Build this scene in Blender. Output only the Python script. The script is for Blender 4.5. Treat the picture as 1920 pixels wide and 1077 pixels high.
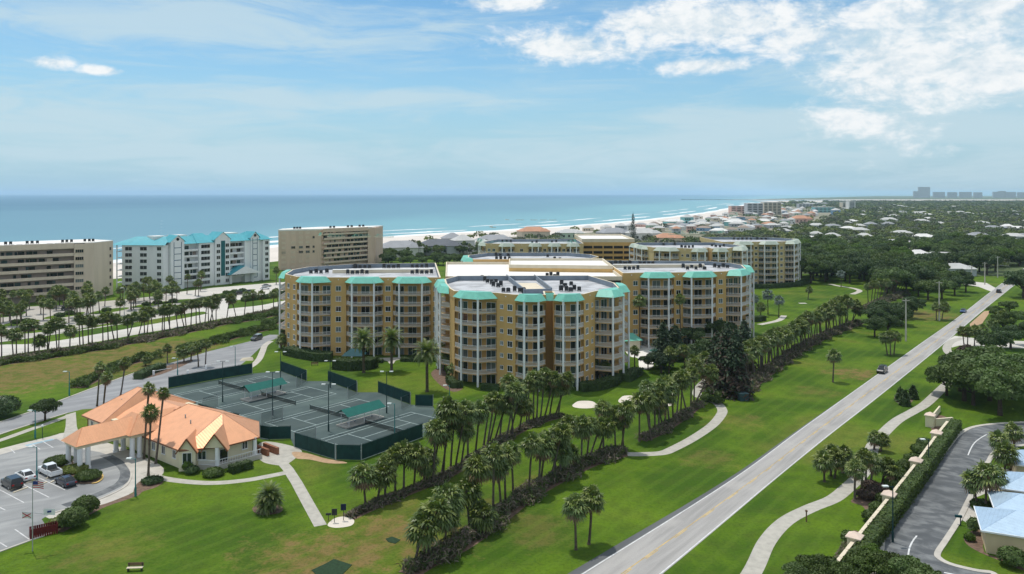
import bpy, bmesh, math, random
import numpy as np
from mathutils import Vector, Matrix

# ------------------------------------------------------------------ scene, camera, light
for o in list(bpy.data.objects):
    bpy.data.objects.remove(o)
scene = bpy.context.scene
COL = scene.collection
R = math.radians
random.seed(11)
CAM_H, FPX, CX, HY = 46.5, 1480.0, 960.0, 363.0

cam_data = bpy.data.cameras.new('camera')
cam = bpy.data.objects.new('camera', cam_data)
COL.objects.link(cam)
cam.location = (0, 0, CAM_H)
cam.rotation_euler = (R(90), 0, 0)
cam_data.sensor_width = 36
cam_data.lens = 36 * FPX / 1920
cam_data.shift_y = -(538.5 - HY) / 1920
cam_data.clip_start = 1
cam_data.clip_end = 120000
scene.camera = cam

scene.view_settings.view_transform = 'Standard'
scene.view_settings.look = 'None'
scene.view_settings.exposure = 0.0
scene.view_settings.gamma = 1
scene.render.engine = 'CYCLES'
scene.cycles.use_denoising = True
scene.cycles.max_bounces = 6
scene.cycles.transparent_max_bounces = 12
scene.cycles.volume_bounces = 1

SUN_EL, SUN_AZ = 72.0, -40.0          # azimuth measured from +Y towards +X
sun_data = bpy.data.lights.new('sun', 'SUN')
sun_data.energy = 3.0
sun_data.angle = R(0.6)
sun_data.color = (1.0, 0.95, 0.87)
sun = bpy.data.objects.new('sun', sun_data)
COL.objects.link(sun)
sdir = Vector((math.sin(R(SUN_AZ)) * math.cos(R(SUN_EL)), math.cos(R(SUN_AZ)) * math.cos(R(SUN_EL)), math.sin(R(SUN_EL))))
sun.rotation_euler = sdir.to_track_quat('Z', 'Y').to_euler()
sun.location = (0, 0, 200)


class NT:
    """tiny helper for node trees"""
    def __init__(s, tree):
        s.t = tree
        s.n = tree.nodes
        s.l = tree.links

    def node(s, kind, **kw):
        n = s.n.new(kind)
        for k, v in kw.items():
            setattr(n, k, v)
        return n

    def set(s, sock, v):
        if isinstance(v, bpy.types.NodeSocket):
            s.l.new(v, sock)
        elif v is not None:
            if isinstance(v, (tuple, list)) and len(v) == 3 and sock.type == 'RGBA':
                v = (*v, 1)
            sock.default_value = v

    def math(s, op, a, b=None, c=None, clamp=False):
        n = s.node('ShaderNodeMath', operation=op, use_clamp=clamp)
        s.set(n.inputs[0], a)
        if b is not None: s.set(n.inputs[1], b)
        if c is not None: s.set(n.inputs[2], c)
        return n.outputs[0]

    def vmath(s, op, a, b=None, out=0):
        n = s.node('ShaderNodeVectorMath', operation=op)
        s.set(n.inputs[0], a)
        if b is not None: s.set(n.inputs[1], b)
        return n.outputs[out]

    def noise(s, vec, scale, detail=4, rough=0.55, dist=0.0):
        n = s.node('ShaderNodeTexNoise')
        s.set(n.inputs['Vector'], vec)
        n.inputs['Scale'].default_value = scale
        n.inputs['Detail'].default_value = detail
        n.inputs['Roughness'].default_value = rough
        n.inputs['Distortion'].default_value = dist
        return n.outputs['Fac']

    def mapr(s, v, a, b, c=0.0, d=1.0, smooth=True):
        n = s.node('ShaderNodeMapRange')
        n.interpolation_type = 'SMOOTHSTEP' if smooth else 'LINEAR'
        s.set(n.inputs['Value'], v)
        for i, x in zip(('From Min', 'From Max', 'To Min', 'To Max'), (a, b, c, d)):
            s.set(n.inputs[i], x)
        return n.outputs[0]

    def mix(s, f, a, b, blend='MIX'):
        n = s.node('ShaderNodeMix', data_type='RGBA', blend_type=blend)
        s.set(n.inputs[0], f)
        s.set(n.inputs[6], a)
        s.set(n.inputs[7], b)
        return n.outputs[2]

    def sep(s, v):
        n = s.node('ShaderNodeSeparateXYZ')
        s.set(n.inputs[0], v)
        return n.outputs

    def comb(s, x, y, z):
        n = s.node('ShaderNodeCombineXYZ')
        for i, v in enumerate((x, y, z)): s.set(n.inputs[i], v)
        return n.outputs[0]


# ------------------------------------------------------------------ sky with clouds
world = bpy.data.worlds.new('World')
scene.world = world
world.use_nodes = True
w = NT(world.node_tree)
w.n.clear()
wout = w.node('ShaderNodeOutputWorld')
bg = w.node('ShaderNodeBackground')
bg.inputs['Strength'].default_value = 0.125
w.l.new(bg.outputs[0], wout.inputs[0])
sky = w.node('ShaderNodeTexSky')
sky.sky_type = 'NISHITA'
sky.sun_disc = False
sky.sun_elevation = R(SUN_EL)
sky.sun_rotation = R(SUN_AZ)
sky.altitude = 50
sky.air_density = 0.9
sky.dust_density = 0.5
sky.ozone_density = 2.6
wgeo = w.node('ShaderNodeTexCoord')
D = w.vmath('NORMALIZE', wgeo.outputs['Generated'])
dx, dy, dz = w.sep(D)
az = w.math('ARCTAN2', dx, dy)
el = w.math('ARCSINE', dz)
# cloud layers seen in perspective: direction projected on a level plane
zz = w.math('MAXIMUM', dz, 0.03)
plane = w.comb(w.math('DIVIDE', dx, zz), w.math('DIVIDE', dy, zz), 0.0)
angv = w.comb(az, el, 0.0)
n_big = w.noise(w.vmath('MULTIPLY', angv, (1.0, 2.4, 1.0)), 6.5, 8, 0.6, 0.25)
n_fine = w.noise(w.vmath('MULTIPLY', angv, (1.0, 1.9, 1.0)), 17.0, 10, 0.66, 0.35)
n_str = w.noise(w.vmath('MULTIPLY', angv, (1.0, 5.5, 1.0)), 6.0, 10, 0.66, 0.7)
n_tex = w.noise(w.vmath('MULTIPLY', angv, (1.0, 1.5, 1.0)), 60.0, 8, 0.6, 0.2)
cumn = w.math('ADD', w.math('ADD', w.math('MULTIPLY', n_big, 0.42), w.math('MULTIPLY', n_fine, 0.46)), w.math('MULTIPLY', n_tex, 0.12))


def ang(px, py):
    a = math.atan((px - CX) / FPX)
    return a, math.atan((HY - py) / FPX * math.cos(a))


def blob(px, py, rx, ry, soft=1.0):
    a, e = ang(px, py)
    ux = w.math('DIVIDE', w.math('SUBTRACT', az, a), rx / FPX)
    uy = w.math('DIVIDE', w.math('SUBTRACT', el, e), ry / FPX)
    r = w.math('SQRT', w.math('ADD', w.math('MULTIPLY', ux, ux), w.math('MULTIPLY', uy, uy)))
    return w.mapr(r, 1.5, 0.0)


def wmax(lst):
    o = lst[0]
    for q in lst[1:]:
        o = w.math('MAXIMUM', o, q)
    return o


cum = wmax([blob(1420, 32, 420, 78), blob(1100, 85, 260, 58), blob(1645, 170, 140, 160), blob(1850, 135, 210, 72),
            blob(1790, 15, 300, 95), blob(92, 117, 56, 16), blob(190, 131, 50, 13), blob(1630, 225, 110, 36), blob(1700, 120, 190, 110),
            blob(1340, 122, 150, 22), blob(960, 5, 150, 22), blob(1530, 60, 160, 90), blob(1210, 45, 200, 45)])
veil = wmax([blob(1500, 240, 420, 50), blob(420, 290, 520, 40), blob(330, 30, 560, 62), blob(120, 225, 420, 70), blob(1790, 180, 300, 230), blob(1250, 290, 500, 55), blob(600, 185, 500, 24)])
high = w.mapr(el, 0.3, 0.6)                        # broken cloud out of view overhead and behind, thickened to whiten the ambient light
bask = w.mapr(w.math('ABSOLUTE', az), 0.6, 0.9)
els = w.math('MAXIMUM', high, w.math('MULTIPLY', bask, w.mapr(el, 0.02, 0.1)))
cum = w.math('MAXIMUM', cum, w.math('MULTIPLY', els, 0.78))
m_c = w.mapr(w.math('ADD', w.math('MULTIPLY', w.math('SUBTRACT', cumn, 0.5), 2.7), w.math('MULTIPLY', cum, 0.82)), 0.34, 0.84)
m_v = w.math('MULTIPLY', w.mapr(w.math('ADD', n_str, w.math('MULTIPLY', veil, 0.34)), 0.48, 0.86), 0.78)
m_v = w.math('MAXIMUM', m_v, w.math('MULTIPLY', w.mapr(w.noise(w.vmath('MULTIPLY', angv, (1.0, 12.0, 1.0)), 5.0, 7, 0.6, 0.3), 0.46, 0.76), 0.46))
shade = w.mapr(w.math('ADD', w.math('MULTIPLY', n_fine, 0.65), w.math('MULTIPLY', n_tex, 0.35)), 0.36, 0.60)
ccol = w.mix(shade, (5.2, 6.1, 6.7), (7.5, 7.7, 7.8))
haze_h = w.math('MULTIPLY', w.mapr(el, 0.22, -0.02), 0.95)
skyc = w.mix(1.0, sky.outputs[0], (0.76, 1.04, 1.06), 'MULTIPLY')
base = w.mix(haze_h, skyc, (3.15, 4.75, 5.75))
c1 = w.mix(m_v, base, (4.6, 5.85, 6.45))
c2 = w.mix(m_c, c1, ccol)
w.l.new(c2, bg.inputs['Color'])


# ------------------------------------------------------------------ helpers
def S(r, g, b):
    f = lambda c: (c / 255 / 12.92) if c / 255 <= 0.04045 else ((c / 255 + 0.055) / 1.055) ** 2.4
    return (f(r), f(g), f(b))


def at(px, py, z=0.0):
    d = (CAM_H - z) * FPX / (py - HY)
    return Vector(((px - CX) * d / FPX, d, z))


def ats(lst, z=0.0):
    return [at(x, y, z) for x, y in lst]


def smooth(pts, n=6, closed=False):
    P = [Vector(p) for p in pts]
    out = []
    m = len(P)
    rng = range(m if closed else m - 1)
    for i in rng:
        p0 = P[(i - 1) % m] if closed or i > 0 else P[i]
        p1 = P[i]
        p2 = P[(i + 1) % m]
        p3 = P[(i + 2) % m] if closed or i + 2 < m else P[(i + 1) % m]
        for k in range(n):
            t = k / n
            out.append(0.5 * ((2 * p1) + (p2 - p0) * t + (2 * p0 - 5 * p1 + 4 * p2 - p3) * t * t + (3 * p1 - p0 - 3 * p2 + p3) * t ** 3))
    if not closed:
        out.append(P[-1])
    return out


def tag(o, label=None, cat=None, group=None, kind=None):
    if label: o['label'] = label
    if cat: o['category'] = cat
    if group: o['group'] = group
    if kind: o['kind'] = kind
    return o


def empty(name, loc=(0, 0, 0), rz=0.0, label=None, cat=None, group=None):
    o = bpy.data.objects.new(name, None)
    COL.objects.link(o)
    o.location = loc
    o.rotation_euler = (0, 0, rz)
    o.empty_display_size = 0.2
    return tag(o, label, cat, group)


def inst(name, me, parent=None, loc=(0, 0, 0), rz=0.0, scale=None, rot=None):
    o = bpy.data.objects.new(name, me)
    COL.objects.link(o)
    if parent is not None: o.parent = parent
    o.location = loc
    o.rotation_euler = rot if rot else (0, 0, rz)
    if scale is not None: o.scale = scale if isinstance(scale, (tuple, list)) else (scale,) * 3
    return o


class MB:
    """collects faces for one mesh"""
    def __init__(s):
        s.v, s.f, s.m = [], [], []

    def add(s, vs, fs, mi=0):
        b = len(s.v)
        s.v += [tuple(x) for x in vs]
        for f in fs:
            s.f.append(tuple(i + b for i in f))
            s.m.append(mi)

    def box(s, c, size, rz=0.0, mi=0):
        hx, hy, hz = size[0] / 2, size[1] / 2, size[2] / 2
        ca, sa = math.cos(rz), math.sin(rz)
        vs = []
        for x, y, z in ((-hx, -hy, -hz), (hx, -hy, -hz), (hx, hy, -hz), (-hx, hy, -hz), (-hx, -hy, hz), (hx, -hy, hz), (hx, hy, hz), (-hx, hy, hz)):
            vs.append((c[0] + x * ca - y * sa, c[1] + x * sa + y * ca, c[2] + z))
        s.add(vs, [(0, 3, 2, 1), (4, 5, 6, 7), (0, 1, 5, 4), (1, 2, 6, 5), (2, 3, 7, 6), (3, 0, 4, 7)], mi)

    def bar(s, p, q, wd, z0, z1, mi=0):
        """upright wall slab from p to q"""
        p, q = Vector(p), Vector(q)
        d = Vector((q.x - p.x, q.y - p.y))
        c = (p + q) / 2
        s.box((c.x, c.y, (z0 + z1) / 2), (d.length, wd, z1 - z0), math.atan2(d.y, d.x), mi)

    def prism(s, poly, z0, z1, mi=0, top=None, bottom=True):
        n = len(poly)
        poly = list(poly)
        if sum(poly[i][0] * poly[(i + 1) % n][1] - poly[(i + 1) % n][0] * poly[i][1] for i in range(n)) < 0: poly.reverse()
        vs = [(p[0], p[1], z0) for p in poly] + [(p[0], p[1], z1) for p in poly]
        s.add(vs, [(i, (i + 1) % n, n + (i + 1) % n, n + i) for i in range(n)], mi)
        s.add(vs[n:], [tuple(range(n))], mi if top is None else top)
        if bottom: s.add(vs[:n], [tuple(reversed(range(n)))], mi)

    def tube(s, p, q, r0, r1=None, n=8, mi=0, cap=True):
        p, q = Vector(p), Vector(q)
        r1 = r0 if r1 is None else r1
        d = (q - p).normalized()
        a = d.orthogonal().normalized()
        b = d.cross(a)
        vs = [p + (a * math.cos(2 * math.pi * i / n) + b * math.sin(2 * math.pi * i / n)) * r0 for i in range(n)]
        vs += [q + (a * math.cos(2 * math.pi * i / n) + b * math.sin(2 * math.pi * i / n)) * r1 for i in range(n)]
        fs = [(i, (i + 1) % n, n + (i + 1) % n, n + i) for i in range(n)]
        if cap: fs += [tuple(range(n, 2 * n)), tuple(reversed(range(n)))]
        s.add(vs, fs, mi)

    def mesh(s, name, mats, org=(0, 0, 0), smooth=False):
        me = bpy.data.meshes.new(name)
        ox, oy, oz = org
        me.from_pydata([(x - ox, y - oy, z - oz) for x, y, z in s.v], [], s.f)
        for mm in (mats if isinstance(mats, (list, tuple)) else [mats]):
            me.materials.append(mm)
        me.polygons.foreach_set('material_index', s.m)
        if smooth: me.polygons.foreach_set('use_smooth', [True] * len(me.polygons))
        me.update()
        return me

    def build(s, name, mats, parent=None, smooth=False, org=None):
        """mesh given in world coordinates; becomes a child at the parent's origin (parents are unrotated)"""
        if org is None:
            org = tuple(parent.location) if parent is not None else (0, 0, 0)
        me = s.mesh(name, mats, org, smooth)
        return inst(name, me, parent, (0, 0, 0) if parent is not None else org)


def offset_poly(poly, d):
    """mitred outward offset of a counterclockwise polygon"""
    n = len(poly)
    out = []
    for i in range(n):
        a, b, c = Vector(poly[i - 1][:2]), Vector(poly[i][:2]), Vector(poly[(i + 1) % n][:2])
        e1, e2 = (b - a).normalized(), (c - b).normalized()
        n1, n2 = Vector((e1.y, -e1.x)), Vector((e2.y, -e2.x))
        k = n1 + n2
        L = max(0.35, 1 + n1.dot(n2))
        out.append(b + k * (d / L))
    return out


# ------------------------------------------------------------------ materials
def mat(name, col, rough=0.65, var=0.18, scale=0.6, bump=0.0, bscale=20.0, metallic=0.0, spec=0.3, col2=None, fac=(0.35, 0.7), rnd=0.0, transl=0.0, streak=False):
    m = bpy.data.materials.new(name)
    m.use_nodes = True
    t = NT(m.node_tree)
    p = t.n['Principled BSDF']
    g = t.node('ShaderNodeNewGeometry')
    pos = g.outputs['Position']
    c2 = col2 if col2 else tuple(c * (1 - var) for c in col)
    vec = t.vmath('MULTIPLY', pos, (1, 1, 0.15)) if streak else pos
    n = t.noise(vec, scale, 6, 0.6)
    c = t.mix(t.mapr(n, fac[0], fac[1]), col, c2)
    if rnd:
        oi = t.node('ShaderNodeObjectInfo')
        k = t.mapr(oi.outputs['Random'], 0, 1, 1 - rnd, 1 + rnd, False)
        c = t.mix(1.0, c, t.comb(k, k, t.math('MULTIPLY', k, k)), 'MULTIPLY')
    t.set(p.inputs['Base Color'], c)
    p.inputs['Roughness'].default_value = rough
    p.inputs['Metallic'].default_value = metallic
    p.inputs['Specular IOR Level'].default_value = spec
    if bump:
        b = t.node('ShaderNodeBump')
        b.inputs['Strength'].default_value = bump
        b.inputs['Distance'].default_value = 0.1
        t.l.new(t.noise(pos, bscale, 5), b.inputs['Height'])
        t.l.new(b.outputs[0], p.inputs['Normal'])
    if transl:
        tr = t.node('ShaderNodeBsdfTranslucent')
        t.set(tr.inputs[0], t.mix(1.0, c, (1.3, 1.5, 0.6), 'MULTIPLY'))
        mx = t.node('ShaderNodeMixShader')
        mx.inputs[0].default_value = transl
        t.l.new(p.outputs[0], mx.inputs[1])
        t.l.new(tr.outputs[0], mx.inputs[2])
        t.l.new(mx.outputs[0], t.n['Material Output'].inputs[0])
    return m


M = {}
M['ochre'] = mat('ochre_stucco', (0.60, 0.385, 0.150), 0.85, 0.10, 0.5, streak=True)
M['ochre2'] = mat('sand_yellow_stucco', (0.60, 0.46, 0.24), 0.85, 0.10, 0.5, streak=True)
M['white'] = mat('white_paint', (0.80, 0.81, 0.82), 0.55, 0.06, 1.0)
M['rail'] = mat('white_rail', (0.80, 0.79, 0.78), 0.5, 0.06, 1.0)
M['slab'] = mat('cream_slab', (0.60, 0.42, 0.24), 0.8, 0.12, 0.8)
M['aqua'] = mat('aqua_metal_roof', (0.17, 0.53, 0.42), 0.42, 0.14, 0.7, spec=0.5)
M['sage'] = mat('sage_metal_roof', (0.44, 0.50, 0.42), 0.5, 0.14, 0.7, spec=0.4)
M['deck'] = mat('roof_membrane', (0.50, 0.51, 0.53), 0.8, 0.32, 0.25, fac=(0.4, 0.62))
M['greypar'] = mat('grey_parapet', (0.21, 0.25, 0.30), 0.8, 0.2, 0.4)
M['creampar'] = mat('cream_coping', (0.68, 0.60, 0.46), 0.8, 0.1, 0.4)
M['whiteroof'] = mat('white_roof', (0.80, 0.78, 0.74), 0.7, 0.10, 0.12)
M['acdark'] = mat('condenser_grey', (0.035, 0.037, 0.04), 0.6, 0.3, 2)
M['acfan'] = mat('condenser_fan', (0.10, 0.10, 0.105), 0.5, 0.3, 2)
M['dark'] = mat('opening_shade', (0.018, 0.017, 0.016), 0.7, 0.3, 1)  # near-black colour standing in for shade inside the garage slots
for i, c in enumerate([(0.022, 0.034, 0.036), (0.05, 0.085, 0.088), (0.16, 0.19, 0.19), (0.012, 0.015, 0.017)]):
    M['glass%d' % i] = mat('window_glass_%s' % 'abcd'[i], c, 0.06, 0.25, 0.8, spec=0.6)
GL = [M['glass%d' % i] for i in range(4)]
M['beige'] = mat('beige_stucco', (0.66, 0.55, 0.43), 0.85, 0.10, 0.4, streak=True)
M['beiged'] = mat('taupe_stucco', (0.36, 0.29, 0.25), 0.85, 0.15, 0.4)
M['pink'] = mat('pinkish_stucco', (0.70, 0.52, 0.40), 0.85, 0.12, 0.4, streak=True)
M['pinklt'] = mat('sand_panel', (0.70, 0.56, 0.44), 0.85, 0.10, 0.4)
M['lwhite'] = mat('white_stucco', (0.74, 0.76, 0.76), 0.8, 0.08, 0.3, streak=True)
M['blueroof'] = mat('turquoise_roof', (0.055, 0.36, 0.43), 0.4, 0.14, 0.4, spec=0.5)
M['teal'] = mat('teal_panel', (0.012, 0.12, 0.13), 0.4, 0.2, 0.5)
M['concrete'] = mat('concrete', (0.50, 0.47, 0.42), 0.85, 0.16, 0.5, bump=0.15, bscale=6)
M['path'] = mat('path_concrete', (0.44, 0.42, 0.37), 0.85, 0.2, 0.9, bump=0.1, bscale=8)
M['sand'] = mat('sand', (0.66, 0.60, 0.52), 0.9, 0.10, 0.3, bump=0.2, bscale=3)
M['beach'] = mat('beach_sand', (0.66, 0.60, 0.54), 0.9, 0.12, 0.02)
M['dirt'] = mat('mulch_dirt', (0.19, 0.125, 0.09), 0.95, 0.45, 1.6, bump=0.5, bscale=5)
M['tan_dirt'] = mat('tan_dirt', (0.46, 0.31, 0.19), 0.95, 0.25, 1.2, bump=0.3, bscale=5)
M['yellow'] = mat('yellow_paint', (0.62, 0.43, 0.14), 0.7, 0.35, 0.5, fac=(0.4, 0.6))
M['linew'] = mat('white_line', (0.66, 0.67, 0.67), 0.7, 0.25, 1.5)
M['linepark'] = mat('parking_line', (0.62, 0.62, 0.62), 0.7, 0.3, 1.5)
M['linecourt'] = mat('court_line', (0.36, 0.45, 0.44), 0.7, 0.25, 1.0)
M['steel'] = mat('galvanised_steel', (0.42, 0.44, 0.45), 0.45, 0.15, 2, metallic=0.3)
M['screen'] = mat('windscreen_fabric', (0.012, 0.052, 0.050), 0.9, 0.3, 0.8)
M['polegreen'] = mat('pole_dark_green', (0.010, 0.045, 0.05), 0.5, 0.3, 1)
M['poleteal'] = mat('pole_teal', (0.03, 0.20, 0.21), 0.5, 0.2, 1)
M['lamp'] = mat('lamp_lens', (0.70, 0.74, 0.72), 0.3, 0.08, 2)
M['canvas'] = mat('green_canvas', (0.006, 0.115, 0.095), 0.75, 0.15, 1)
M['canvasd'] = mat('dark_teal_canvas', (0.006, 0.06, 0.075), 0.75, 0.15, 1)
M['trunk'] = mat('palm_trunk', (0.13, 0.105, 0.085), 0.95, 0.45, 3.0, bump=0.6, bscale=7, rnd=0.25)
M['bark'] = mat('bark', (0.075, 0.055, 0.042), 0.95, 0.4, 2.5, bump=0.6, bscale=6)
M['pa'] = mat('frond_green', (0.115, 0.165, 0.048), 0.42, 0.35, 1.2, rnd=0.22, transl=0.22)
M['pb'] = mat('frond_olive', (0.22, 0.26, 0.075), 0.42, 0.3, 1.2, rnd=0.22, transl=0.22)
M['pc'] = mat('frond_dry', (0.22, 0.155, 0.085), 0.8, 0.35, 1.2, rnd=0.2, transl=0.1)
M['pd'] = mat('frond_silver', (0.17, 0.22, 0.19), 0.5, 0.3, 1.2, rnd=0.1, transl=0.1)
M['la'] = mat('leaf_green', (0.098, 0.150, 0.038), 0.6, 0.45, 0.35, rnd=0.28, transl=0.2)
M['lb'] = mat('leaf_dark', (0.064, 0.106, 0.034), 0.6, 0.4, 0.5, rnd=0.2, transl=0.15)
M['lc'] = mat('leaf_bright', (0.10, 0.17, 0.025), 0.6, 0.35, 0.5, rnd=0.15, transl=0.25)
M['ld'] = mat('leaf_conifer', (0.050, 0.082, 0.040), 0.7, 0.4, 0.6, transl=0.08)
M['lred'] = mat('leaf_bronze', (0.072, 0.048, 0.036), 0.7, 0.4, 0.6, transl=0.08)
M['scrub'] = mat('scrub_grey_brown', (0.21, 0.165, 0.140), 0.85, 0.5, 0.5, col2=(0.14, 0.125, 0.085), transl=0.08)
M['scrubg'] = mat('scrub_green', (0.095, 0.145, 0.042), 0.8, 0.5, 0.4, transl=0.15)
M['far_b'] = mat('far_foliage_yellow', (0.16, 0.195, 0.055), 0.8, 0.4, 0.02, transl=0.1)
M['far_c'] = mat('far_foliage_grey', (0.115, 0.13, 0.085), 0.8, 0.4, 0.02, transl=0.1)
M['far_leaf'] = mat('far_foliage', (0.068, 0.105, 0.040), 0.8, 0.5, 0.02, col2=(0.11, 0.145, 0.048), transl=0.1)
M['brick'] = mat('brick_red', (0.30, 0.13, 0.075), 0.9, 0.3, 2)
M['redwood'] = mat('red_wood', (0.13, 0.012, 0.014), 0.7, 0.3, 2)
M['brown'] = mat('brown_wood', (0.17, 0.10, 0.06), 0.8, 0.3, 3)
M['cream'] = mat('cream_wall', (0.70, 0.64, 0.46), 0.85, 0.08, 0.6, streak=True)
M['creamh'] = mat('cream_house_wall', (0.66, 0.54, 0.35), 0.85, 0.08, 0.6, streak=True)
M['tyre'] = mat('tyre_rubber', (0.012, 0.012, 0.012), 0.85, 0.2, 4)
M['rim'] = mat('alloy_rim', (0.45, 0.46, 0.47), 0.3, 0.1, 4, metallic=0.7)
M['taillight'] = mat('tail_light', (0.35, 0.01, 0.01), 0.2, 0.1, 4)
M['headlight'] = mat('head_light', (0.75, 0.76, 0.76), 0.15, 0.05, 4)
M['navy'] = mat('navy_sign', (0.006, 0.014, 0.05), 0.5, 0.2, 3)
M['rock'] = mat('jetty_rock', (0.10, 0.10, 0.10), 0.9, 0.4, 0.05)
M['foam'] = mat('sea_foam', (0.82, 0.84, 0.84), 0.9, 0.2, 0.03)
M['flagw'] = mat('flag_white', (0.78, 0.78, 0.78), 0.8, 0.05, 3)
M['flagr'] = mat('flag_red', (0.50, 0.03, 0.05), 0.8, 0.05, 3)
M['flagb'] = mat('flag_blue', (0.03, 0.05, 0.20), 0.8, 0.05, 3)
M['bronze'] = mat('bronze_trim', (0.20, 0.08, 0.04), 0.5, 0.2, 2)


def seam_roof(name, col, axis_deg, period=0.45, rough=0.35, metallic=0.0, var=0.12):
    """standing-seam metal: narrow ribs across one direction"""
    m = mat(name, col, rough, var, 0.8, metallic=metallic, spec=0.5)
    t = NT(m.node_tree)
    p = t.n['Principled BSDF']
    g = t.node('ShaderNodeNewGeometry')
    a = R(axis_deg)
    s = t.vmath('DOT_PRODUCT', g.outputs['Position'], (math.cos(a), math.sin(a), 0), out=1)
    f = t.math('FRACT', t.math('DIVIDE', s, period))
    h = t.mapr(t.math('ABSOLUTE', t.math('SUBTRACT', f, 0.5)), 0.38, 0.47)
    b = t.node('ShaderNodeBump')
    b.inputs['Strength'].default_value = 0.5
    b.inputs['Distance'].default_value = 0.05
    t.l.new(h, b.inputs['Height'])
    t.l.new(b.outputs[0], p.inputs['Normal'])
    return m


UANG = math.degrees(math.atan2(0.784, 0.622))
M['copper_u'] = seam_roof('copper_roof_u', (0.70, 0.35, 0.19), UANG, 0.45, 0.5, 0.3, 0.10)
M['copper_v'] = seam_roof('copper_roof_v', (0.70, 0.35, 0.19), UANG - 90, 0.45, 0.5, 0.3, 0.10)
M['paleblue'] = seam_roof('blue_metal_roof', (0.46, 0.60, 0.74), UANG, 0.5, 0.42, 0.4)
M['midblue'] = seam_roof('blue_metal_roof_side', (0.46, 0.60, 0.74), UANG - 90, 0.5, 0.42, 0.4)


def car_paint(name, col):
    m = mat(name, col, 0.3, 0.05, 1, spec=0.5)
    m.node_tree.nodes['Principled BSDF'].inputs['Coat Weight'].default_value = 0.6
    return m


PAINT = {k: car_paint('paint_' + k, c) for k, c in dict(white=(0.78, 0.79, 0.80), black=(0.012, 0.012, 0.013), navy=(0.018, 0.026, 0.05), silver=(0.35, 0.37, 0.38), blue=(0.03, 0.08, 0.22), grey=(0.09, 0.10, 0.11)).items()}


# ------------------------------------------------------------------ ground, sea, roads
def asphalt(name, c1, c2, scale, c3=None, ang_deg=0.0, stretch=0.2):
    """asphalt with worn bands running along one direction"""
    m = mat(name, c1, 0.85)
    t = NT(m.node_tree)
    p = t.n['Principled BSDF']
    g = t.node('ShaderNodeNewGeometry')
    mp = t.node('ShaderNodeMapping')
    mp.inputs['Rotation'].default_value = (0, 0, -R(ang_deg))
    t.l.new(g.outputs['Position'], mp.inputs['Vector'])
    v = t.vmath('MULTIPLY', mp.outputs[0], (stretch, 1, 1))
    n1 = t.noise(v, scale, 5, 0.6, 0.5)
    n2 = t.noise(g.outputs['Position'], 3.0, 4)
    n3 = t.noise(g.outputs['Position'], 0.10, 3)
    c = t.mix(t.mapr(n1, 0.38, 0.66), c1, c2)
    if c3: c = t.mix(t.math('MULTIPLY', t.mapr(n3, 0.5, 0.72), 0.7), c, c3)
    c = t.mix(t.math('MULTIPLY', n2, 0.25), c, tuple(x * 0.6 for x in c2))
    t.set(p.inputs['Base Color'], c)
    return m


M['road'] = asphalt('road_asphalt', (0.40, 0.385, 0.37), (0.29, 0.282, 0.272), 0.5, (0.45, 0.43, 0.405), 52, 0.06)
M['shoulder'] = asphalt('shoulder_asphalt', (0.13, 0.135, 0.14), (0.10, 0.105, 0.11), 0.5, None, 52, 0.1)
M['street'] = asphalt('street_sealcoat', (0.085, 0.092, 0.10), (0.20, 0.21, 0.215), 0.55, (0.062, 0.068, 0.075), -35, 0.55)
M['lot'] = asphalt('parking_asphalt', (0.24, 0.245, 0.248), (0.34, 0.345, 0.342), 0.25, (0.17, 0.175, 0.18), 38, 0.3)
M['drive'] = asphalt('driveway_asphalt', (0.24, 0.245, 0.255), (0.32, 0.325, 0.335), 0.3, (0.185, 0.19, 0.20), 45, 0.15)
M['palecon'] = asphalt('pale_concrete_street', (0.60, 0.57, 0.52), (0.52, 0.50, 0.46), 0.3, (0.64, 0.61, 0.57), 15, 0.1)
M['carpark'] = asphalt('car_park_concrete', (0.47, 0.44, 0.39), (0.38, 0.36, 0.33), 0.3, (0.52, 0.48, 0.43), 15, 0.3)
M['court'] = asphalt('clay_court', (0.050, 0.078, 0.078), (0.080, 0.112, 0.108), 0.16, (0.105, 0.15, 0.135), 51, 0.5)
M['courtin'] = asphalt('clay_court_play', (0.043, 0.066, 0.068), (0.060, 0.086, 0.084), 0.16, (0.075, 0.10, 0.095), 51, 0.5)


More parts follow.
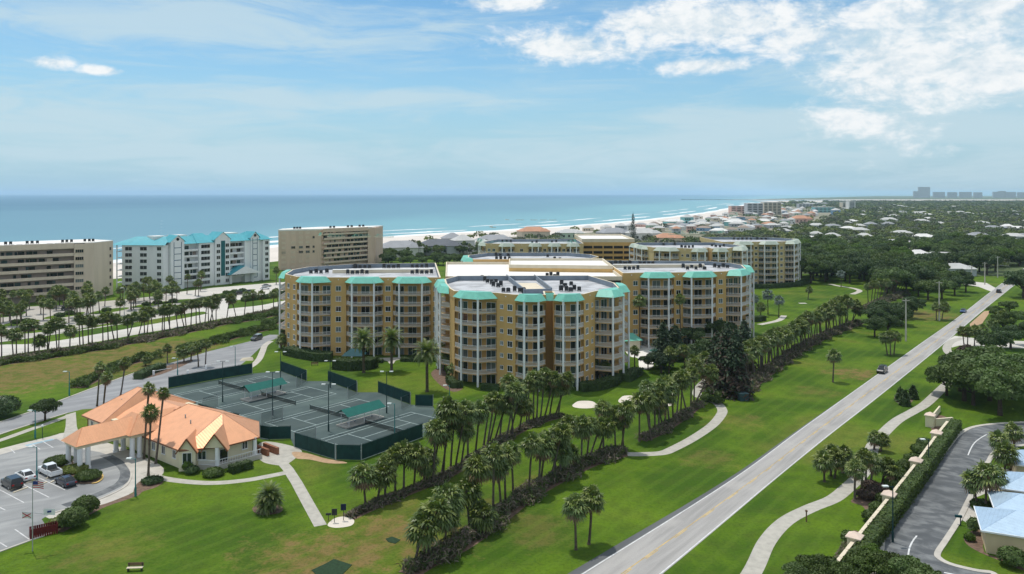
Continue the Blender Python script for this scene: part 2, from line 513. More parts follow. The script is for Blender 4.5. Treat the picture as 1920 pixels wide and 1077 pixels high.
def grass_material():
    m = mat('lawn', (0.07, 0.15, 0.02), 0.9, bump=0.0)
    t = NT(m.node_tree)
    p = t.n['Principled BSDF']
    g = t.node('ShaderNodeNewGeometry')
    pos = g.outputs['Position']
    n1 = t.noise(pos, 0.05, 5, 0.55, 0.4)
    n2 = t.noise(pos, 0.35, 5, 0.6)
    n3 = t.noise(pos, 2.2, 5, 0.65)
    n4 = t.noise(pos, 0.022, 4, 0.5, 0.8)
    c = t.mix(t.mapr(n1, 0.38, 0.62), (0.044, 0.098, 0.007), (0.105, 0.180, 0.010))
    c = t.mix(t.math('MULTIPLY', t.mapr(n2, 0.4, 0.7), 0.55), c, (0.066, 0.098, 0.014))
    # worn, dry places
    dry = t.math('MULTIPLY', t.mapr(t.math('ADD', t.math('MULTIPLY', n1, 0.4), t.math('MULTIPLY', n4, 0.6)), 0.53, 0.66), 0.42)
    for px, py, r in ((735, 1005, 9), (850, 1005, 5), (905, 955, 5), (760, 955, 6), (1000, 905, 4), (900, 890, 4), (690, 985, 5), (600, 1050, 9), (660, 1040, 7), (70, 690, 20), (190, 688, 20), (10, 715, 16), (265, 664, 20), (130, 700, 14), (330, 652, 14), (200, 1030, 6),
                      (1000, 985, 5), (1010, 1005, 4), (1330, 860, 5), (1600, 700, 7), (1380, 790, 6), (1720, 590, 14), (1530, 735, 5)):
        q = at(px, py)
        v = t.vmath('SUBTRACT', pos, (q.x, q.y, 0))
        dist = t.vmath('LENGTH', v, out=1)
        dist = t.math('ADD', dist, t.math('ADD', t.math('MULTIPLY', t.math('SUBTRACT', n2, 0.5), r * 3.2), t.math('MULTIPLY', t.math('SUBTRACT', n3, 0.5), r * 1.2)))
        r = r * 1.25
        k = 0.95 if r > 8 else 0.45
        dry = t.math('MAXIMUM', dry, t.math('MULTIPLY', t.mapr(dist, r * 1.1, r * 0.15), k))
    c = t.mix(dry, c, t.mix(t.mapr(n2, 0.35, 0.65), (0.205, 0.140, 0.055), (0.125, 0.118, 0.028)))
    # mowing lines, very faint, and fine blades
    s = t.vmath('DOT_PRODUCT', pos, (0.79, -0.61, 0), out=1)
    mow = t.math('SINE', t.math('MULTIPLY', s, 2.1))
    c = t.mix(t.math('MULTIPLY', t.mapr(t.math('ADD', mow, t.math('MULTIPLY', n2, 0.8)), 0.6, 1.3), 0.22), c, (0.12, 0.20, 0.02))
    c = t.mix(t.math('MULTIPLY', t.mapr(n3, 0.42, 0.72), 0.5), c, (0.026, 0.058, 0.007))
    t.set(p.inputs['Base Color'], c)
    p.inputs['Specular IOR Level'].default_value = 0.1
    b = t.node('ShaderNodeBump')
    b.inputs['Strength'].default_value = 0.6
    b.inputs['Distance'].default_value = 0.25
    t.l.new(t.noise(pos, 1.3, 8, 0.7), b.inputs['Height'])
    t.l.new(b.outputs[0], p.inputs['Normal'])
    return m


M['lawn'] = grass_material()

SHORE = [(-900, -700), (-560, -40), (-400, 260), (-264, 513), (-134, 805), (27, 1012), (206, 1290), (409, 1720), (640, 2300), (980, 3250), (1420, 4300)]


def sea_material():
    m = bpy.data.materials.new('sea_water')
    m.use_nodes = True
    t = NT(m.node_tree)
    p = t.n['Principled BSDF']
    g = t.node('ShaderNodeNewGeometry')
    pos = g.outputs['Position']
    # water depth grows with the distance from the curving shore
    x, y, z = t.sep(pos)
    yy = t.math('MAXIMUM', y, 0.0)
    xs = t.math('ADD', t.math('MULTIPLY', t.math('POWER', yy, 1.0), 0.37), -345)   # shore x at this y
    off = t.math('MULTIPLY', t.math('SUBTRACT', xs, x), 0.9)
    nz = t.noise(t.vmath('MULTIPLY', pos, (1, 0.25, 1)), 0.0022, 4, 0.55, 0.3)
    off = t.math('ADD', off, t.math('MULTIPLY', t.math('SUBTRACT', nz, 0.5), 900))
    c = t.mix(t.mapr(off, 20, 600), S(114, 162, 170), S(92, 134, 150))
    c = t.mix(t.mapr(off, 500, 2800), c, S(58, 104, 126))
    n2 = t.noise(t.vmath('MULTIPLY', pos, (0.35, 1, 1)), 0.004, 5, 0.6, 0.5)
    c = t.mix(t.math('MULTIPLY', t.mapr(n2, 0.45, 0.7), 0.25), c, S(98, 138, 154))
    t.set(p.inputs['Base Color'], c)
    p.inputs['Roughness'].default_value = 0.45
    p.inputs['Specular IOR Level'].default_value = 0.25
    b = t.node('ShaderNodeBump')
    b.inputs['Strength'].default_value = 0.35
    b.inputs['Distance'].default_value = 0.6
    t.l.new(t.noise(t.vmath('MULTIPLY', pos, (0.4, 1, 1)), 0.12, 6, 0.65), b.inputs['Height'])
    t.l.new(b.outputs[0], p.inputs['Normal'])
    return m


M['sea'] = sea_material()


def sheet(name, pts, z, m, kind='structure', parent=None):
    b = MB()
    vs = [(p[0], p[1], z) for p in pts]
    ar = sum(vs[i][0] * vs[(i + 1) % len(vs)][1] - vs[(i + 1) % len(vs)][0] * vs[i][1] for i in range(len(vs)))
    if ar < 0: vs.reverse()
    b.add(vs, [tuple(range(len(vs)))])
    o = b.build(name, m, parent)
    if kind and parent is None: o['kind'] = kind
    return o


def edges(ctr, width):
    L, Rr = [], []
    n = len(ctr)
    for i in range(n):
        d = (ctr[min(i + 1, n - 1)] - ctr[max(i - 1, 0)])
        d = Vector((d.x, d.y)).normalized()
        nn = Vector((-d.y, d.x)) * (width / 2)
        L.append(Vector((ctr[i].x + nn.x, ctr[i].y + nn.y)))
        Rr.append(Vector((ctr[i].x - nn.x, ctr[i].y - nn.y)))
    return L, Rr


def strip(name, L, Rr, z, m, kind='structure', height=0.0, parent=None):
    b = MB()
    n = len(L)
    vs = [(p[0], p[1], z + height) for p in L] + [(p[0], p[1], z + height) for p in Rr]
    b.add(vs, [(i, n + i, n + i + 1, i + 1) for i in range(n - 1)])
    if height:
        for side in (L, Rr):
            vs = [(p[0], p[1], z) for p in side] + [(p[0], p[1], z + height) for p in side]
            b.add(vs, [(i, i + 1, n + i + 1, n + i) for i in range(n - 1)])
    o = b.build(name, m, parent)
    if kind and parent is None: o['kind'] = kind
    return o


def ribbon(name, ctr, width, z, m, **k):
    L, Rr = edges(ctr, width)
    return strip(name, L, Rr, z, m, **k)


def along(A, B, t):
    return [a * (1 - t) + b * t for a, b in zip(A, B)]


# ocean and land
sheet('sea', [(-40000, -3000), (42000, -3000), (42000, 42000), (-40000, 42000)], -1.2, M['sea'])
land = [Vector(p) for p in SHORE] + [Vector(p) for p in ((9000, 4500), (9000, -700))]
sheet('ground', land, 0.0, M['lawn'])
sh = smooth([Vector((x, y, 0)) for x, y in SHORE], 8)
bl = []
for i, p in enumerate(sh):
    d = (sh[min(i + 1, len(sh) - 1)] - sh[max(i - 1, 0)]).normalized()
    bl.append((p, Vector((-d.y, d.x, 0))))
rng = random.Random(3)
wob = [rng.uniform(-5, 5) for _ in sh]
strip('beach', [p + n * (14 + 0.5 * wv) for (p, n), wv in zip(bl, wob)], [p - n * (62 + min(60, i * 0.8)) for i, (p, n) in enumerate(bl)], 0.02, M['beach'])
for k, (o0, o1, seedv) in enumerate(((10, 30, 1), (78, 98, 2), (140, 152, 3))):
    rg = random.Random(seedv)
    if k == 0:
        fl = smooth([(p + n * (o0 + rg.uniform(-2, 2))) for p, n in bl], 2)
        fr = smooth([(p + n * (o1 + rg.uniform(-4, 6))) for p, n in bl], 2)
        tag(strip('surf_foam', fr, fl, 0.03, M['foam'], kind=None), 'long white line of foam where the surf meets the beach', 'foam', kind='stuff')
    else:
        b = MB()
        i = 8
        while i < len(bl) - 3:
            n_ = rg.randint(2, 5)
            seg = bl[i:i + n_ + 1]
            if len(seg) > 2:
                cc = smooth([p + n * (o0 + rg.uniform(-3, 3)) for p, n in seg], 4)
                m_ = len(cc)
                hw = [(o1 - o0) * 0.5 * math.sin(math.pi * (j + 0.15) / (m_ - 0.7)) * rg.uniform(0.6, 1.2) for j in range(m_)]
                nn = seg[0][1]
                vs = [tuple(c + nn * h_ + Vector((0, 0, -1.1))) for c, h_ in zip(cc, hw)] + [tuple(c - nn * h_ + Vector((0, 0, -1.1))) for c, h_ in zip(cc, hw)]
                b.add(vs, [(j, j + 1, m_ + j + 1, m_ + j) for j in range(m_ - 1)])
            i += n_ + rg.randint(0, 3)
        tag(b.build('breaking_wave_foam', M['foam']), 'broken white breaker line %s offshore' % ('just' if k == 1 else 'further'), 'foam', kind='stuff')
# inlet, far barrier island and jetty
sheet('inlet_sand', [(1420, 4300), (2000, 4300), (9000, 4700), (9000, 5300), (2600, 5500), (1500, 5000)], 0.01, M['beach'])
sheet('far_shore', [(1900, 6200), (12000, 5200), (16000, 12000), (6500, 14000), (3600, 9000)], 0.0, M['far_leaf'])
sheet('far_beach', [(1500, 5600), (1900, 6150), (12000, 5150), (12000, 5000), (2600, 5560)], 0.03, M['beach'])
jt = MB()
ja, jb = at(1280, 374.6), at(1560, 375.4)
for i in range(60):
    p = ja.lerp(jb, i / 59)
    jt.box((p.x + rng.uniform(-3, 3), p.y + rng.uniform(-4, 4), 0.2), (26, 14, rng.uniform(2.2, 4.2)), rng.uniform(-0.3, 0.3))
tag(jt.build('jetty', M['rock']), 'long low dark rock jetty reaching out into the sea', 'jetty', kind='stuff')

# the main road
RL = smooth(ats([(960, 1156), (1088, 1077), (1371, 900), (1508, 800), (1641, 705), (1728, 643), (1795, 596), (1850, 553), (1890, 523), (1925, 500)]), 6)
RR = smooth(ats([(1130, 1160), (1242, 1077), (1453, 900), (1556, 816), (1655, 738.6), (1764, 650), (1843, 583), (1880, 553), (1912, 528), (1945, 507)]), 6)
strip('road', RL, RR, 0.012, M['road'])
strip('road_shoulder', [a + (a - b) * (0.16 * min(1, (22 - i) / 14)) for i, (a, b) in enumerate(zip(RL[:22], RR[:22]))], RL[:22], 0.008, M['shoulder'])
strip('road_edge_line', along(RL, RR, 0.012), along(RL, RR, 0.036), 0.017, M['linew'])
strip('road_edge_line', along(RL, RR, 0.955), along(RL, RR, 0.980), 0.017, M['linew'])
strip('road_centre_line', along(RL, RR, 0.487), along(RL, RR, 0.507), 0.017, M['yellow'])
ca, cb = along(RL, RR, 0.525), along(RL, RR, 0.545)
fa, fb = [], []
for a_, b_, lst in ((ca, None, fa), (cb, None, fb)):
    for i in range(len(a_) - 1):
        for k in range(6):
            lst.append(a_[i].lerp(a_[i + 1], k / 6))
for i in range(0, len(fa) - 4, 7):
    strip('road_dash', fa[i:i + 4], fb[i:i + 4], 0.017, M['yellow'])

# right-hand footpath, its driveway spur
PW = smooth(ats([(1340, 1170), (1408, 1077), (1438, 1016), (1473, 978), (1518, 954), (1562, 936), (1591, 913), (1618, 886), (1631, 857), (1637, 836), (1656, 813), (1682, 789), (1712, 772), (1734, 759), (1758, 737), (1790, 705), (1800, 684), (1793, 672), (1778, 661), (1776, 650), (1786, 640), (1806, 634)]), 6)
ribbon('footpath', PW, 2.3, 0.016, M['path'])
sheet('driveway_apron', ats([(1772, 641), (1790, 630), (1815, 633), (1860, 638), (1920, 640), (1960, 642), (1960, 655), (1880, 652), (1800, 648), (1785, 652)]), 0.010, M['palecon'])
sheet('dirt_verge', ats([(1845, 584), (1858, 583), (1838, 612), (1822, 622), (1818, 608)]), 0.009, M['tan_dirt'])
sheet('side_street_far', ats([(1810, 527), (1850, 531), (1868, 541), (1858, 547), (1835, 538), (1800, 532)]), 0.010, M['palecon'])

# residential street on the right
SL = smooth(ats([(1600, 1200), (1648, 1050), (1659, 995), (1694, 948), (1738, 889), (1780, 836), (1797, 816), (1827, 801), (1886, 794), (1990, 790)]), 6)
SR = smooth(ats([(1700, 1200), (1757, 1060), (1760, 1034), (1774, 1013), (1797, 977), (1816, 940), (1838, 895), (1852, 868), (1880, 842), (1990, 828)]), 6)
strip('street', SL, SR, 0.012, M['street'])
sheet('side_street', ats([(1740, 1062), (1763, 1049), (1786, 1060), (1832, 1071), (1859, 1074), (1870, 1085), (1900, 1140), (1680, 1140)]), 0.010, M['street'])
def kerb(name, E, off, width=0.75, h=0.1):
    L, Rr = edges(E, width)
    strip(name, L, Rr, 0.0, M['concrete'], height=h)
kerb('kerb', SL, 0)
kerb('kerb', smooth(ats([(1868, 1082), (1859, 1074.5), (1832, 1071), (1786, 1060), (1763, 1049), (1758, 1038), (1774, 1013), (1797, 977), (1816, 940), (1838, 895), (1852, 868), (1880, 842), (1990, 828)]), 5), 0)
ribbon('street_centre_line', smooth(ats([(1850, 815), (1838, 822), (1827, 831), (1820, 842), (1815, 854)]), 4), 0.2, 0.018, M['linew'])
ribbon('street_centre_line', smooth(ats([(1719, 1005), (1712, 1014), (1706, 1026), (1703, 1040), (1702, 1054)]), 4), 0.2, 0.018, M['linew'])
ribbon('street_stop_line', smooth(ats([(1770, 1074), (1800, 1080)]), 2), 0.3, 0.018, M['linew'])
for pts in ([(1818, 938), (1836, 905), (1862, 918), (1895, 930), (1882, 948), (1850, 925)], [(1800, 973), (1815, 945), (1832, 963), (1862, 975), (1880, 985), (1845, 988), (1812, 980)],
            [(1845, 885), (1852, 870), (1905, 885), (1905, 900), (1865, 895)], [(1862, 858), (1875, 845), (1935, 850), (1935, 868), (1890, 868)]):
    sheet('house_driveway', ats(pts), 0.014, M['concrete'])
sheet('planting_bed', smooth(ats([(1808, 1005), (1828, 993), (1846, 992), (1846, 1036), (1900, 1050), (1925, 1072), (1870, 1050), (1835, 1035), (1812, 1020)]), 4, True), 0.010, M['dirt'])
for pts in ([(1595, 940), (1620, 925), (1650, 918), (1668, 935), (1640, 965), (1625, 958), (1615, 948)], [(1560, 1060), (1585, 1015), (1600, 995), (1612, 1008), (1570, 1077)], [(1735, 782), (1752, 778), (1775, 783), (1765, 800), (1750, 812), (1742, 790)], [(1680, 712 + 30), (1704, 745), (1712, 752), (1695, 760), (1678, 752)]):
    sheet('mulch_bed', smooth(ats(pts), 4, True), 0.010, M['dirt'])

# left: shore street, its verge and car parks
LL = smooth(ats([(-260, 680), (-80, 657), (0, 647), (59, 645), (134, 635), (270, 611), (376, 591), (424, 580), (487, 573), (540, 563), (640, 548)]), 5)
LR = smooth(ats([(-260, 706), (-80, 682), (0, 669), (74, 657), (149, 647), (270, 625), (329, 615), (408, 599), (487, 586), (540, 573), (640, 556)]), 5)
strip('shore_street', LL, LR, 0.012, M['palecon'])
sheet('car_park', ats([(-160, 655), (-160, 612), (0, 578), (120, 572), (230, 562), (330, 552), (420, 560), (412, 578), (376, 588), (300, 596), (200, 607), (60, 634), (0, 641)]), 0.008, M['carpark'])
sheet('entrance_drive', ats([(300, 552), (400, 540), (520, 530), (560, 528), (560, 540), (520, 548), (430, 566), (426, 580), (395, 588), (370, 585), (360, 566)]), 0.010, M['palecon'])
sheet('grass_verge', smooth(ats([(-60, 650), (0, 643), (60, 637), (140, 624), (270, 603), (370, 585), (378, 590), (270, 609), (140, 631), (60, 642), (0, 645), (-60, 654)]), 3, True), 0.016, M['lawn'])
ribbon('verge_footpath', smooth(ats([(-60, 648), (0, 641), (60, 633), (140, 621), (270, 601), (365, 585)]), 5), 1.6, 0.018, M['concrete'])

for x_, y_, rx, ry in ((40, 606, 36, 4), (120, 592, 40, 3.5), (205, 583, 38, 3.5), (90, 618, 50, 3.5), (190, 603, 48, 3.5), (285, 571, 40, 3), (20, 590, 30, 4), (330, 566, 30, 3), (440, 549, 40, 3), (280, 588, 40, 3)):
    sheet('planting_island', [at(x_ + rx * math.cos(a), y_ + ry * math.sin(a) - rx * math.cos(a) * .14) for a in [i * math.pi / 9 for i in range(18)]], 0.012, M['lawn'])
# resort drive
drv = ats([(-120, 830), (0, 792), (65, 770), (130, 745), (186, 724), (260, 697), (330, 678), (392, 659), (466, 641), (505, 628), (535, 628), (508, 639), (487, 653), (466, 673), (440, 694), (330, 722), (240, 762), (154, 768), (126, 775), (84, 788), (0, 815), (-120, 858)])
sheet('resort_drive', drv, 0.010, M['drive'])
kerb('kerb', smooth(ats([(-120, 830), (0, 792), (65, 770), (130, 745), (186, 724), (260, 697)]), 4), 0, 0.4)
kerb('kerb', smooth(ats([(-120, 858), (0, 815), (84, 788), (126, 775)]), 4), 0, 0.4)
ribbon('drive_footpath', smooth(ats([(425, 707), (440, 698), (466, 690), (484, 676), (492, 660), (497, 648), (508, 640)]), 6), 1.8, 0.016, M['concrete'])
ribbon('drive_footpath', smooth(ats([(-60, 845), (0, 826), (56, 806), (124, 782), (131, 777)]), 4), 1.6, 0.016, M['path'])
sheet('clubhouse_walk', ats([(124, 778), (142, 773), (144, 800), (150, 818), (118, 822), (123, 800)]), 0.018, M['path'])
sheet('gate_island', smooth(ats([(252, 712), (268, 700), (300, 690), (345, 678), (362, 676), (335, 690), (290, 706)]), 4, True), 0.016, M['dirt'])
ribbon('garden_path', smooth(ats([(480, 601), (495, 595), (506, 588), (524, 580)]), 4), 1.5, 0.012, M['concrete'])

# clubhouse forecourt and car park
sheet('forecourt', smooth(ats([(-120, 880), (0, 842), (93, 819), (118, 812), (150, 812), (195, 828), (250, 848), (300, 872), (306, 888), (285, 903), (264, 902), (252, 922), (200, 944), (150, 957), (101, 973), (60, 965), (-120, 950)]), 3, True), 0.010, M['concrete'])
lotp = ats([(-200, 1100), (-200, 910), (0, 853), (46, 840), (93, 826), (106, 823), (126, 834), (151, 842), (186, 848), (213, 857), (233, 870), (243, 886), (240, 903), (226, 917), (180, 938), (98, 962), (78, 974), (96, 1000), (61, 1012), (0, 1034)])
sheet('parking_lot', lotp, 0.018, M['lot'])
kerb('kerb', ats([(-160, 1087), (0, 1035), (61, 1012.5), (97, 1000.5)]), 0, 0.3)
kerb('kerb', smooth(ats([(98, 963), (180, 939), (227, 918), (242, 904), (246, 886), (235, 869)]), 5), 0, 0.3)
for a_, b_ in (((0, 919), (45, 943)), ((42, 908), (92, 933)), ((72, 896), (122, 919)), ((0, 952), (10, 957)), ((28, 993), (55, 1012)), ((0, 1018), (13, 1026)), ((20, 842), (28, 850)), ((80, 828), (100, 840)), ((60, 833), (75, 843))):
    ribbon('parking_line', ats([a_, b_]), 0.16, 0.023, M['linepark'])
ribbon('parking_line', ats([(48, 836), (100, 824)]), 0.9, 0.022, mat('accessible_blue', (0.28, 0.42, 0.50), 0.7))
ribbon('drive_seal_band', smooth(ats([(196, 853), (216, 864), (231, 876), (236, 889), (229, 904), (212, 915), (180, 929), (120, 949)]), 6), 1.7, 0.021, M['street'])
# island with planting under the canopy
isl = smooth(ats([(100, 868), (118, 862), (150, 870), (176, 886), (190, 892), (186, 905), (165, 908), (140, 905), (112, 885)]), 4, True)
b = MB(); b.prism([(p.x, p.y) for p in isl], 0, 0.14); b.build('kerb_island', M['dirt'])['kind'] = 'structure'
ribbon('island_kerb_paint', smooth(ats([(176, 884), (190, 890), (191, 899), (182, 906), (172, 908)]), 4), 0.35, 0.15, M['yellow'])

# paths and beds on the lawn
ribbon('garden_path', smooth(ats([(270, 886), (300, 896), (345, 903), (400, 906), (460, 901), (505, 893), (545, 885)]), 6), 1.7, 0.014, M['path'])
ribbon('garden_path', ats([(524, 862), (540, 880), (556, 905), (578, 945), (601, 986)]), 1.75, 0.016, M['path'])
sheet('court_plaza', smooth(ats([(482, 836), (500, 828), (545, 836), (566, 846), (556, 858), (535, 872), (515, 872), (492, 866), (478, 850)]), 4, True), 0.012, M['path'])
sheet('tan_bed', smooth(ats([(548, 848), (575, 850), (610, 860), (640, 865), (650, 869), (615, 869), (580, 862), (556, 860)]), 4, True), 0.018, M['tan_dirt'])
ribbon('cart_path', smooth(ats([(1176, 852), (1200, 852), (1240, 850), (1262, 842), (1300, 822), (1335, 798), (1352, 778), (1354, 768), (1345, 757), (1325, 748), (1308, 742), (1310, 728), (1330, 708), (1345, 700)]), 6), 2.1, 0.014, M['path'])
ribbon('cart_path', smooth(ats([(1424, 609), (1460, 601), (1470, 592)]), 4), 2.2, 0.014, M['concrete'])
ribbon('cart_path', smooth(ats([(1556, 533), (1575, 537), (1600, 541), (1612, 546), (1598, 552)]), 4), 2.5, 0.014, M['concrete'])
ribbon('cart_path', smooth(ats([(1498, 569), (1512, 569)]), 4), 2.5, 0.014, M['concrete'])
for kz, (c_, rx, ry) in enumerate((((1097, 759), 23, 8), ((1180, 750), 20, 9), ((1205, 755), 26, 8), ((1240, 757), 20, 7), ((668, 978), 0, 0), ((4, 747), 8, 5))):
    if not rx: continue
    sheet('sand_bunker', [at(c_[0] + rx * math.cos(a) * (1 + 0.12 * math.sin(3 * a)), c_[1] + ry * math.sin(a) * (1 + 0.10 * math.cos(2 * a))) for a in [i * math.pi / 12 for i in range(24)]], 0.012 + 0.004 * kz, M['sand'])
sheet('sand_pad', smooth(ats([(614, 985), (628, 972), (650, 969), (664, 976), (658, 986), (630, 990)]), 4, True), 0.012, M['sand'])
sheet('shrub_bed', smooth(ats([(262, 903), (300, 896), (306, 905), (290, 915), (268, 922), (258, 930), (250, 922)]), 4, True), 0.014, M['dirt'])
sheet('shrub_bed', smooth(ats([(100, 972), (150, 957), (200, 944), (250, 925), (252, 932), (200, 950), (165, 968), (130, 992), (112, 998), (98, 985)]), 4, True), 0.014, M['dirt'])
sheet('shrub_bed', smooth(ats([(474, 952), (490, 946), (518, 946), (530, 953), (524, 962), (498, 966), (478, 962)]), 4, True), 0.014, M['dirt'])
sheet('shrub_bed', smooth(ats([(808, 700), (830, 690), (846, 720), (868, 728), (850, 735), (825, 722)]), 4, True), 0.010, M['dirt'])
sheet('patio', ats([(700, 672), (760, 670), (768, 672), (742, 676), (738, 682), (730, 682), (726, 677)]), 0.014, M['concrete'])
sheet('pool_deck', smooth(ats([(1168, 648), (1182, 640), (1240, 640), (1252, 652), (1240, 668), (1228, 678), (1222, 690), (1200, 692), (1196, 672), (1180, 668)]), 3, True), 0.014, M['whiteroof'])
sheet('pool_deck', smooth(ats([(1280, 655), (1310, 640), (1335, 646), (1318, 658), (1295, 668)]), 3, True), 0.014, M['whiteroof'])
for pts in ([(584, 1070), (610, 1058), (626, 1049), (660, 1060), (640, 1080), (600, 1085)], [(723, 1011), (735, 1007), (751, 1013), (741, 1020), (728, 1017)]):
    P_ = ats(pts)
    o = MB(); o.prism([(p.x, p.y) for p in reversed(P_)], 0.0, 0.06)
    ob = o.build('tee_mat', mat('tee_mat_green', (0.022, 0.052, 0.022), 0.95, 0.4, 3))
    tag(ob, 'dark green tee mat lying on the dry lawn, the %s one' % ('larger' if pts[0][0] < 600 else 'smaller'), 'mat')


# ------------------------------------------------------------------ condominium wings
FLH, NFL, ZROOF, ZPAR = 2.93, 7, 20.75, 22.4
V2 = lambda p: Vector((p[0], p[1]))


def window_mesh(wd, ht, gl, split=2, frame=None):
    """frame and pane meshes, centred, facing -Y, y=0 on the wall face"""
    f = MB()
    t, d = 0.065, 0.10
    f.box((0, -d / 2, ht / 2 - t / 2), (wd, d, t)); f.box((0, -d / 2, -ht / 2 + t / 2), (wd, d, t))
    for sx in (-1, 1): f.box((sx * (wd / 2 - t / 2), -d / 2, 0), (t, d, ht - 2 * t))
    for k in range(1, split): f.box((-wd / 2 + wd * k / split, -d / 2 - 0.002, 0), (0.055, d, ht - 2 * t))
    f.box((0, -0.08, -ht / 2 - 0.05), (wd + 0.12, 0.16, 0.08))
    p = MB(); p.box((0, -0.012, 0), (wd - 2 * t, 0.04, ht - 2 * t))
    return f.mesh('window_frame', frame or M['white']), [p.mesh('window_pane', g) for g in gl]


def door_mesh(wd, ht):
    f = MB()
    t, d = 0.08, 0.08
    f.box((0, -d / 2, ht - t / 2), (wd, d, t))
    for x in (-wd / 2 + t / 2, 0, wd / 2 - t / 2): f.box((x, -d / 2, (ht - t) / 2), (t, d, ht - t))
    p = MB(); p.box((0, -0.012, (ht - t) / 2), (wd - 2 * t, 0.04, ht - t - 0.02))
    return f.mesh('door_frame', M['white']), [p.mesh('door_pane', g) for g in GL]


WIN = window_mesh(1.5, 1.45, GL)
WINS = window_mesh(1.0, 1.0, GL)
DOOR = door_mesh(2.5, 2.25)
wr = random.Random(5)


def recess_awning(root, a, q, z0=20.9, z1=22.7):
    n = Vector(((q - a).y, -(q - a).x)).normalized()
    v = MB()
    lo = [a + n * .9, q + n * .9]
    v.add([(lo[0].x, lo[0].y, z0), (lo[1].x, lo[1].y, z0), (q.x, q.y, z1), (a.x, a.y, z1), (a.x, a.y, z0), (q.x, q.y, z0)], [(0, 1, 2, 3), (4, 5, 1, 0), (0, 3, 4), (1, 5, 2)])
    v.build('awning', M['aqua'], root)


def put_window(root, p, n, z, kind, name='window'):
    """p on the wall face, n outward unit normal, child of root with its pane as sub-part"""
    rz = math.atan2(n.x, -n.y)
    loc = (p.x - root.location.x, p.y - root.location.y, z - root.location.z)
    f = inst(name, kind[0], root, loc, rz)
    inst('pane', wr.choice(kind[1] if len(kind[1]) < 4 else [kind[1][0], kind[1][1], kind[1][3], kind[1][1], kind[1][2], kind[1][2]]), f)
    return f


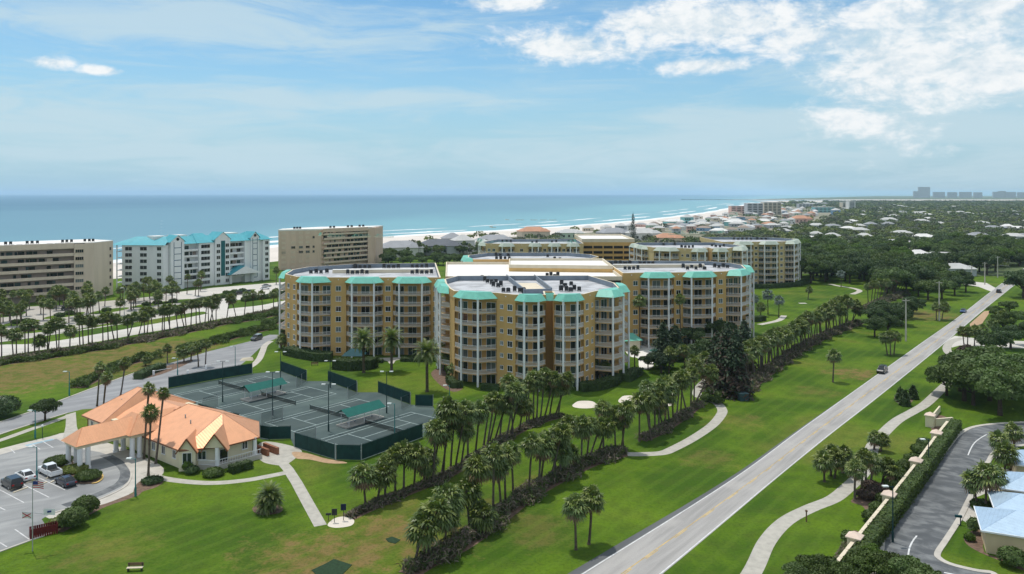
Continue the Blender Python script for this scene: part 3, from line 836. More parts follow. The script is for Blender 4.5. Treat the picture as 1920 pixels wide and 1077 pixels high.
def condo(name, label, segs, off=(0, 0), wallm='ochre', awn='aqua', cat='building', group=None, details=True, ac=()):
    """segs: ('w', p, q, [window fractions]) walls and ('b', p, c1, c2, q) balcony bays, counterclockwise"""
    ox, oy = off
    T = lambda p: Vector((p[0] + ox, p[1] + oy))
    segs = [tuple(T(x) if isinstance(x, tuple) else x for x in s) for s in segs]
    path, inset = [], []
    for s in segs:
        p, q = s[1], (s[2] if s[0] == 'w' else s[4])
        if not path or (path[-1] - p).length > 0.05:
            path.append(p); inset.append(p)
        if s[0] == 'b':
            d = (q - p).normalized()
            n = Vector((d.y, -d.x))
            inset += [p - n * 1.1, q - n * 1.1]
        path.append(q); inset.append(q)
    if (path[0] - path[-1]).length < 0.05: path.pop()
    if (inset[0] - inset[-1]).length < 0.05: inset.pop()
    c = sum(path, Vector((0, 0))) / len(path)
    root = empty(name, (c.x, c.y, 0), 0, label, cat, group)
    b = MB(); b.prism(inset, 0, ZROOF, bottom=False); b.build('wall', M[wallm], root)
    b = MB(); b.prism(offset_poly(path, -0.12), ZROOF - 0.15, ZROOF + 0.25); b.build('roof_deck', M['deck'], root)
    # parapet ring
    po, pi = offset_poly(path, 0.07), offset_poly(path, -0.38)
    n = len(po)
    b = MB()
    for i in range(n):
        j = (i + 1) % n
        A, B, C_, D_ = po[i], po[j], pi[j], pi[i]
        b.add([(A.x, A.y, ZROOF - .3), (B.x, B.y, ZROOF - .3), (B.x, B.y, ZPAR), (A.x, A.y, ZPAR)], [(0, 1, 2, 3)], 0)
        b.add([(D_.x, D_.y, ZROOF), (C_.x, C_.y, ZROOF), (C_.x, C_.y, ZPAR), (D_.x, D_.y, ZPAR)], [(3, 2, 1, 0)], 1)
        b.add([(A.x, A.y, ZPAR), (B.x, B.y, ZPAR), (C_.x, C_.y, ZPAR), (D_.x, D_.y, ZPAR)], [(0, 1, 2, 3)], 2)
        b.add([(A.x, A.y, ZROOF - .3), (B.x, B.y, ZROOF - .3), (C_.x, C_.y, ZROOF - .3), (D_.x, D_.y, ZROOF - .3)], [(3, 2, 1, 0)], 0)
    b.build('parapet', [M[wallm], M['greypar'], M['creampar']], root)
    for s in segs:
        if s[0] == 'w':
            p, q = s[1], s[2]
            d = (q - p); L = d.length; d.normalize()
            nn = Vector((d.y, -d.x))
            for w_ in s[3] if len(s) > 3 else ():
                fr, kind = (w_, WIN) if not isinstance(w_, tuple) else (w_[0], WINS)
                for k in range(NFL):
                    put_window(root, p.lerp(q, fr) + nn * 0.003, nn, FLH * k + 1.65, kind)
            if len(s) > 3 and s[3]:   # small round vent high on the parapet
                m_ = p.lerp(q, 0.5) + nn * 0.08
                v = MB(); v.tube((m_.x, m_.y, 21.75), (m_.x + nn.x * .06, m_.y + nn.y * .06, 21.75), 0.16, n=8); v.build('vent_cap', M['white'], root)
            continue
        p, c1, c2, q = s[1:5]
        d = (q - p).normalized(); nn = Vector((d.y, -d.x))
        outer = [p + nn * 0.004, c1, c2, q + nn * 0.004]
        # columns
        for cc in (c1, c2):
            cen = (p + q) / 2
            e = cc + (cen - cc).normalized() * -0.05
            v = MB(); v.tube((e.x, e.y, 0), (e.x, e.y, ZROOF + 0.6), 0.27, n=8, cap=False); v.build('column', M['white'], root, smooth=True)
        # awning
        mid = (p + q) / 2 - nn * 0.2
        lo = [mid + (x - mid) * 1.07 + nn * 0.25 for x in (p, c1, c2, q)]
        hi = [mid + (x - mid) * 0.74 + nn * 0.2 for x in (p, c1, c2, q)]
        z0, z1 = 21.05, 22.65
        v = MB()
        vs = [(x.x, x.y, z0) for x in lo] + [(x.x, x.y, z1) for x in hi]
        v.add(vs, [(0, 1, 5, 4), (1, 2, 6, 5), (2, 3, 7, 6), (3, 0, 4, 7), (4, 5, 6, 7), (3, 2, 1, 0)])
        aw = v.build('awning', M[awn], root)
        if details:
            v = MB()
            for i in range(3):
                A, B, A2, B2 = lo[i], lo[i + 1], hi[i], hi[i + 1]
                m_ = max(1, int((B - A).length / 0.6))
                for k in range(m_ + 1):
                    t = k / m_
                    a3 = A.lerp(B, t); b3 = A2.lerp(B2, t)
                    v.tube((a3.x, a3.y, z0 + 0.02), (b3.x, b3.y, z1 + 0.02), 0.035, n=4, cap=False)
            v.build('seam', M[awn], aw)
        v = MB()
        for i in range(3):
            A, B = lo[i], lo[i + 1]
            v.bar((A.x, A.y, 0), (B.x, B.y, 0), 0.14, z0 - 0.32, z0 + 0.015)
        v.build('gutter', M['creampar'], aw)
        # balcony slab and railing, shared by the floors
        v = MB(); v.prism(outer + [q - nn * 1.095, p - nn * 1.095], -0.17, 0.0); slab = v.mesh('balcony', M['slab'], (c.x, c.y, 0))
        v = MB()
        ins = [mid + (x - mid) * 0.975 for x in outer]
        for i in range(3):
            A, B = ins[i], ins[i + 1]
            v.bar((A.x, A.y, 0), (B.x, B.y, 0), 0.08, 1.0, 1.07)
            v.bar((A.x, A.y, 0), (B.x, B.y, 0), 0.07, 0.10, 0.18)
            m_ = max(2, int((B - A).length / (0.27 if details else 0.4)))
            for k in range(m_):
                P_ = A.lerp(B, (k + 0.5) / m_)
                v.box((P_.x, P_.y, 0.58), (0.065 if details else 0.12, 0.065, 0.8), math.atan2((B - A).y, (B - A).x))
        rail = v.mesh('railing', M['rail'], (c.x, c.y, 0))
        L = (q - p).length
        nd = max(1, int(L / 3.0))
        for k in range(NFL):
            if k:
                o = inst('balcony', slab, root, (0, 0, FLH * k))
                inst('railing', rail, o)
            for j in range(nd):
                P_ = p.lerp(q, (j + 0.5) / nd) - nn * 1.097
                put_window(root, P_, nn, FLH * k + 0.02, DOOR, 'sliding_door')
    return root


Bseg = [('w', (-16, 231), (-19, 222), []), ('b', (-19, 222), (-21.3, 220), (-20.2, 213), (-17.8, 212)), ('b', (-17.8, 211.5), (-19.6, 209.5), (-18.4, 202.5), (-15.8, 200.5)),
        ('w', (-15.8, 200.5), (-14.2, 195.0), []), ('b', (-14.2, 195.0), (-12.3, 191.7), (-8.2, 189.5), (-3.7, 191.4)),
        ('w', (-3.7, 191.4), (0.8, 187.9), [(0.28, 0), 0.72]), ('b', (0.8, 187.9), (2.9, 185.4), (6.2, 185.4), (8.0, 187.9)),
        ('w', (8.0, 187.9), (8.0, 194.5), []), ('w', (8.0, 194.5), (10.0, 194.5), []), ('w', (10.0, 194.5), (10.0, 187.9), []),
        ('b', (10.0, 187.9), (12.1, 185.9), (15.4, 186.3), (17.2, 189.0)), ('w', (17.2, 189.0), (20.5, 194.8), [0.26, (0.72, 0)]),
        ('b', (20.5, 194.8), (24.7, 193.2), (27.7, 196.6), (27.4, 202)), ('b', (27.4, 202), (30.2, 204.5), (29.8, 211), (27.6, 213)),
        ('w', (27.6, 213), (22.5, 232), []), ('w', (22.5, 232), (-16, 231), [])]
Aseg = [('b', (-69.5, 250), (-71, 248), (-70, 238), (-67.8, 236)), ('w', (-67.8, 236), (-62.3, 228.6), [0.3, 0.8]),
        ('b', (-62.3, 228.6), (-60.5, 225.6), (-56.7, 224), (-52, 226.5)), ('w', (-52, 226.5), (-47.6, 226.5), [0.5]),
        ('b', (-47.6, 226.5), (-45.3, 223.4), (-39.1, 223.4), (-36.9, 226.5)), ('w', (-36.9, 226.5), (-34.2, 226.5), [0.5]),
        ('b', (-34.2, 226.5), (-31.9, 223.4), (-25.5, 223.4), (-23.2, 226.5)), ('w', (-23.2, 226.5), (-20.5, 226.5), [0.5]),
        ('w', (-20.5, 226.5), (-26.5, 274), []), ('w', (-26.5, 274), (-54, 270), []), ('w', (-54, 270), (-67, 259), []), ('w', (-67, 259), (-69.5, 250), [])]
Cseg = [('w', (33.5, 238.8), (39.0, 240.0), [0.72]), ('b', (39.0, 240.0), (41.1, 237.3), (47.1, 237.3), (49.4, 240.7)), ('w', (49.4, 240.7), (52.2, 241.3), [0.5]),
        ('b', (52.2, 241.3), (54.3, 238.6), (60.7, 239.6), (62.8, 243.0)), ('w', (62.8, 243.0), (66.3, 244.4), [0.45]),
        ('b', (66.3, 244.4), (70.6, 243.2), (74.8, 248.6), (75.0, 253)), ('b', (75.0, 253.2), (78.0, 255), (79.5, 263), (77.5, 266)),
        ('w', (77.5, 266), (76, 273), []), ('w', (76, 273), (70, 281), []), ('w', (70, 281), (33, 284), []), ('w', (33, 284), (33.5, 238.8), [])]
Eseg = [('w', (-17, 308), (-17, 306), []), ('b', (-17, 306), (-19.2, 304), (-19, 298), (-16.5, 297)), ('b', (-16.5, 296.5), (-18, 295), (-17, 290), (-14, 288.5)),
        ('w', (-14, 288.5), (28, 289.5), []), ('w', (28, 289.5), (33, 301), []), ('w', (33, 301), (31, 312), []), ('w', (31, 312), (22, 322), []), ('w', (22, 322), (-10, 321), []), ('w', (-10, 321), (-17, 308), [])]
Fseg = [('b', (-15, 392), (-16.5, 390), (-15.5, 384), (-12.5, 381)), ('w', (-12.5, 381), (-7.5, 379), [0.3, 0.75])]
xf = -7.5
for cxs in ((-4.6, -0.5), (9.7, 12.5), (19, 21.8), (27.9, 30.7)):
    p0, q0 = cxs[0] - 1.8, cxs[1] + 1.8
    if p0 - xf > 0.3: Fseg.append(('w', (xf, 379), (p0, 379), [0.5] if p0 - xf > 2 else []))
    Fseg.append(('b', (p0, 379), (cxs[0], 376.5), (cxs[1], 376.5), (q0, 379)))
    xf = q0
Fseg += [('w', (xf, 379), (34.5, 381), []), ('w', (34.5, 381), (34, 418), []), ('w', (34, 418), (-8, 415), []), ('w', (-8, 415), (-15, 392), [])]

towerB = condo('condo_tower', 'twin-lobed ochre condo tower with aqua awnings beside the tennis lawn', Bseg, group='ochre condo blocks')
recess_awning(towerB, Vector((7.9, 189.0)), Vector((10.1, 189.0)))
condo('condo_wing', 'ochre condo wing with aqua awnings facing the tennis courts', Aseg, group='ochre condo blocks')
condo('condo_wing', 'ochre condo wing with aqua awnings overlooking the pool deck', Cseg, group='ochre condo blocks')
condo('condo_tower', 'ochre condo tower behind the white garage roof, only its roof and aqua awnings showing', Eseg, group='ochre condo blocks', details=False)
condo('condo_tower', 'sand-yellow condo tower with faded sage awnings, seen over the pool wing roof', Bseg, (77.5, 157), 'ochre2', 'sage', group='sand-yellow condo blocks', details=False)
condo('condo_wing', 'sand-yellow condo wing with sage awnings beside the dark oak wood', Cseg, (71, 153), 'ochre2', 'sage', group='sand-yellow condo blocks', details=False)
condo('condo_wing', 'sand-yellow condo wing with sage awnings standing nearest the beach houses', Fseg, (0, 0), 'ochre2', 'sage', group='sand-yellow condo blocks', details=False)


def condenser_cluster(pts, label, group):
    for x, y in pts:
        o = empty('rooftop_condenser', (x, y, ZROOF + 0.26), wr.uniform(-0.2, 0.2), label, 'air conditioner', group)
        h = wr.choice((0, 1))
        inst('casing', AC[0], o, scale=(1, 1, 1 + 0.3 * h))
        inst('fan_grille', AC[1], o, (0, 0, 0.35 * h))


v = MB(); v.box((0, 0, 0.65), (0.95, 0.95, 0.9))
for sx in (-1, 1):
    for sy in (-1, 1): v.box((sx * 0.4, sy * 0.4, 0.1), (0.08, 0.08, 0.2))
AC = [v.mesh('casing', M['acdark'])]
v = MB(); v.tube((0, 0, 1.1), (0, 0, 1.2), 0.4, n=10); AC.append(v.mesh('fan_grille', M['acfan']))


def roof_pts(lst, z=21.0):
    return [(at(x, y, z + 0.6).x, at(x, y, z + 0.6).y) for x, y in lst]


gB = [(904, 520), (909, 524), (917, 521), (914, 527), (922, 530), (930, 527), (925, 534), (934, 535), (939, 533), (944, 544), (953, 544), (965, 543), (975, 544), (982, 546),
      (1026, 518), (1033, 516), (1040, 518), (1046, 516), (1053, 531), (1060, 535), (1071, 532), (1052, 542), (1062, 543), (1070, 543), (1077, 541), (1086, 542)]
condenser_cluster(roof_pts(gB), 'dark condenser unit on the grey roof of the twin-lobed ochre tower', 'condensers on the twin-lobed tower')
gA = [(588, 503), (598, 502), (607, 501), (614, 500), (583, 510), (593, 509.5), (602, 510), (613, 509)] + [(652 + 9 * i, 511 - 0.1 * i) for i in range(5)] + [(666 + 9 * i, 500) for i in range(4)] + [(720 + 9 * i, 500) for i in range(4)] + [(773 + 9 * i, 499) for i in range(4)] + [(773 + 9 * i, 510.5) for i in range(5)]
condenser_cluster(roof_pts(gA), 'dark condenser unit on the roof of the ochre wing facing the tennis courts', 'condensers on the tennis wing')
gC = [(1145 + 9 * i, 493.5) for i in range(5)] + [(1200 + 8 * i, 493.5) for i in range(4)] + [(1243 + 8 * i, 493) for i in range(4)] + [(1172 + 8 * i, 503) for i in range(4)] + [(1281 + 8 * i, 500 + (i % 2) * 3) for i in range(6)] + [(1320 + 8 * i, 493) for i in range(4)] + [(1340 + 8 * i, 499 + (i % 2)) for i in range(4)]
condenser_cluster(roof_pts(gC), 'dark condenser unit on the roof of the ochre wing by the pool', 'condensers on the pool wing')
gE = [(930, 478), (938, 478), (946, 477), (953, 478), (931, 484), (939, 485), (947, 484), (955, 486), (993, 476), (1001, 476), (1011, 476), (1019, 477), (1027, 480), (1040, 486), (1050, 486)]
condenser_cluster(roof_pts(gE), 'dark condenser unit on the tower roof behind the white garage roof', 'condensers on the rear tower')
gH = [(1230 + 7 * i, 455 + (i % 3) * 1.6) for i in range(7)] + [(1278 + 7 * i, 463) for i in range(4)] + [(1305, 454), (1312, 455), (1335, 460), (1342, 461.5), (1350, 462), (1357, 461)]
condenser_cluster(roof_pts(gH), 'dark condenser unit on the sand-yellow tower roof', 'condensers on the sand-yellow tower')
gF = [(942, 453), (950, 452), (958, 453), (998, 454), (1006, 454), (1035, 453), (1043, 453), (1066, 452), (1074, 452)]
condenser_cluster(roof_pts(gF), 'dark condenser unit on the sand-yellow wing near the beach', 'condensers on the beach-side wing')
gI = [(1376 + 8 * i, 448.5) for i in range(5)] + [(1420 + 8 * i, 448) for i in range(4)] + [(1455, 448), (1464, 448)]
condenser_cluster(roof_pts(gI), 'dark condenser unit on the sand-yellow wing by the oak wood', 'condensers on the wood-side wing')

# central well between the two lobes of the tower, and the garages
def garage(name, label, poly, z, step=None, bays=None, group='parking garages'):
    c = sum((V2(p) for p in poly), Vector((0, 0))) / len(poly)
    root = empty(name, (c.x, c.y, 0), 0, label, 'garage', group)
    b = MB(); b.prism(poly, 0, z - 0.3, bottom=False); b.build('wall', M['ochre'], root)
    b = MB(); b.prism(offset_poly([V2(p) for p in poly], -0.05), z - 0.3, z); b.build('roof_deck', M['whiteroof'], root)
    po, pi = offset_poly([V2(p) for p in poly], 0.06), offset_poly([V2(p) for p in poly], -0.3)
    n = len(po)
    b = MB()
    for i in range(n):
        j = (i + 1) % n
        A, B, C_, D_ = po[i], po[j], pi[j], pi[i]
        vs = [(A.x, A.y, z - .8), (B.x, B.y, z - .8), (B.x, B.y, z + .9), (A.x, A.y, z + .9), (D_.x, D_.y, z - .2), (C_.x, C_.y, z - .2), (C_.x, C_.y, z + .9), (D_.x, D_.y, z + .9)]
        b.add(vs, [(0, 1, 2, 3), (7, 6, 5, 4), (3, 2, 6, 7), (1, 0, 4, 5)])
    b.build('parapet', M['creampar'], root)
    if step:
        b = MB(); b.prism(step, z, z + 1.5, 0, 1); b.build('upper_deck', [M['ochre'], M['whiteroof']], root)
        so, si = offset_poly([V2(p) for p in step], 0.05), offset_poly([V2(p) for p in step], -0.3)
        b = MB()
        for i in range(len(so)):
            j = (i + 1) % len(so)
            A, B, C_, D_ = so[i], so[j], si[j], si[i]
            vs = [(A.x, A.y, z + 1.2), (B.x, B.y, z + 1.2), (B.x, B.y, z + 2.3), (A.x, A.y, z + 2.3), (D_.x, D_.y, z + 1.3), (C_.x, C_.y, z + 1.3), (C_.x, C_.y, z + 2.3), (D_.x, D_.y, z + 2.3)]
            b.add(vs, [(0, 1, 2, 3), (7, 6, 5, 4), (3, 2, 6, 7), (1, 0, 4, 5)])
        b.build('upper_parapet', M['creampar'], root)
    for (p, q, z0, z1) in bays or ():
        p, q = V2(p), V2(q)
        d = (q - p).normalized(); nn = Vector((d.y, -d.x))
        b = MB(); b.bar((p.x + nn.x * .01, p.y + nn.y * .01, 0), (q.x + nn.x * .01, q.y + nn.y * .01, 0), 0.06, z0, z1); b.build('opening_shade_panel', M['dark'], root)  # dark slab on the solid wall paints the shade of an open deck
        m_ = max(1, int((q - p).length / 5))
        for k in range(m_ + 1):
            e = p.lerp(q, k / m_) + nn * 0.08
            v = MB(); v.box((e.x, e.y, (z0 + z1) / 2), (0.5, 0.3, z1 - z0 + .1), math.atan2(d.y, d.x)); v.build('pier', M['ochre'], root)
    return root


opn = [((24, 237.9), (33, 237.9), FLH * k + 1.1, FLH * k + 2.7) for k in range(7)]
garage('parking_garage', 'parking garage with a broad white roof between the ochre condo wings', [(-20, 238), (33.2, 238), (33.2, 288.2), (-24, 288.2)], 20.6, [(-1, 262), (33, 258), (33, 287), (-1, 287)], opn)
opn2 = [((35.2, 392.9), (60.5, 392.9), 2.6 * k + 0.9, 2.6 * k + 2.2) for k in range(2, 8)]
g2 = garage('parking_garage', 'open-decked parking garage with dark slots behind the sand-yellow tower', [(34.8, 393), (61, 393), (61, 440), (34.8, 440)], 23.0, None, opn2)
for ch in g2.children:
    for i, mm in enumerate(ch.data.materials):
        if mm == M['ochre']: pass

# roof furniture on the twin-lobed tower and wings: walls of the light well, long white ducts
def roof_walls(root_name, segs, h=1.5, m='greypar', label='', cat='roof screen', wd=0.35):
    r = None
    for p, q in segs:
        a, c_ = at(*p, ZROOF + 0.3), at(*q, ZROOF + 0.3)
        if r is None: r = empty(root_name, (a.x, a.y, ZROOF + 0.26), 0, label, cat)
        b = MB(); b.bar(a, c_, wd, ZROOF + 0.27, ZROOF + 0.27 + h); b.build('screen_wall', M[m], r)
    return r


roof_walls('roof_well_screen', [((950, 523), (984, 552)), ((985.5, 552), (1033, 551)), ((1034, 549), (1002, 523))], 1.3, 'greypar', 'grey screen walls round the light well on the twin-lobed tower')
b = MB(); P_ = ats([(962, 531), (1005, 531), (1029, 548), (987, 549)], ZROOF + 0.3); b.prism([(p.x, p.y) for p in P_], ZROOF + 0.27, ZROOF + 0.32)
tag(b.build('light_well_cover', M['creampar']), 'cream cover over the light well on the twin-lobed tower roof', 'roof cover')
for k, (a_, c_, lab) in enumerate((((624, 508), (812, 506.5), 'long cream roof duct along the tennis wing'), ((1150, 498), (1320, 497.5), 'long cream roof duct along the pool wing'))):
    a, c2_ = at(*a_, ZROOF + 1), at(*c_, ZROOF + 1)
    r = empty('roof_duct', (a.x, a.y, ZROOF + 0.26), 0, lab, 'duct')
    b = MB(); b.bar(a, c2_, 1.6, ZROOF + 0.27, ZROOF + 1.3); b.build('duct_body', M['creampar'], r)
    b = MB(); b.bar(a, c2_, 1.9, ZROOF + 1.3, ZROOF + 1.42); b.build('duct_cap', M['whiteroof'], r)


# ------------------------------------------------------------------ beachfront blocks
def gallery(root, p, q, z0, nfl, fh, body, band, dep=1.8, dens=0.55, rail_h=1.0):
    """open access galleries: back wall, a band per floor, window and door panels on the back wall"""
    p, q = V2(p), V2(q)
    d = (q - p).normalized(); nn = Vector((d.y, -d.x))
    L = (q - p).length
    for k in range(nfl):
        z = z0 + fh * k
        b = MB(); b.prism([p, q, q - nn * dep, p - nn * dep], z - 0.2, z - 0.02); b.build('gallery_floor', M[band], root)
        b = MB(); b.bar((p.x, p.y, 0), (q.x, q.y, 0), 0.18, z - 0.24, z + rail_h); b.build('gallery_band', M[band], root)
        s = 1.0
        while s < L - 1.5:
            wd = wr.choice((1.0, 1.5, 2.2, 2.2))
            if wr.random() < dens:
                e = p + d * (s + wd / 2) - nn * (dep - 0.03)
                v = MB(); v.box((e.x, e.y, z + 1.25), (wd, 0.08, 2.1), math.atan2(d.y, d.x)); v.build('gallery_window', wr.choice([GL[0], GL[3], GL[0], GL[3], GL[1], M['beiged'], M['beige']]), root)
            s += wd + wr.choice((0.1, 0.3, 0.8))


def wall_windows(root, p, q, fracs, zs, kind, prob=1.0):
    p, q = V2(p), V2(q)
    d = (q - p).normalized(); nn = Vector((d.y, -d.x))
    for f in fracs:
        for z in zs:
            if wr.random() < prob: put_window(root, p.lerp(q, f) + nn * 0.004, nn, z, kind)


WTAN = window_mesh(2.4, 1.4, GL, 3, M['beiged'])
WTANS = window_mesh(1.3, 1.4, [GL[0], GL[3]], 2, M['beiged'])
WBLK = window_mesh(3.4, 1.8, [GL[0], GL[3]], 2, M['lwhite'])
WBLK3 = window_mesh(5.0, 1.8, [GL[0], GL[3]], 3, M['lwhite'])
WSQ = window_mesh(2.1, 1.8, [GL[0], GL[3]], 2, M['lwhite'])
WSHUT = window_mesh(2.6, 1.4, [M['pinklt']], 2, M['pinklt'])

# long beige block
kp = [(-228, 309), (-214, 326), (-200, 338), (-191.5, 345)]
rt = empty('beach_block', (-200, 345, 0), 0, 'long beige beachfront block with dark open galleries and a white roof', 'building', 'beachfront blocks')
fhK = 3.25
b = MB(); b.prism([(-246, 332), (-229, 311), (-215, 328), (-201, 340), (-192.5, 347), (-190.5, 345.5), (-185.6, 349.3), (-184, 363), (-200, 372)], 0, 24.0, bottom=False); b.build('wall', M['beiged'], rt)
b = MB(); b.prism([(-187.8, 347.0), (-185.0, 349.3), (-183.6, 363.3), (-200, 373), (-203, 371), (-188, 362)], 0, 24.6); b.build('end_wall', M['beige'], rt)
b = MB(); b.prism([(-191.3, 344.8), (-187.8, 347.0), (-188.2, 350), (-192, 348)], 0, 24.3); b.build('stair_bay', M['beige'], rt)
for i in range(3):
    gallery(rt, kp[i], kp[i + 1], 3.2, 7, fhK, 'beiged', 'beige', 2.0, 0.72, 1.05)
    b = MB(); b.bar((*kp[i], 0), (*kp[i + 1], 0), 0.25, 22.9, 24.8); b.build('fascia', M['beige'], rt)
wall_windows(rt, (-191.3, 344.8), (-187.8, 347.0), [0.5], [5 + fhK * k for k in range(6)], window_mesh(3.2, 1.5, GL, 4, M['beige']))
wall_windows(rt, (-185.0, 349.3), (-183.6, 363.3), [0.85], [5 + fhK * k for k in range(6)], WTANS)
b = MB(); b.prism([(-246, 333), (-229, 309.8), (-214.6, 326.6), (-200.6, 338.6), (-191.8, 345.6), (-185.0, 349.1), (-183.6, 363.3), (-200, 373)], 24.6, 24.9); b.build('roof', M['whiteroof'], rt)
b = MB(); b.box((-189, 344, 2.2), (5, 3, 4.4), 0.6); b.build('entrance_porch', M['beige'], rt)
pk = at(48, 556)
b = MB()
b.add([(pk.x - 5, pk.y - 4, 3.4), (pk.x + 7, pk.y - 4, 3.4), (pk.x + 7, pk.y + 4, 3.4), (pk.x - 5, pk.y + 4, 3.4), (pk.x - 1, pk.y, 6.0), (pk.x + 3, pk.y, 6.0)], [(0, 1, 5, 4), (1, 2, 5), (2, 3, 4, 5), (3, 0, 4), (3, 2, 1, 0)])
cr = empty('entrance_canopy', (pk.x, pk.y, 0), 0, 'pale aqua hipped entrance canopy in front of the long beige block', 'canopy')
b.build('canopy_roof', mat('pale_aqua_roof', (0.35, 0.55, 0.52), 0.5), cr)
for sx in (-4, 6):
    for sy in (-3, 3):
        v = MB(); v.tube((pk.x + sx, pk.y + sy, 0), (pk.x + sx, pk.y + sy, 3.45), 0.3); v.build('canopy_post', M['beige'], cr)
for x, y in [(-213, 332), (-211.5, 333), (-207, 337), (-205.5, 338), (-204, 339.3), (-197, 346), (-195.7, 347), (-194.2, 348), (-190.5, 352), (-189, 353), (-187.6, 353.5)]:
    o = empty('rooftop_condenser', (x, y, 24.9), 0.5, 'dark condenser unit on the white roof of the long beige block', 'air conditioner', 'condensers on the beige block')
    inst('casing', AC[0], o, scale=1.15); inst('fan_grille', AC[1], o, (0, 0, 0.15))

M['moulding'] = mat('blue_moulding', (0.07, 0.13, 0.19), 0.6)
# white block with turquoise roofs
LQ = lambda t, o=0.0: Vector((-167 + 35 * t, 378 + 49 * t)) + Vector((0.814, -0.581)) * o
rt = empty('beach_block', (-155, 395, 0), 0, 'white beachfront block with turquoise hipped roofs and gabled towers', 'building', 'beachfront blocks')
HL = 21.7
lw = [V2((-187, 378.5)), V2((-167, 378))]
b = MB(); b.prism([lw[0], lw[1], LQ(0.045), LQ(0.045, -14), (-180, 396), (-190, 390)], 0, HL, bottom=False); b.build('wall', M['lwhite'], rt)
wall_windows(rt, lw[0], lw[1], [0.16, 0.52], [2.0 + 3 * k for k in range(7)], WBLK)
wall_windows(rt, lw[0], lw[1], [0.9], [2.0 + 3 * k for k in range(7)], WSQ)
for k in range(7):   # balconies on the sea side corner
    v = MB(); v.prism([(-191.5, 385), (-190, 379.5), (-187.02, 379.0), (-189.5, 388)], 3 * k + 0.4, 3 * k + 0.6)
    bo = v.build('balcony', M['lwhite'], rt)
    v = MB(); v.bar((-191.4, 384.9, 0), (-189.9, 379.6, 0), 0.08, 3 * k + 1.4, 3 * k + 1.5); v.bar((-189.9, 379.6, 0), (-187.1, 379.1, 0), 0.08, 3 * k + 1.4, 3 * k + 1.5); v.build('railing', M['white'], bo)
v = MB(); v.tube((-190.2, 380, 0), (-190.2, 380, HL), 0.3, n=8); v.build('column', M['white'], rt)


def tseg(t0, t1, o0, o1, z1=HL, m='lwhite', nm='wall'):
    b = MB(); b.prism([LQ(t0, o1), LQ(t1, o1), LQ(t1, o0), LQ(t0, o0)], 0, z1, bottom=False); return b.build(nm, M[m], rt)


tseg(0.166, 1.0, -14, -1.9)
tseg(-0.002, 0.046, -14.01, -3, HL - 0.05)
for t0, t1, zt in ((0.05, 0.166, 25.2), (0.80, 0.885, 25.2)):      # gabled lift towers
    tseg(t0, t1, -6, 1.6, zt - 1.8, nm='tower')
    A, B, C_, D_ = LQ(t0, 1.6), LQ(t1, 1.6), LQ(t1, -6), LQ(t0, -6)
    mA, mB = (A + B) / 2, (C_ + D_) / 2
    b = MB(); b.add([(A.x, A.y, zt - 1.8), (B.x, B.y, zt - 1.8), (mA.x, mA.y, zt + 0.9), (D_.x, D_.y, zt - 1.8), (C_.x, C_.y, zt - 1.8), (mB.x, mB.y, zt + 0.9)], [(0, 1, 2), (4, 3, 5)])
    b.build('gable', M['lwhite'], rt)
    nn = Vector((0.814, -0.581)); ee = nn * 0.4
    b = MB()
    A2, B2, M2 = A + ee - Vector((.35, .49)) * 1.2, B + ee + Vector((.35, .49)) * 1.2, mA + ee
    b.add([(A2.x, A2.y, zt - 2.3), (M2.x, M2.y, zt + 1.1), (mB.x, mB.y, zt + 1.1), (D_.x - .4, D_.y - .6, zt - 2.3), (B2.x, B2.y, zt - 2.3), (C_.x + .4, C_.y + .6, zt - 2.3)], [(0, 1, 2, 3), (1, 4, 5, 2)])
    b.build('gable_roof', M['blueroof'], rt)
    e = mA + nn * 0.05
    v = MB(); v.tube((e.x, e.y, zt - 0.9), (e.x + nn.x * .1, e.y + nn.y * .1, zt - 0.9), 0.75, n=12); v.build('round_window', GL[3], rt)
    for k in range(7):
        P0, P1 = A.lerp(B, 0.22) + nn * 0.03, A.lerp(B, 0.78) + nn * 0.03
        v = MB(); v.bar((P0.x, P0.y, 0), (P1.x, P1.y, 0), 0.08, 2.0 + 3 * k, 2.3 + 3 * k)
        for P_ in (P0, P1): v.box((P_.x, P_.y, 3.6 + 3 * k), (0.26, 0.1, 2.8), math.atan2(49, 35))
        v.build('panel_moulding', M['moulding'], rt)
for t0, t1 in ((0.168, 0.305), (0.60, 0.745)):
    gallery(rt, LQ(t0, 0.1), LQ(t1, 0.1), 3.3, 6, 3, 'lwhite', 'lwhite', 1.95, 0.7, 0.7)
tseg(0.306, 0.448, -2, 0.8)
wall_windows(rt, LQ(0.306, 0.8), LQ(0.448, 0.8), [0.42], [2.0 + 3 * k for k in range(7)], WBLK3)
tseg(0.449, 0.592, -2, 1.6, HL + 1.6)
wall_windows(rt, LQ(0.449, 1.6), LQ(0.592, 1.6), [0.2, 0.8], [2.0 + 3 * k for k in range(7)], WSQ)
b = MB(); A, B = LQ(0.503, 1.63), LQ(0.542, 1.63); b.bar((A.x, A.y, 0), (B.x, B.y, 0), 0.12, 4.5, 22.4); b.build('teal_panel', M['teal'], rt)
A, B = LQ(0.449, 1.6), LQ(0.592, 1.6); mA = (A + B) / 2; mB = mA - Vector((0.814, -0.581)) * 9
A3, B3 = A - Vector((0.814, -0.581)) * 9, B - Vector((0.814, -0.581)) * 9
b = MB(); b.add([(A.x, A.y, HL + 1.6), (B.x, B.y, HL + 1.6), (mA.x, mA.y, HL + 5.0)], [(0, 1, 2)]); b.build('gable', M['lwhite'], rt)
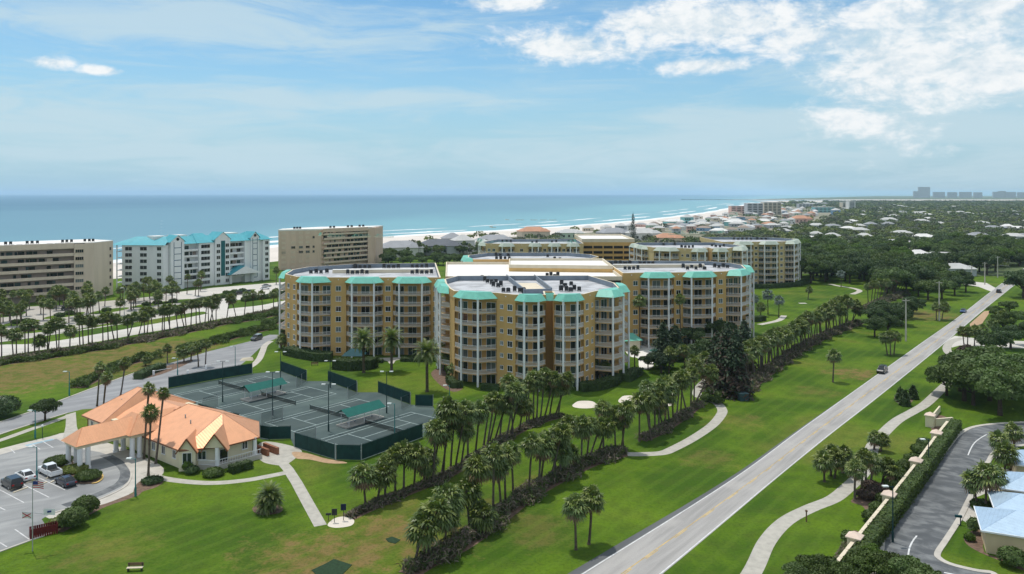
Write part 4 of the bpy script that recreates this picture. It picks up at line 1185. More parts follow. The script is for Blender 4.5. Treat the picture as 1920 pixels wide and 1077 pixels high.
b = MB(); b.add([(A.x - .5, A.y - .9, HL + 1.1), (mA.x + .4, mA.y - .3, HL + 5.2), (mB.x, mB.y, HL + 5.2), (A3.x - .5, A3.y - .7, HL + 1.1), (B.x + .6, B.y + .5, HL + 1.1), (B3.x + .5, B3.y + .7, HL + 1.1)], [(0, 1, 2, 3), (1, 4, 5, 2)]); b.build('gable_roof', M['blueroof'], rt)
tseg(0.746, 0.80, -2, 1.0)
tseg(0.886, 0.93, -2, 0.2)
tseg(0.93, 1.0, -2, 1.4)
wall_windows(rt, LQ(0.93, 1.4), LQ(1.0, 1.4), [0.55], [2.0 + 3 * k for k in range(7)], WSQ)


def hip(name, eave, ridge, z0, z1, m, root, under=True):
    """roof over a 4-gon eave a,b,c,d; ridge from r0 (between d,a) to r1 (between b,c)"""
    a, b_, c_, d_ = [V2(x) for x in eave]
    r0, r1 = [V2(x) for x in ridge]
    o = MB()
    vs = [(p.x, p.y, z0) for p in (a, b_, c_, d_)] + [(r0.x, r0.y, z1), (r1.x, r1.y, z1)]
    o.add(vs, [(0, 1, 5, 4), (1, 2, 5), (2, 3, 4, 5), (3, 0, 4)] + ([(3, 2, 1, 0)] if under else []))
    return o.build(name, m, root)


hip('roof', [(-193, 378), (-165.5, 376.6), LQ(0.06, -15), (-192, 396)], [(-184, 386.5), (-167, 386.5)], HL + 0.02, HL + 3.7, M['blueroof'], rt)
hip('roof', [LQ(0.10, 0.8), LQ(0.6, 0.8), LQ(0.6, -15), LQ(0.10, -15)], [LQ(0.2, -6), LQ(0.5, -6)], HL + 0.05, HL + 3.4, M['blueroof'], rt)
hip('roof', [LQ(0.28, 1.6), LQ(0.46, 1.6), LQ(0.46, -15.4), LQ(0.28, -15.4)], [LQ(0.33, -7), LQ(0.42, -7)], HL + 0.1, HL + 4.6, M['blueroof'], rt)
hip('roof', [LQ(0.58, 0.9), LQ(0.83, 0.9), LQ(0.83, -15), LQ(0.58, -15)], [LQ(0.6, -6), LQ(0.8, -6)], HL + 0.07, HL + 3.4, M['blueroof'], rt)
hip('roof', [LQ(0.75, 1.8), LQ(1.03, 2.2), LQ(1.03, -15.6), LQ(0.75, -15.6)], [LQ(0.83, -6), LQ(0.92, -6)], HL + 0.12, HL + 4.4, M['blueroof'], rt)
for t0, t1 in ((0.0, 0.1), (0.17, 0.29), (0.62, 0.78)):
    b = MB(); b.prism([LQ(t0, -8), LQ(t1, -8), LQ(t1, -14.5), LQ(t0, -14.5)], HL, HL + 4.0); b.build('flat_roof', M['whiteroof'], rt)
# porte-cochere
pc = at(440, 530)
cr = empty('entrance_canopy', (pc.x, pc.y, 0), 0, 'turquoise gabled entrance canopy in front of the white beachfront block', 'canopy')
hip('canopy_roof', [(pc.x - 14, pc.y - 1), (pc.x + 1, pc.y - 9), (pc.x + 12, pc.y + 5), (pc.x - 3, pc.y + 13)], [(pc.x - 7, pc.y + 5), (pc.x + 5.6, pc.y - 1.7)], 4.8, 9.0, M['blueroof'], cr)
v = MB(); v.add([(pc.x + 1.2, pc.y - 9, 4.82), (pc.x + 12.2, pc.y + 5, 4.82), (pc.x + 6.4, pc.y - 2, 8.9)], [(0, 1, 2)]); v.build('gable', M['lwhite'], cr)
for x, y in ((-10, 0), (0.4, -6.4), (8.4, 3.6), (-3, 9)):
    v = MB(); v.box((pc.x + x, pc.y + y, 2.2), (0.8, 0.8, 4.4)); v.build('canopy_post', M['lwhite'], cr)

# tan block
rt = empty('beach_block', (-115, 510, 0), 0, 'pinkish tan beachfront block with shuttered windows and stacked dark balconies', 'building', 'beachfront blocks')
HM = 23.6
b = MB(); b.prism([(-141.5, 478), (-119, 492), (-118.6, 492.9), (-95.6, 520.2), (-90, 520), (-88.5, 541), (-126, 520), (-143, 492)], 0, HM, bottom=False); b.build('wall', M['pink'], rt)
b = MB(); b.prism(offset_poly([V2(p) for p in ((-141.5, 478), (-119, 492), (-92, 519.5), (-88.5, 541), (-126, 520), (-143, 492))], 0.15), HM, HM + 0.9); b.build('roof', M['whiteroof'], rt)
wall_windows(rt, (-141.5, 478), (-119, 492), [0.12, 0.34, 0.52, 0.68], [1.7 + 2.95 * k for k in range(8)], WSHUT, 0.7)
wall_windows(rt, (-141.5, 478), (-119, 492), [0.121, 0.341, 0.521, 0.681], [1.7 + 2.95 * k for k in (3, 4)], WTAN, 0.9)
wall_windows(rt, (-141.5, 478), (-119, 492), [0.82], [1.7 + 2.95 * k for k in (3, 4, 6)], WTANS)
wall_windows(rt, (-143, 492), (-141.5, 478), [0.75], [1.7 + 2.95 * k for k in range(8)], WTANS)
gallery(rt, (-117, 491.5), (-94, 518.8), 3.0, 7, 2.95, 'pink', 'pinklt', 2.05, 0.85, 0.9)
b = MB(); b.bar((-117.5, 491, 0), (-93, 518.6, 0), 0.25, 22.2, HM + 0.95); b.build('fascia', M['pink'], rt)
b = MB(); b.prism([(-94.5, 517.5), (-90.5, 519.2), (-88.6, 541), (-92, 540)], 0, HM + 0.4); b.build('end_wall', M['pink'], rt)
for x, y in [(-134, 486), (-132.5, 487), (-131, 488), (-115, 500), (-113, 501), (-106, 510), (-104, 512), (-100, 518), (-98, 520)]:
    o = empty('rooftop_condenser', (x, y, HM + 0.9), 0.5, 'dark condenser unit on the tan beachfront block', 'air conditioner', 'condensers on the tan block')
    inst('casing', AC[0], o, scale=1.25); inst('fan_grille', AC[1], o, (0, 0, 0.25))


# ------------------------------------------------------------------ clubhouse
UU, VV = Vector((0.622, 0.784)), Vector((0.784, -0.622))
C0 = Vector((-55.0, 132.5))
UV = lambda u, v: C0 + UU * u + VV * v
ch = empty('clubhouse', (C0.x, C0.y, 0), 0, 'cream clubhouse with copper-orange seamed metal roofs beside the tennis courts', 'building')
foot = [UV(0, -27), UV(0, -0.4), UV(4.4, 2.6), UV(11.0, 3.0), UV(15.6, -4.4), UV(15.6, -27)]
b = MB(); b.prism(foot, 0, 3.9, bottom=False); b.build('wall', M['cream'], ch)
b = MB(); b.prism([UV(-0.9, -33.8), UV(-0.9, -27.05), UV(16, -27.05), UV(16, -33.8)], 0, 3.9, bottom=False); b.build('wall', M['cream'], ch)


def roof_faces(name, faces, root, fascia=None):
    """each slope is its own mesh so that the seams run down it"""
    for vs, m in faces:
        b = MB(); b.add([(p.x, p.y, z) for p, z in vs], [tuple(range(len(vs)))])
        o = b.build(name, M[m], root)
        bm = bmesh.new(); bm.from_mesh(o.data)
        bmesh.ops.solidify(bm, geom=bm.faces[:], thickness=-0.08)
        bm.to_mesh(o.data); bm.free()


Z0, Z1 = 3.55, 7.3
e = [UV(-0.9, -16), UV(-0.9, 0), UV(4.9, 3.9), UV(11.6, 4.2), UV(17, -4), UV(17, -16)]
r1, r2 = UV(8, -13), UV(8.6, -2.5)
roof_faces('roof_slope', [([(e[0], Z0), (e[1], Z0), (r2, Z1), (r1, Z1)], 'copper_v'), ([(e[1], Z0), (e[2], Z0), (r2, Z1)], 'copper_u'),
                          ([(e[2], Z0), (e[3], Z0), (r2, Z1)], 'copper_u'), ([(e[3], Z0), (e[4], Z0), (r2, Z1)], 'copper_v'), ([(e[4], Z0), (e[5], Z0), (r1, Z1), (r2, Z1)], 'copper_v'), ([(e[5], Z0), (e[0], Z0), (r1, Z1)], 'copper_u')], ch)
e = [UV(-1.7, -34.7), UV(-1.7, -26.2), UV(17, -26.2), UV(17, -34.7)]
r1, r2 = UV(7.6, -31.4), UV(7.6, -29.6)
roof_faces('roof_slope', [([(e[0], Z0), (e[1], Z0), (r2, 7.7), (r1, 7.7)], 'copper_v'), ([(e[1], Z0), (e[2], Z0), (r2, 7.7)], 'copper_u'),
                          ([(e[2], Z0), (e[3], Z0), (r1, 7.7), (r2, 7.7)], 'copper_v'), ([(e[3], Z0), (e[0], Z0), (r1, 7.7)], 'copper_u')], ch)
def caps(lines, m='bronze', rad=0.09):
    for (p_, z_), (q_, y_) in lines:
        c_ = MB(); c_.tube((p_.x, p_.y, z_ + .06), (q_.x, q_.y, y_ + .06), rad, n=5); c_.build('ridge_cap', M[m], ch)


M['cap'] = mat('copper_cap', (0.52, 0.25, 0.14), 0.5)
caps([((r1, 7.7), (r2, 7.7))] + [((x_, Z0), (y_, 7.7)) for x_, y_ in zip(e, (r1, r2, r2, r1))], 'cap')
e_ = [UV(-0.9, -16), UV(-0.9, 0), UV(4.9, 3.9), UV(11.6, 4.2), UV(17, -4), UV(17, -16)]
r1_, r2_ = UV(8, -13), UV(8.6, -2.5)
caps([((r1_, Z1), (r2_, Z1))] + [((x_, Z0), (y_, Z1)) for x_, y_ in zip(e_, (r1_, r2_, r2_, r2_, r2_, r1_))], 'cap')
caps([((a_, Z0 - .16), (b_, Z0 - .16)) for a_, b_ in zip(e_, e_[1:])] + [((a_, Z0 - .16), (b_, Z0 - .16)) for a_, b_ in zip(e, e[1:])], 'bronze', .1)
for u_, v_, z_ in ((4.5, -6, 6.3), (5.2, -9, 6.6), (4, -30.5, 6.2)):
    p_ = UV(u_, v_); c_ = MB(); c_.tube((p_.x, p_.y, z_ - 1), (p_.x, p_.y, z_ + .1), .12, n=6); c_.build('vent_pipe', M['steel'], ch)
# link roof between the wings
e = [UV(0.2, -27), UV(0.2, -15.4), UV(15.4, -15.4), UV(15.4, -27)]
roof_faces('roof_slope', [([(e[0], Z0), (e[1], Z0), (UV(7.8, -15.4), 6.4), (UV(7.8, -27), 6.4)], 'copper_v'), ([(e[2], Z0), (e[3], Z0), (UV(7.8, -27), 6.4), (UV(7.8, -15.4), 6.4)], 'copper_v')], ch)
# canopy over the drive, with a hipped far end
zc0, zc1 = 4.3, 6.5
cu0, cu1, cv0, cv1 = -11.9, 3.0, -18.6, -12.8
e = [UV(cu0, cv1), UV(cu1, cv1), UV(cu1, cv0), UV(cu0, cv0)]
m0, m1 = UV(cu0 + 2.2, (cv0 + cv1) / 2), UV(cu1 + 4, (cv0 + cv1) / 2)
roof_faces('canopy_slope', [([(e[0], zc0), (e[1], zc0), (m1, zc1), (m0, zc1)], 'copper_u'), ([(e[2], zc0), (e[3], zc0), (m0, zc1), (m1, zc1)], 'copper_u'), ([(e[3], zc0), (e[0], zc0), (m0, zc1)], 'copper_v')], ch)
b = MB(); b.prism([UV(cu0 + .4, cv0 + .4), UV(cu1, cv0 + .4), UV(cu1, cv1 - .4), UV(cu0 + .4, cv1 - .4)], 3.75, 4.28); b.build('canopy_beam', M['cream'], ch)
# raised cross hip half way along
e = [UV(-3.6, -11.6), UV(2.4, -11.6), UV(2.4, -20), UV(-3.6, -20)]
r1, r2 = UV(-0.6, -17), UV(-0.6, -14.6)
roof_faces('canopy_slope', [([(e[0], 4.32), (e[1], 4.32), (r2, 7.0)], 'copper_u'), ([(e[3], 4.32), (e[0], 4.32), (r2, 7.0), (r1, 7.0)], 'copper_v'), ([(e[1], 4.32), (e[2], 4.32), (r1, 7.0), (r2, 7.0)], 'copper_v'), ([(e[2], 4.32), (e[3], 4.32), (r1, 7.0)], 'copper_u')], ch)
b = MB(); b.prism([UV(-3.0, -19.4), UV(1.8, -19.4), UV(1.8, -12.2), UV(-3.0, -12.2)], 3.7, 4.27); b.build('canopy_beam', M['cream'], ch)
for u_, v_ in ((-11.0, -13.5), (-9.7, -13.5), (-11.0, -17.9), (-9.7, -17.9), (-2.6, -12.7), (-1.3, -12.7), (-2.6, -18.7), (-1.3, -18.7)):
    p = UV(u_, v_)
    v = MB(); v.tube((p.x, p.y, 0), (p.x, p.y, 3.8), 0.42, n=12, cap=False); v.tube((p.x, p.y, 0), (p.x, p.y, 0.4), 0.52, n=12); v.build('column', M['white'], ch, smooth=False)


def gable(root, c, dirn, wd, dep, zb, zt, wall_m, roof_m, window=None):
    """gable dormer at c facing dirn"""
    d = dirn.normalized(); s = Vector((-d.y, d.x))
    A, B = c - s * wd / 2, c + s * wd / 2
    b = MB(); b.add([(A.x, A.y, 0 if window else zb), (B.x, B.y, 0 if window else zb), (B.x, B.y, zb), (c.x, c.y, zt), (A.x, A.y, zb)] if window else [(A.x, A.y, zb), (B.x, B.y, zb), (c.x, c.y, zt)], [(0, 1, 2, 3, 4)] if window else [(0, 1, 2)])
    if window:
        for P_ in (A, B):
            Q_ = P_ - d * 1.5
            b.add([(P_.x, P_.y, 0), (Q_.x, Q_.y, 0), (Q_.x, Q_.y, zb), (P_.x, P_.y, zb)], [(0, 1, 2, 3)])
    b.build('gable_wall', M[wall_m], root)
    ov = 0.45
    cf, cb = c + d * ov, c - d * dep
    for sg in (-1, 1):
        E1 = c + s * sg * (wd / 2 + 0.4) + d * ov
        E2 = c + s * sg * (wd / 2 + 0.4) - d * dep * 0.15
        zl = zb - 0.4 * (zt - zb) / (wd / 2)
        bb = MB(); bb.add([(E1.x, E1.y, zl + .1), (cf.x, cf.y, zt + .1), (cb.x, cb.y, zt + .1), (E2.x, E2.y, zl + .1)], [(0, 1, 2, 3)])
        o = bb.build('gable_roof', M[roof_m], root)
        bm = bmesh.new(); bm.from_mesh(o.data); bmesh.ops.solidify(bm, geom=bm.faces[:], thickness=0.1); bm.to_mesh(o.data); bm.free()
        bb = MB(); bb.tube((E1.x, E1.y, zl), (cf.x, cf.y, zt), 0.12, n=4); bb.build('barge_board', M['bronze'], root)


dg = (VV - UU)
gable(ch, UV(0.1, 0.7), dg, 2.7, 5.0, 3.6, 5.5, 'cream', 'copper_u', True)
gable(ch, UV(3.3, 3.8), dg, 3.6, 5.5, 3.7, 6.1, 'cream', 'copper_v', False)
p = UV(0.1, 0.7) + dg.normalized() * 0.02
put_window(ch, p, dg.normalized(), 2.2, window_mesh(1.5, 1.8, [GL[0]], 2))
CW = window_mesh(1.1, 1.4, [GL[0], GL[1], GL[3]], 2)
for v_ in (-3.2, -6.8, -10.2): put_window(ch, UV(0, v_) - UU * 0.004, -UU, 2.1, CW)
for v_ in (-32, -29): put_window(ch, UV(-0.9, v_) - UU * 0.004, -UU, 2.1, CW)
put_window(ch, UV(2.2, 1.1) + dg.normalized() * 0.03, dg.normalized(), 2.2, window_mesh(2.0, 1.5, [GL[0]], 3))
put_window(ch, UV(5.6, 2.67) + VV * 0.02, VV, 1.7, window_mesh(1.6, 2.2, [GL[3]], 1))
put_window(ch, UV(9.5, 2.91) + VV * 0.02, VV, 2.5, CW)
# porch: deck, two columns, railing, stair walls of brick
pd = [UV(1.6, 1.2), UV(3.2, 4.4), UV(11.6, 5.0), UV(11.2, 3.05), UV(4.45, 2.65)]
b = MB(); b.prism(pd, 0, 0.7); b.build('porch_deck', M['concrete'], ch)
for u_, v_ in ((3.6, 4.0), (10.9, 3.9)):
    p = UV(u_, v_)
    v = MB(); v.tube((p.x, p.y, 0.0), (p.x, p.y, 3.75), 0.34, n=10, cap=False); v.build('porch_column', M['white'], ch)
v = MB()
for P_, Q_ in ((UV(1.7, 1.4), UV(3.2, 4.3)), (UV(3.2, 4.3), UV(11.5, 4.9))):
    v.bar((P_.x, P_.y, 0), (Q_.x, Q_.y, 0), 0.06, 1.65, 1.74); v.bar((P_.x, P_.y, 0), (Q_.x, Q_.y, 0), 0.06, 0.85, 0.92)
    for k in range(18):
        q = P_.lerp(Q_, (k + .5) / 18); v.box((q.x, q.y, 1.27), (0.05, 0.05, 0.75), 0)
v.build('porch_railing', M['white'], ch)
for k, (u_, v_) in enumerate(((13.0, 4.8), (14.6, 5.4))):
    p, q = UV(u_, v_), UV(u_ + 0.2, v_ - 4.5)
    v = MB(); v.bar((p.x, p.y, 0), (q.x, q.y, 0), 0.5, 0, 1.2); v.build('stair_wall', M['brick'], ch)
for u_, v_ in ((-0.1, -0.4), (-0.1, -11.8), (-1.0, -33.7)):
    p = UV(u_, v_); v = MB(); v.tube((p.x, p.y, 0), (p.x, p.y, 3.6), 0.08, n=6); v.build('downpipe', M['bronze'], ch)

# ------------------------------------------------------------------ tennis courts
courtpoly = ats([(316, 729), (395, 714), (473, 701), (526, 696), (575, 715), (614, 715), (669, 736), (709, 736), (769, 759), (812, 762), (822, 785), (792, 821), (678, 863), (628, 862), (552, 839), (545, 823), (492, 825), (440, 800), (370, 780), (300, 748)])
sheet('tennis_court_apron', courtpoly, 0.010, M['court'])
CO = Vector((-50.2, 160.2))
CP = lambda k, u, v: CO + UU * u + VV * (17.8 * k + v)
for k in (-2, -1, 0, 1):
    sheet('tennis_court', [CP(k, 0, 0), CP(k, 23.77, 0), CP(k, 23.77, 10.97), CP(k, 0, 10.97)], 0.015, M['courtin'])
    seg = [((0, 0), (23.77, 0)), ((0, 10.97), (23.77, 10.97)), ((0, 1.37), (23.77, 1.37)), ((0, 9.6), (23.77, 9.6)), ((0, 0), (0, 10.97)), ((23.77, 0), (23.77, 10.97)), ((5.48, 1.37), (5.48, 9.6)), ((18.28, 1.37), (18.28, 9.6)), ((5.48, 5.485), (18.28, 5.485))]
    for j, (a_, c_) in enumerate(seg):
        A, B = CP(k, *a_), CP(k, *c_)
        ribbon('court_line', [Vector((A.x, A.y, 0)), Vector((B.x, B.y, 0))], 0.17, 0.020 + 0.003 * (j > 3), M['linecourt'])
    A, B = CP(k, 11.885, -0.9), CP(k, 11.885, 11.87)
    which = {-2: 'by the resort drive', -1: 'behind the clubhouse', 0: 'next to the near shelter', 1: 'nearest the palm row'}[k]
    nt = empty('tennis_net', (A.x, A.y, 0), 0, 'dark tennis net on the court %s' % which, 'net', 'tennis nets')
    for P_ in (A, B):
        v = MB(); v.tube((P_.x, P_.y, 0), (P_.x, P_.y, 1.1), 0.06, n=6); v.build('post', M['polegreen'], nt)
    v = MB(); v.bar((A.x, A.y, 0), (B.x, B.y, 0), 0.02, 0.08, 0.92)
    nm = M.get('net')
    if not nm:
        nm = mat('net_mesh', (0.012, 0.016, 0.016), 0.9); M['net'] = nm
        t = NT(nm.node_tree); tr = t.node('ShaderNodeBsdfTransparent'); mx = t.node('ShaderNodeMixShader'); mx.inputs[0].default_value = 0.55
        t.l.new(t.n['Principled BSDF'].outputs[0], mx.inputs[1]); t.l.new(tr.outputs[0], mx.inputs[2]); t.l.new(mx.outputs[0], t.n['Material Output'].inputs[0])
    v.build('mesh', nm, nt)
    v = MB(); v.bar((A.x, A.y, 0), (B.x, B.y, 0), 0.05, 0.92, 0.99); v.build('tape', M['linecourt'], nt)


M['link'] = M['net'].copy(); M['link'].name = 'chain_link'
[n_ for n_ in M['link'].node_tree.nodes if n_.type == 'MIX_SHADER'][0].inputs[0].default_value = 0.84


def fence(pts, label, h=2.8, screen=True, name='windscreen_fence', group='tennis fences', m='screen'):
    P_ = ats(pts)
    r = empty(name, (P_[0].x, P_[0].y, 0), 0, label, 'fence', group)
    first = True
    for a_, c_ in zip(P_, P_[1:]):
        n_ = max(1, round((c_ - a_).length / 3.4))
        for k in range(n_):
            A, B = a_.lerp(c_, k / n_), a_.lerp(c_, (k + 1) / n_)
            if first or True:
                v = MB(); v.tube((A.x, A.y, 0), (A.x, A.y, h + 0.05), 0.05, n=6); v.build('post', M['steel' if not screen else 'polegreen'], r)
            v = MB()
            if screen: v.bar(A, B, 0.03, 0.12, h - 0.12); v.build('screen_panel', M[m], r)
            else: v.bar(A, B, 0.02, 0.05, h); v.build('mesh_panel', M['link'], r)
            v = MB(); v.tube((A.x, A.y, h), (B.x, B.y, h), 0.035, n=5); v.build('rail', M['polegreen'], r)
    A = P_[-1]
    v = MB(); v.tube((A.x, A.y, 0), (A.x, A.y, h + 0.05), 0.06, n=6); v.build('post', M['steel'], r)
    return r


fence([(316, 729), (395, 714), (473, 701)], 'dark screened tennis fence along the resort drive')
fence([(527, 697), (575, 715)], 'dark green tennis fence behind the court by the resort drive')
fence([(615, 716), (669, 736)], 'dark green tennis fence behind the middle court, below the gazebo hedge')
fence([(709, 737), (769, 759)], 'dark green tennis fence on the side of the single date palm')
fence([(779, 762), (812, 763)], 'short dark green tennis fence beside the palm row', 2.6)
fence([(792, 821), (735, 842), (678, 863)], 'dark green tennis fence along the palm row')
fence([(676, 864), (630, 863)], 'short dark green fence panel at the court corner, between silver gate posts')
fence([(627, 862), (552, 839)], 'dark green tennis fence above the tan dirt bed')
fence([(545, 824), (505, 825), (488, 822)], 'dark teal fence and gate behind the brick stair walls', 2.6)
fence([(448, 802), (400, 790), (372, 781)], 'dark green fence behind the clubhouse roof')
for k, (a_, c_) in enumerate((((575, 716), (556, 727)), ((670, 738), (652, 748)), ((770, 760), (752, 768)), ((553, 838), (592, 826)), ((490, 800), (530, 788)), ((380, 770), (408, 762)))):
    fence([a_, c_], 'see-through chain-link divider between two tennis courts', 2.6, False, 'chain_link_divider', 'chain-link dividers')


def shelter(px, label):
    c = at(*px)
    r = empty('court_shelter', (c.x, c.y, 0), 0, label, 'shelter', 'court shelters')
    f = lambda u, v: Vector((c.x, c.y)) + UU * u + VV * v
    b = MB(); b.prism([f(-5, -1.6), f(5, -1.6), f(5, 1.6), f(-5, 1.6)], 0, 0.22); b.build('slab', M['concrete'], r)
    for u_ in (-4, 0, 4):
        for v_ in (-1.2, 1.2):
            p = f(u_, v_); v = MB(); v.tube((p.x, p.y, 0.2), (p.x, p.y, 2.5), 0.06, n=6); v.build('post', M['white'], r)
    b = MB()
    for sg in (-1, 1):
        E1, E2, R1, R2 = f(-5, sg * 2.1), f(5, sg * 2.1), f(-5, 0), f(5, 0)
        b.add([(E1.x, E1.y, 2.35), (E2.x, E2.y, 2.35), (R2.x, R2.y, 3.5), (R1.x, R1.y, 3.5)], [(0, 1, 2, 3)])
    b.build('canopy', M['canvas'], r)
    for u_ in (-2.4, 2.2):
        b = MB(); p = f(u_, 0); b.box((p.x, p.y, 0.62), (2.4, 0.45, 0.08), math.atan2(UU.y, UU.x))
        for s_ in (-0.9, 0.9):
            q = f(u_ + s_, 0); b.box((q.x, q.y, 0.4), (0.1, 0.4, 0.4), math.atan2(UU.y, UU.x))
        b.build('bench', M['steel'], r)
    return r


shelter((494, 744), 'green canvas shelter between the two courts by the resort drive')
shelter((676, 791), 'green canvas shelter between the two courts near the palm row')


def light_pole(px, topy, label, heads=2, m='polegreen', name='court_light', group='court lights'):
    p = at(*px)
    h = CAM_H - (topy - HY) * p.y / FPX
    r = empty(name, tuple(p), 0, label, 'lamp post', group)
    v = MB(); v.tube((0, 0, 0), (0, 0, 1.4), 0.16, n=8); v.tube((0, 0, 1.4), (0, 0, h), 0.10, 0.07, n=8); inst('pole', v.mesh('pole', M[m]), r)
    for sx in ((-1, 1) if heads == 2 else (-1,)):
        a = inst('arm', (lambda q: (q.tube((0, 0, h - 0.1), (sx * 0.8, 0, h), 0.04, n=5), q.mesh('arm', M[m]))[1])(MB()), r)
        v = MB(); v.box((sx * 1.0, 0, h + 0.02), (0.75, 0.5, 0.14)); inst('lamp_head', v.mesh('lamp_head', M['lamp']), a)
    return r


for px, ty, lab in (((417.5, 754), 678, 'dark double-headed court light beside the clubhouse court'), ((511, 779), 698, 'dark double-headed court light between middle courts'), ((526, 729), 660, 'dark double-headed court light at the back fence'),
                    ((616, 809), 721, 'dark double-headed court light beside the near shelter'), ((725, 775), 697, 'dark double-headed court light by the single date palm'), ((619, 727), 677, 'dark double-headed court light below the gazebo hedge')):
    light_pole(px, ty, lab)
for px, ty, lab in (((441, 696), 650, 'teal street lamp at the drive edge by the court fence'), ((740, 833), 757, 'teal street lamp at the corner fence of the courts'), ((254, 931), 860, 'teal street lamp on the lawn edge by the clubhouse path'),
                    ((69, 899), 838, 'teal street lamp between the parked cars'), ((66, 822), 770, 'teal street lamp beside the footpath to the drive'), ((130, 742), 697, 'teal street lamp on the dry lawn across the drive'), ((333, 704), 672, 'teal street lamp beside the gate palms'), ((843, 770), 723, 'teal street lamp on the lawn by the twin-lobed tower')):
    light_pole(px, ty, lab, 1, 'poleteal', 'street_lamp', 'teal street lamps')
light_pole((233, 592), 540, 'tall pale lamp post on the shore street verge', 1, 'steel', 'street_lamp', 'pale street lamps')
light_pole((1674, 1017), 912, 'dark green street lamp by the wall pillar and hedge', 1, 'polegreen', 'street_lamp', 'residential street lamps')
light_pole((1741, 880), 824, 'dark green street lamp further along the hedge', 1, 'polegreen', 'street_lamp', 'residential street lamps')
p = at(79.5, 822); r = empty('globe_lamp', tuple(p), 0, 'short dark lamp post with a white globe on the lawn strip', 'lamp post')
v = MB(); v.tube((0, 0, 0), (0, 0, 2.2), 0.06, n=6); inst('pole', v.mesh('pole', M['polegreen']), r)
bm = bmesh.new(); bmesh.ops.create_icosphere(bm, subdivisions=2, radius=0.25); me = bpy.data.meshes.new('globe'); bm.to_mesh(me); bm.free(); me.materials.append(M['lamp']); inst('globe', me, r, (0, 0, 2.35))

# gazebo by the tennis wing
p = at(664, 683)
r = empty('gazebo', tuple(p), 0, 'dark teal hipped gazebo behind the hedge of the tennis wing', 'gazebo')
hip('roof', [(p.x - 3, p.y - 2.4), (p.x + 3, p.y - 2.4), (p.x + 3, p.y + 2.4), (p.x - 3, p.y + 2.4)], [(p.x - 0.8, p.y), (p.x + 0.8, p.y)], 2.6, 4.2, M['canvasd'], r)
for sx in (-2.6, 2.6):
    for sy in (-2, 2):
        v = MB(); v.tube((p.x + sx, p.y + sy, 0), (p.x + sx, p.y + sy, 2.62), 0.1, n=6); v.build('post', M['brown'], r)


def bench(px, rz, label, top='brown'):
    p = at(*px)
    r = empty('park_bench', tuple(p), rz, label, 'bench')
    for k in range(4):
        v = MB(); v.box((0, -0.2 + 0.13 * k, 0.45), (1.9, 0.11, 0.05)); inst('seat_slat', v.mesh('seat_slat', M[top]), r)
    for k in range(3):
        v = MB(); v.box((0, 0.28, 0.6 + 0.14 * k), (1.9, 0.05, 0.11)); inst('back_slat', v.mesh('back_slat', M['brown']), r)
    for sx in (-0.8, 0.8):
        v = MB(); v.box((sx, 0.02, 0.215), (0.08, 0.5, 0.43)); v.box((sx, 0.24, 0.67), (0.08, 0.06, 0.5)); inst('leg', v.mesh('leg', M['acdark']), r)
    return r


bench((253, 1071), R(4), 'brown slatted bench on the open lawn below the parking lot', 'creampar')
bench((590, 686), R(10), 'tan bench on the lawn behind the tennis fence')
# tee signs and washers on the sand pad
for px, h, lab, m in (((627, 980), 1.6, 'dark ball washer box on a post, on the sand pad', 'acdark'), ((644, 976), 2.0, 'navy blue tee sign on a post, on the sand pad', 'navy'), ((616, 976), 1.0, 'short dark bin post on the edge of the sand pad', 'acdark')):
    p = at(*px); r = empty('tee_sign', tuple(p), 0.1, lab, 'sign')
    v = MB(); v.tube((0, 0, 0), (0, 0, h), 0.05, n=6); inst('post', v.mesh('post', M['acdark']), r)
    v = MB(); v.box((0, -0.06, h - 0.1), (0.75, 0.1, 0.9 if h > 1.2 else 0.3)); inst('board', v.mesh('board', M[m]), r)
p = at(1512, 979); r = empty('path_marker', tuple(p), 0, 'small brown marker post beside the right-hand footpath', 'post')
v = MB(); v.tube((0, 0, 0), (0, 0, 1.5), 0.09, n=6); inst('post', v.mesh('post', M['brown']), r)
v = MB(); v.box((0, 0, 1.55), (0.26, 0.26, 0.22)); inst('cap', v.mesh('cap', M['brown']), r)
# red wooden planter box by the flags
p = at(82, 1003); r = empty('wooden_enclosure', tuple(p), math.atan2(UU.y, UU.x) - R(15), 'dark red slatted wooden enclosure beside the flagpole', 'enclosure')
for k in range(12):
    v = MB(); v.box((-1.5 + 0.27 * k, -0.6, 0.65), (0.23, 0.05, 1.3)); inst('slat', v.mesh('slat', M['redwood']), r)
    v = MB(); v.box((-1.5 + 0.27 * k, 0.6, 0.65), (0.23, 0.05, 1.3)); inst('slat', v.mesh('slat', M['redwood']), r)
for sx in (-1.62, 1.6):
    v = MB(); v.box((sx, 0, 0.65), (0.06, 1.2, 1.3)); inst('end_panel', v.mesh('end_panel', M['redwood']), r)
# flagpole and flags
p = at(61, 1034); ph = 9.2
r = empty('flagpole', tuple(p), 0, 'thin grey flagpole with a crossarm on the lawn edge by the parking lot', 'flagpole')
v = MB(); v.tube((0, 0, 0), (0, 0, ph), 0.07, 0.04, n=6); inst('pole', v.mesh('pole', M['steel']), r)
v = MB(); v.tube((-1.6, 0.3, 5.0), (1.6, -0.3, 5.0), 0.04, n=5); inst('crossarm', v.mesh('crossarm', M['steel']), r)
v = MB(); v.tube((0, 0, ph), (0, 0, ph + 0.16), 0.09, n=6); inst('finial', v.mesh('finial', M['yellow']), r)


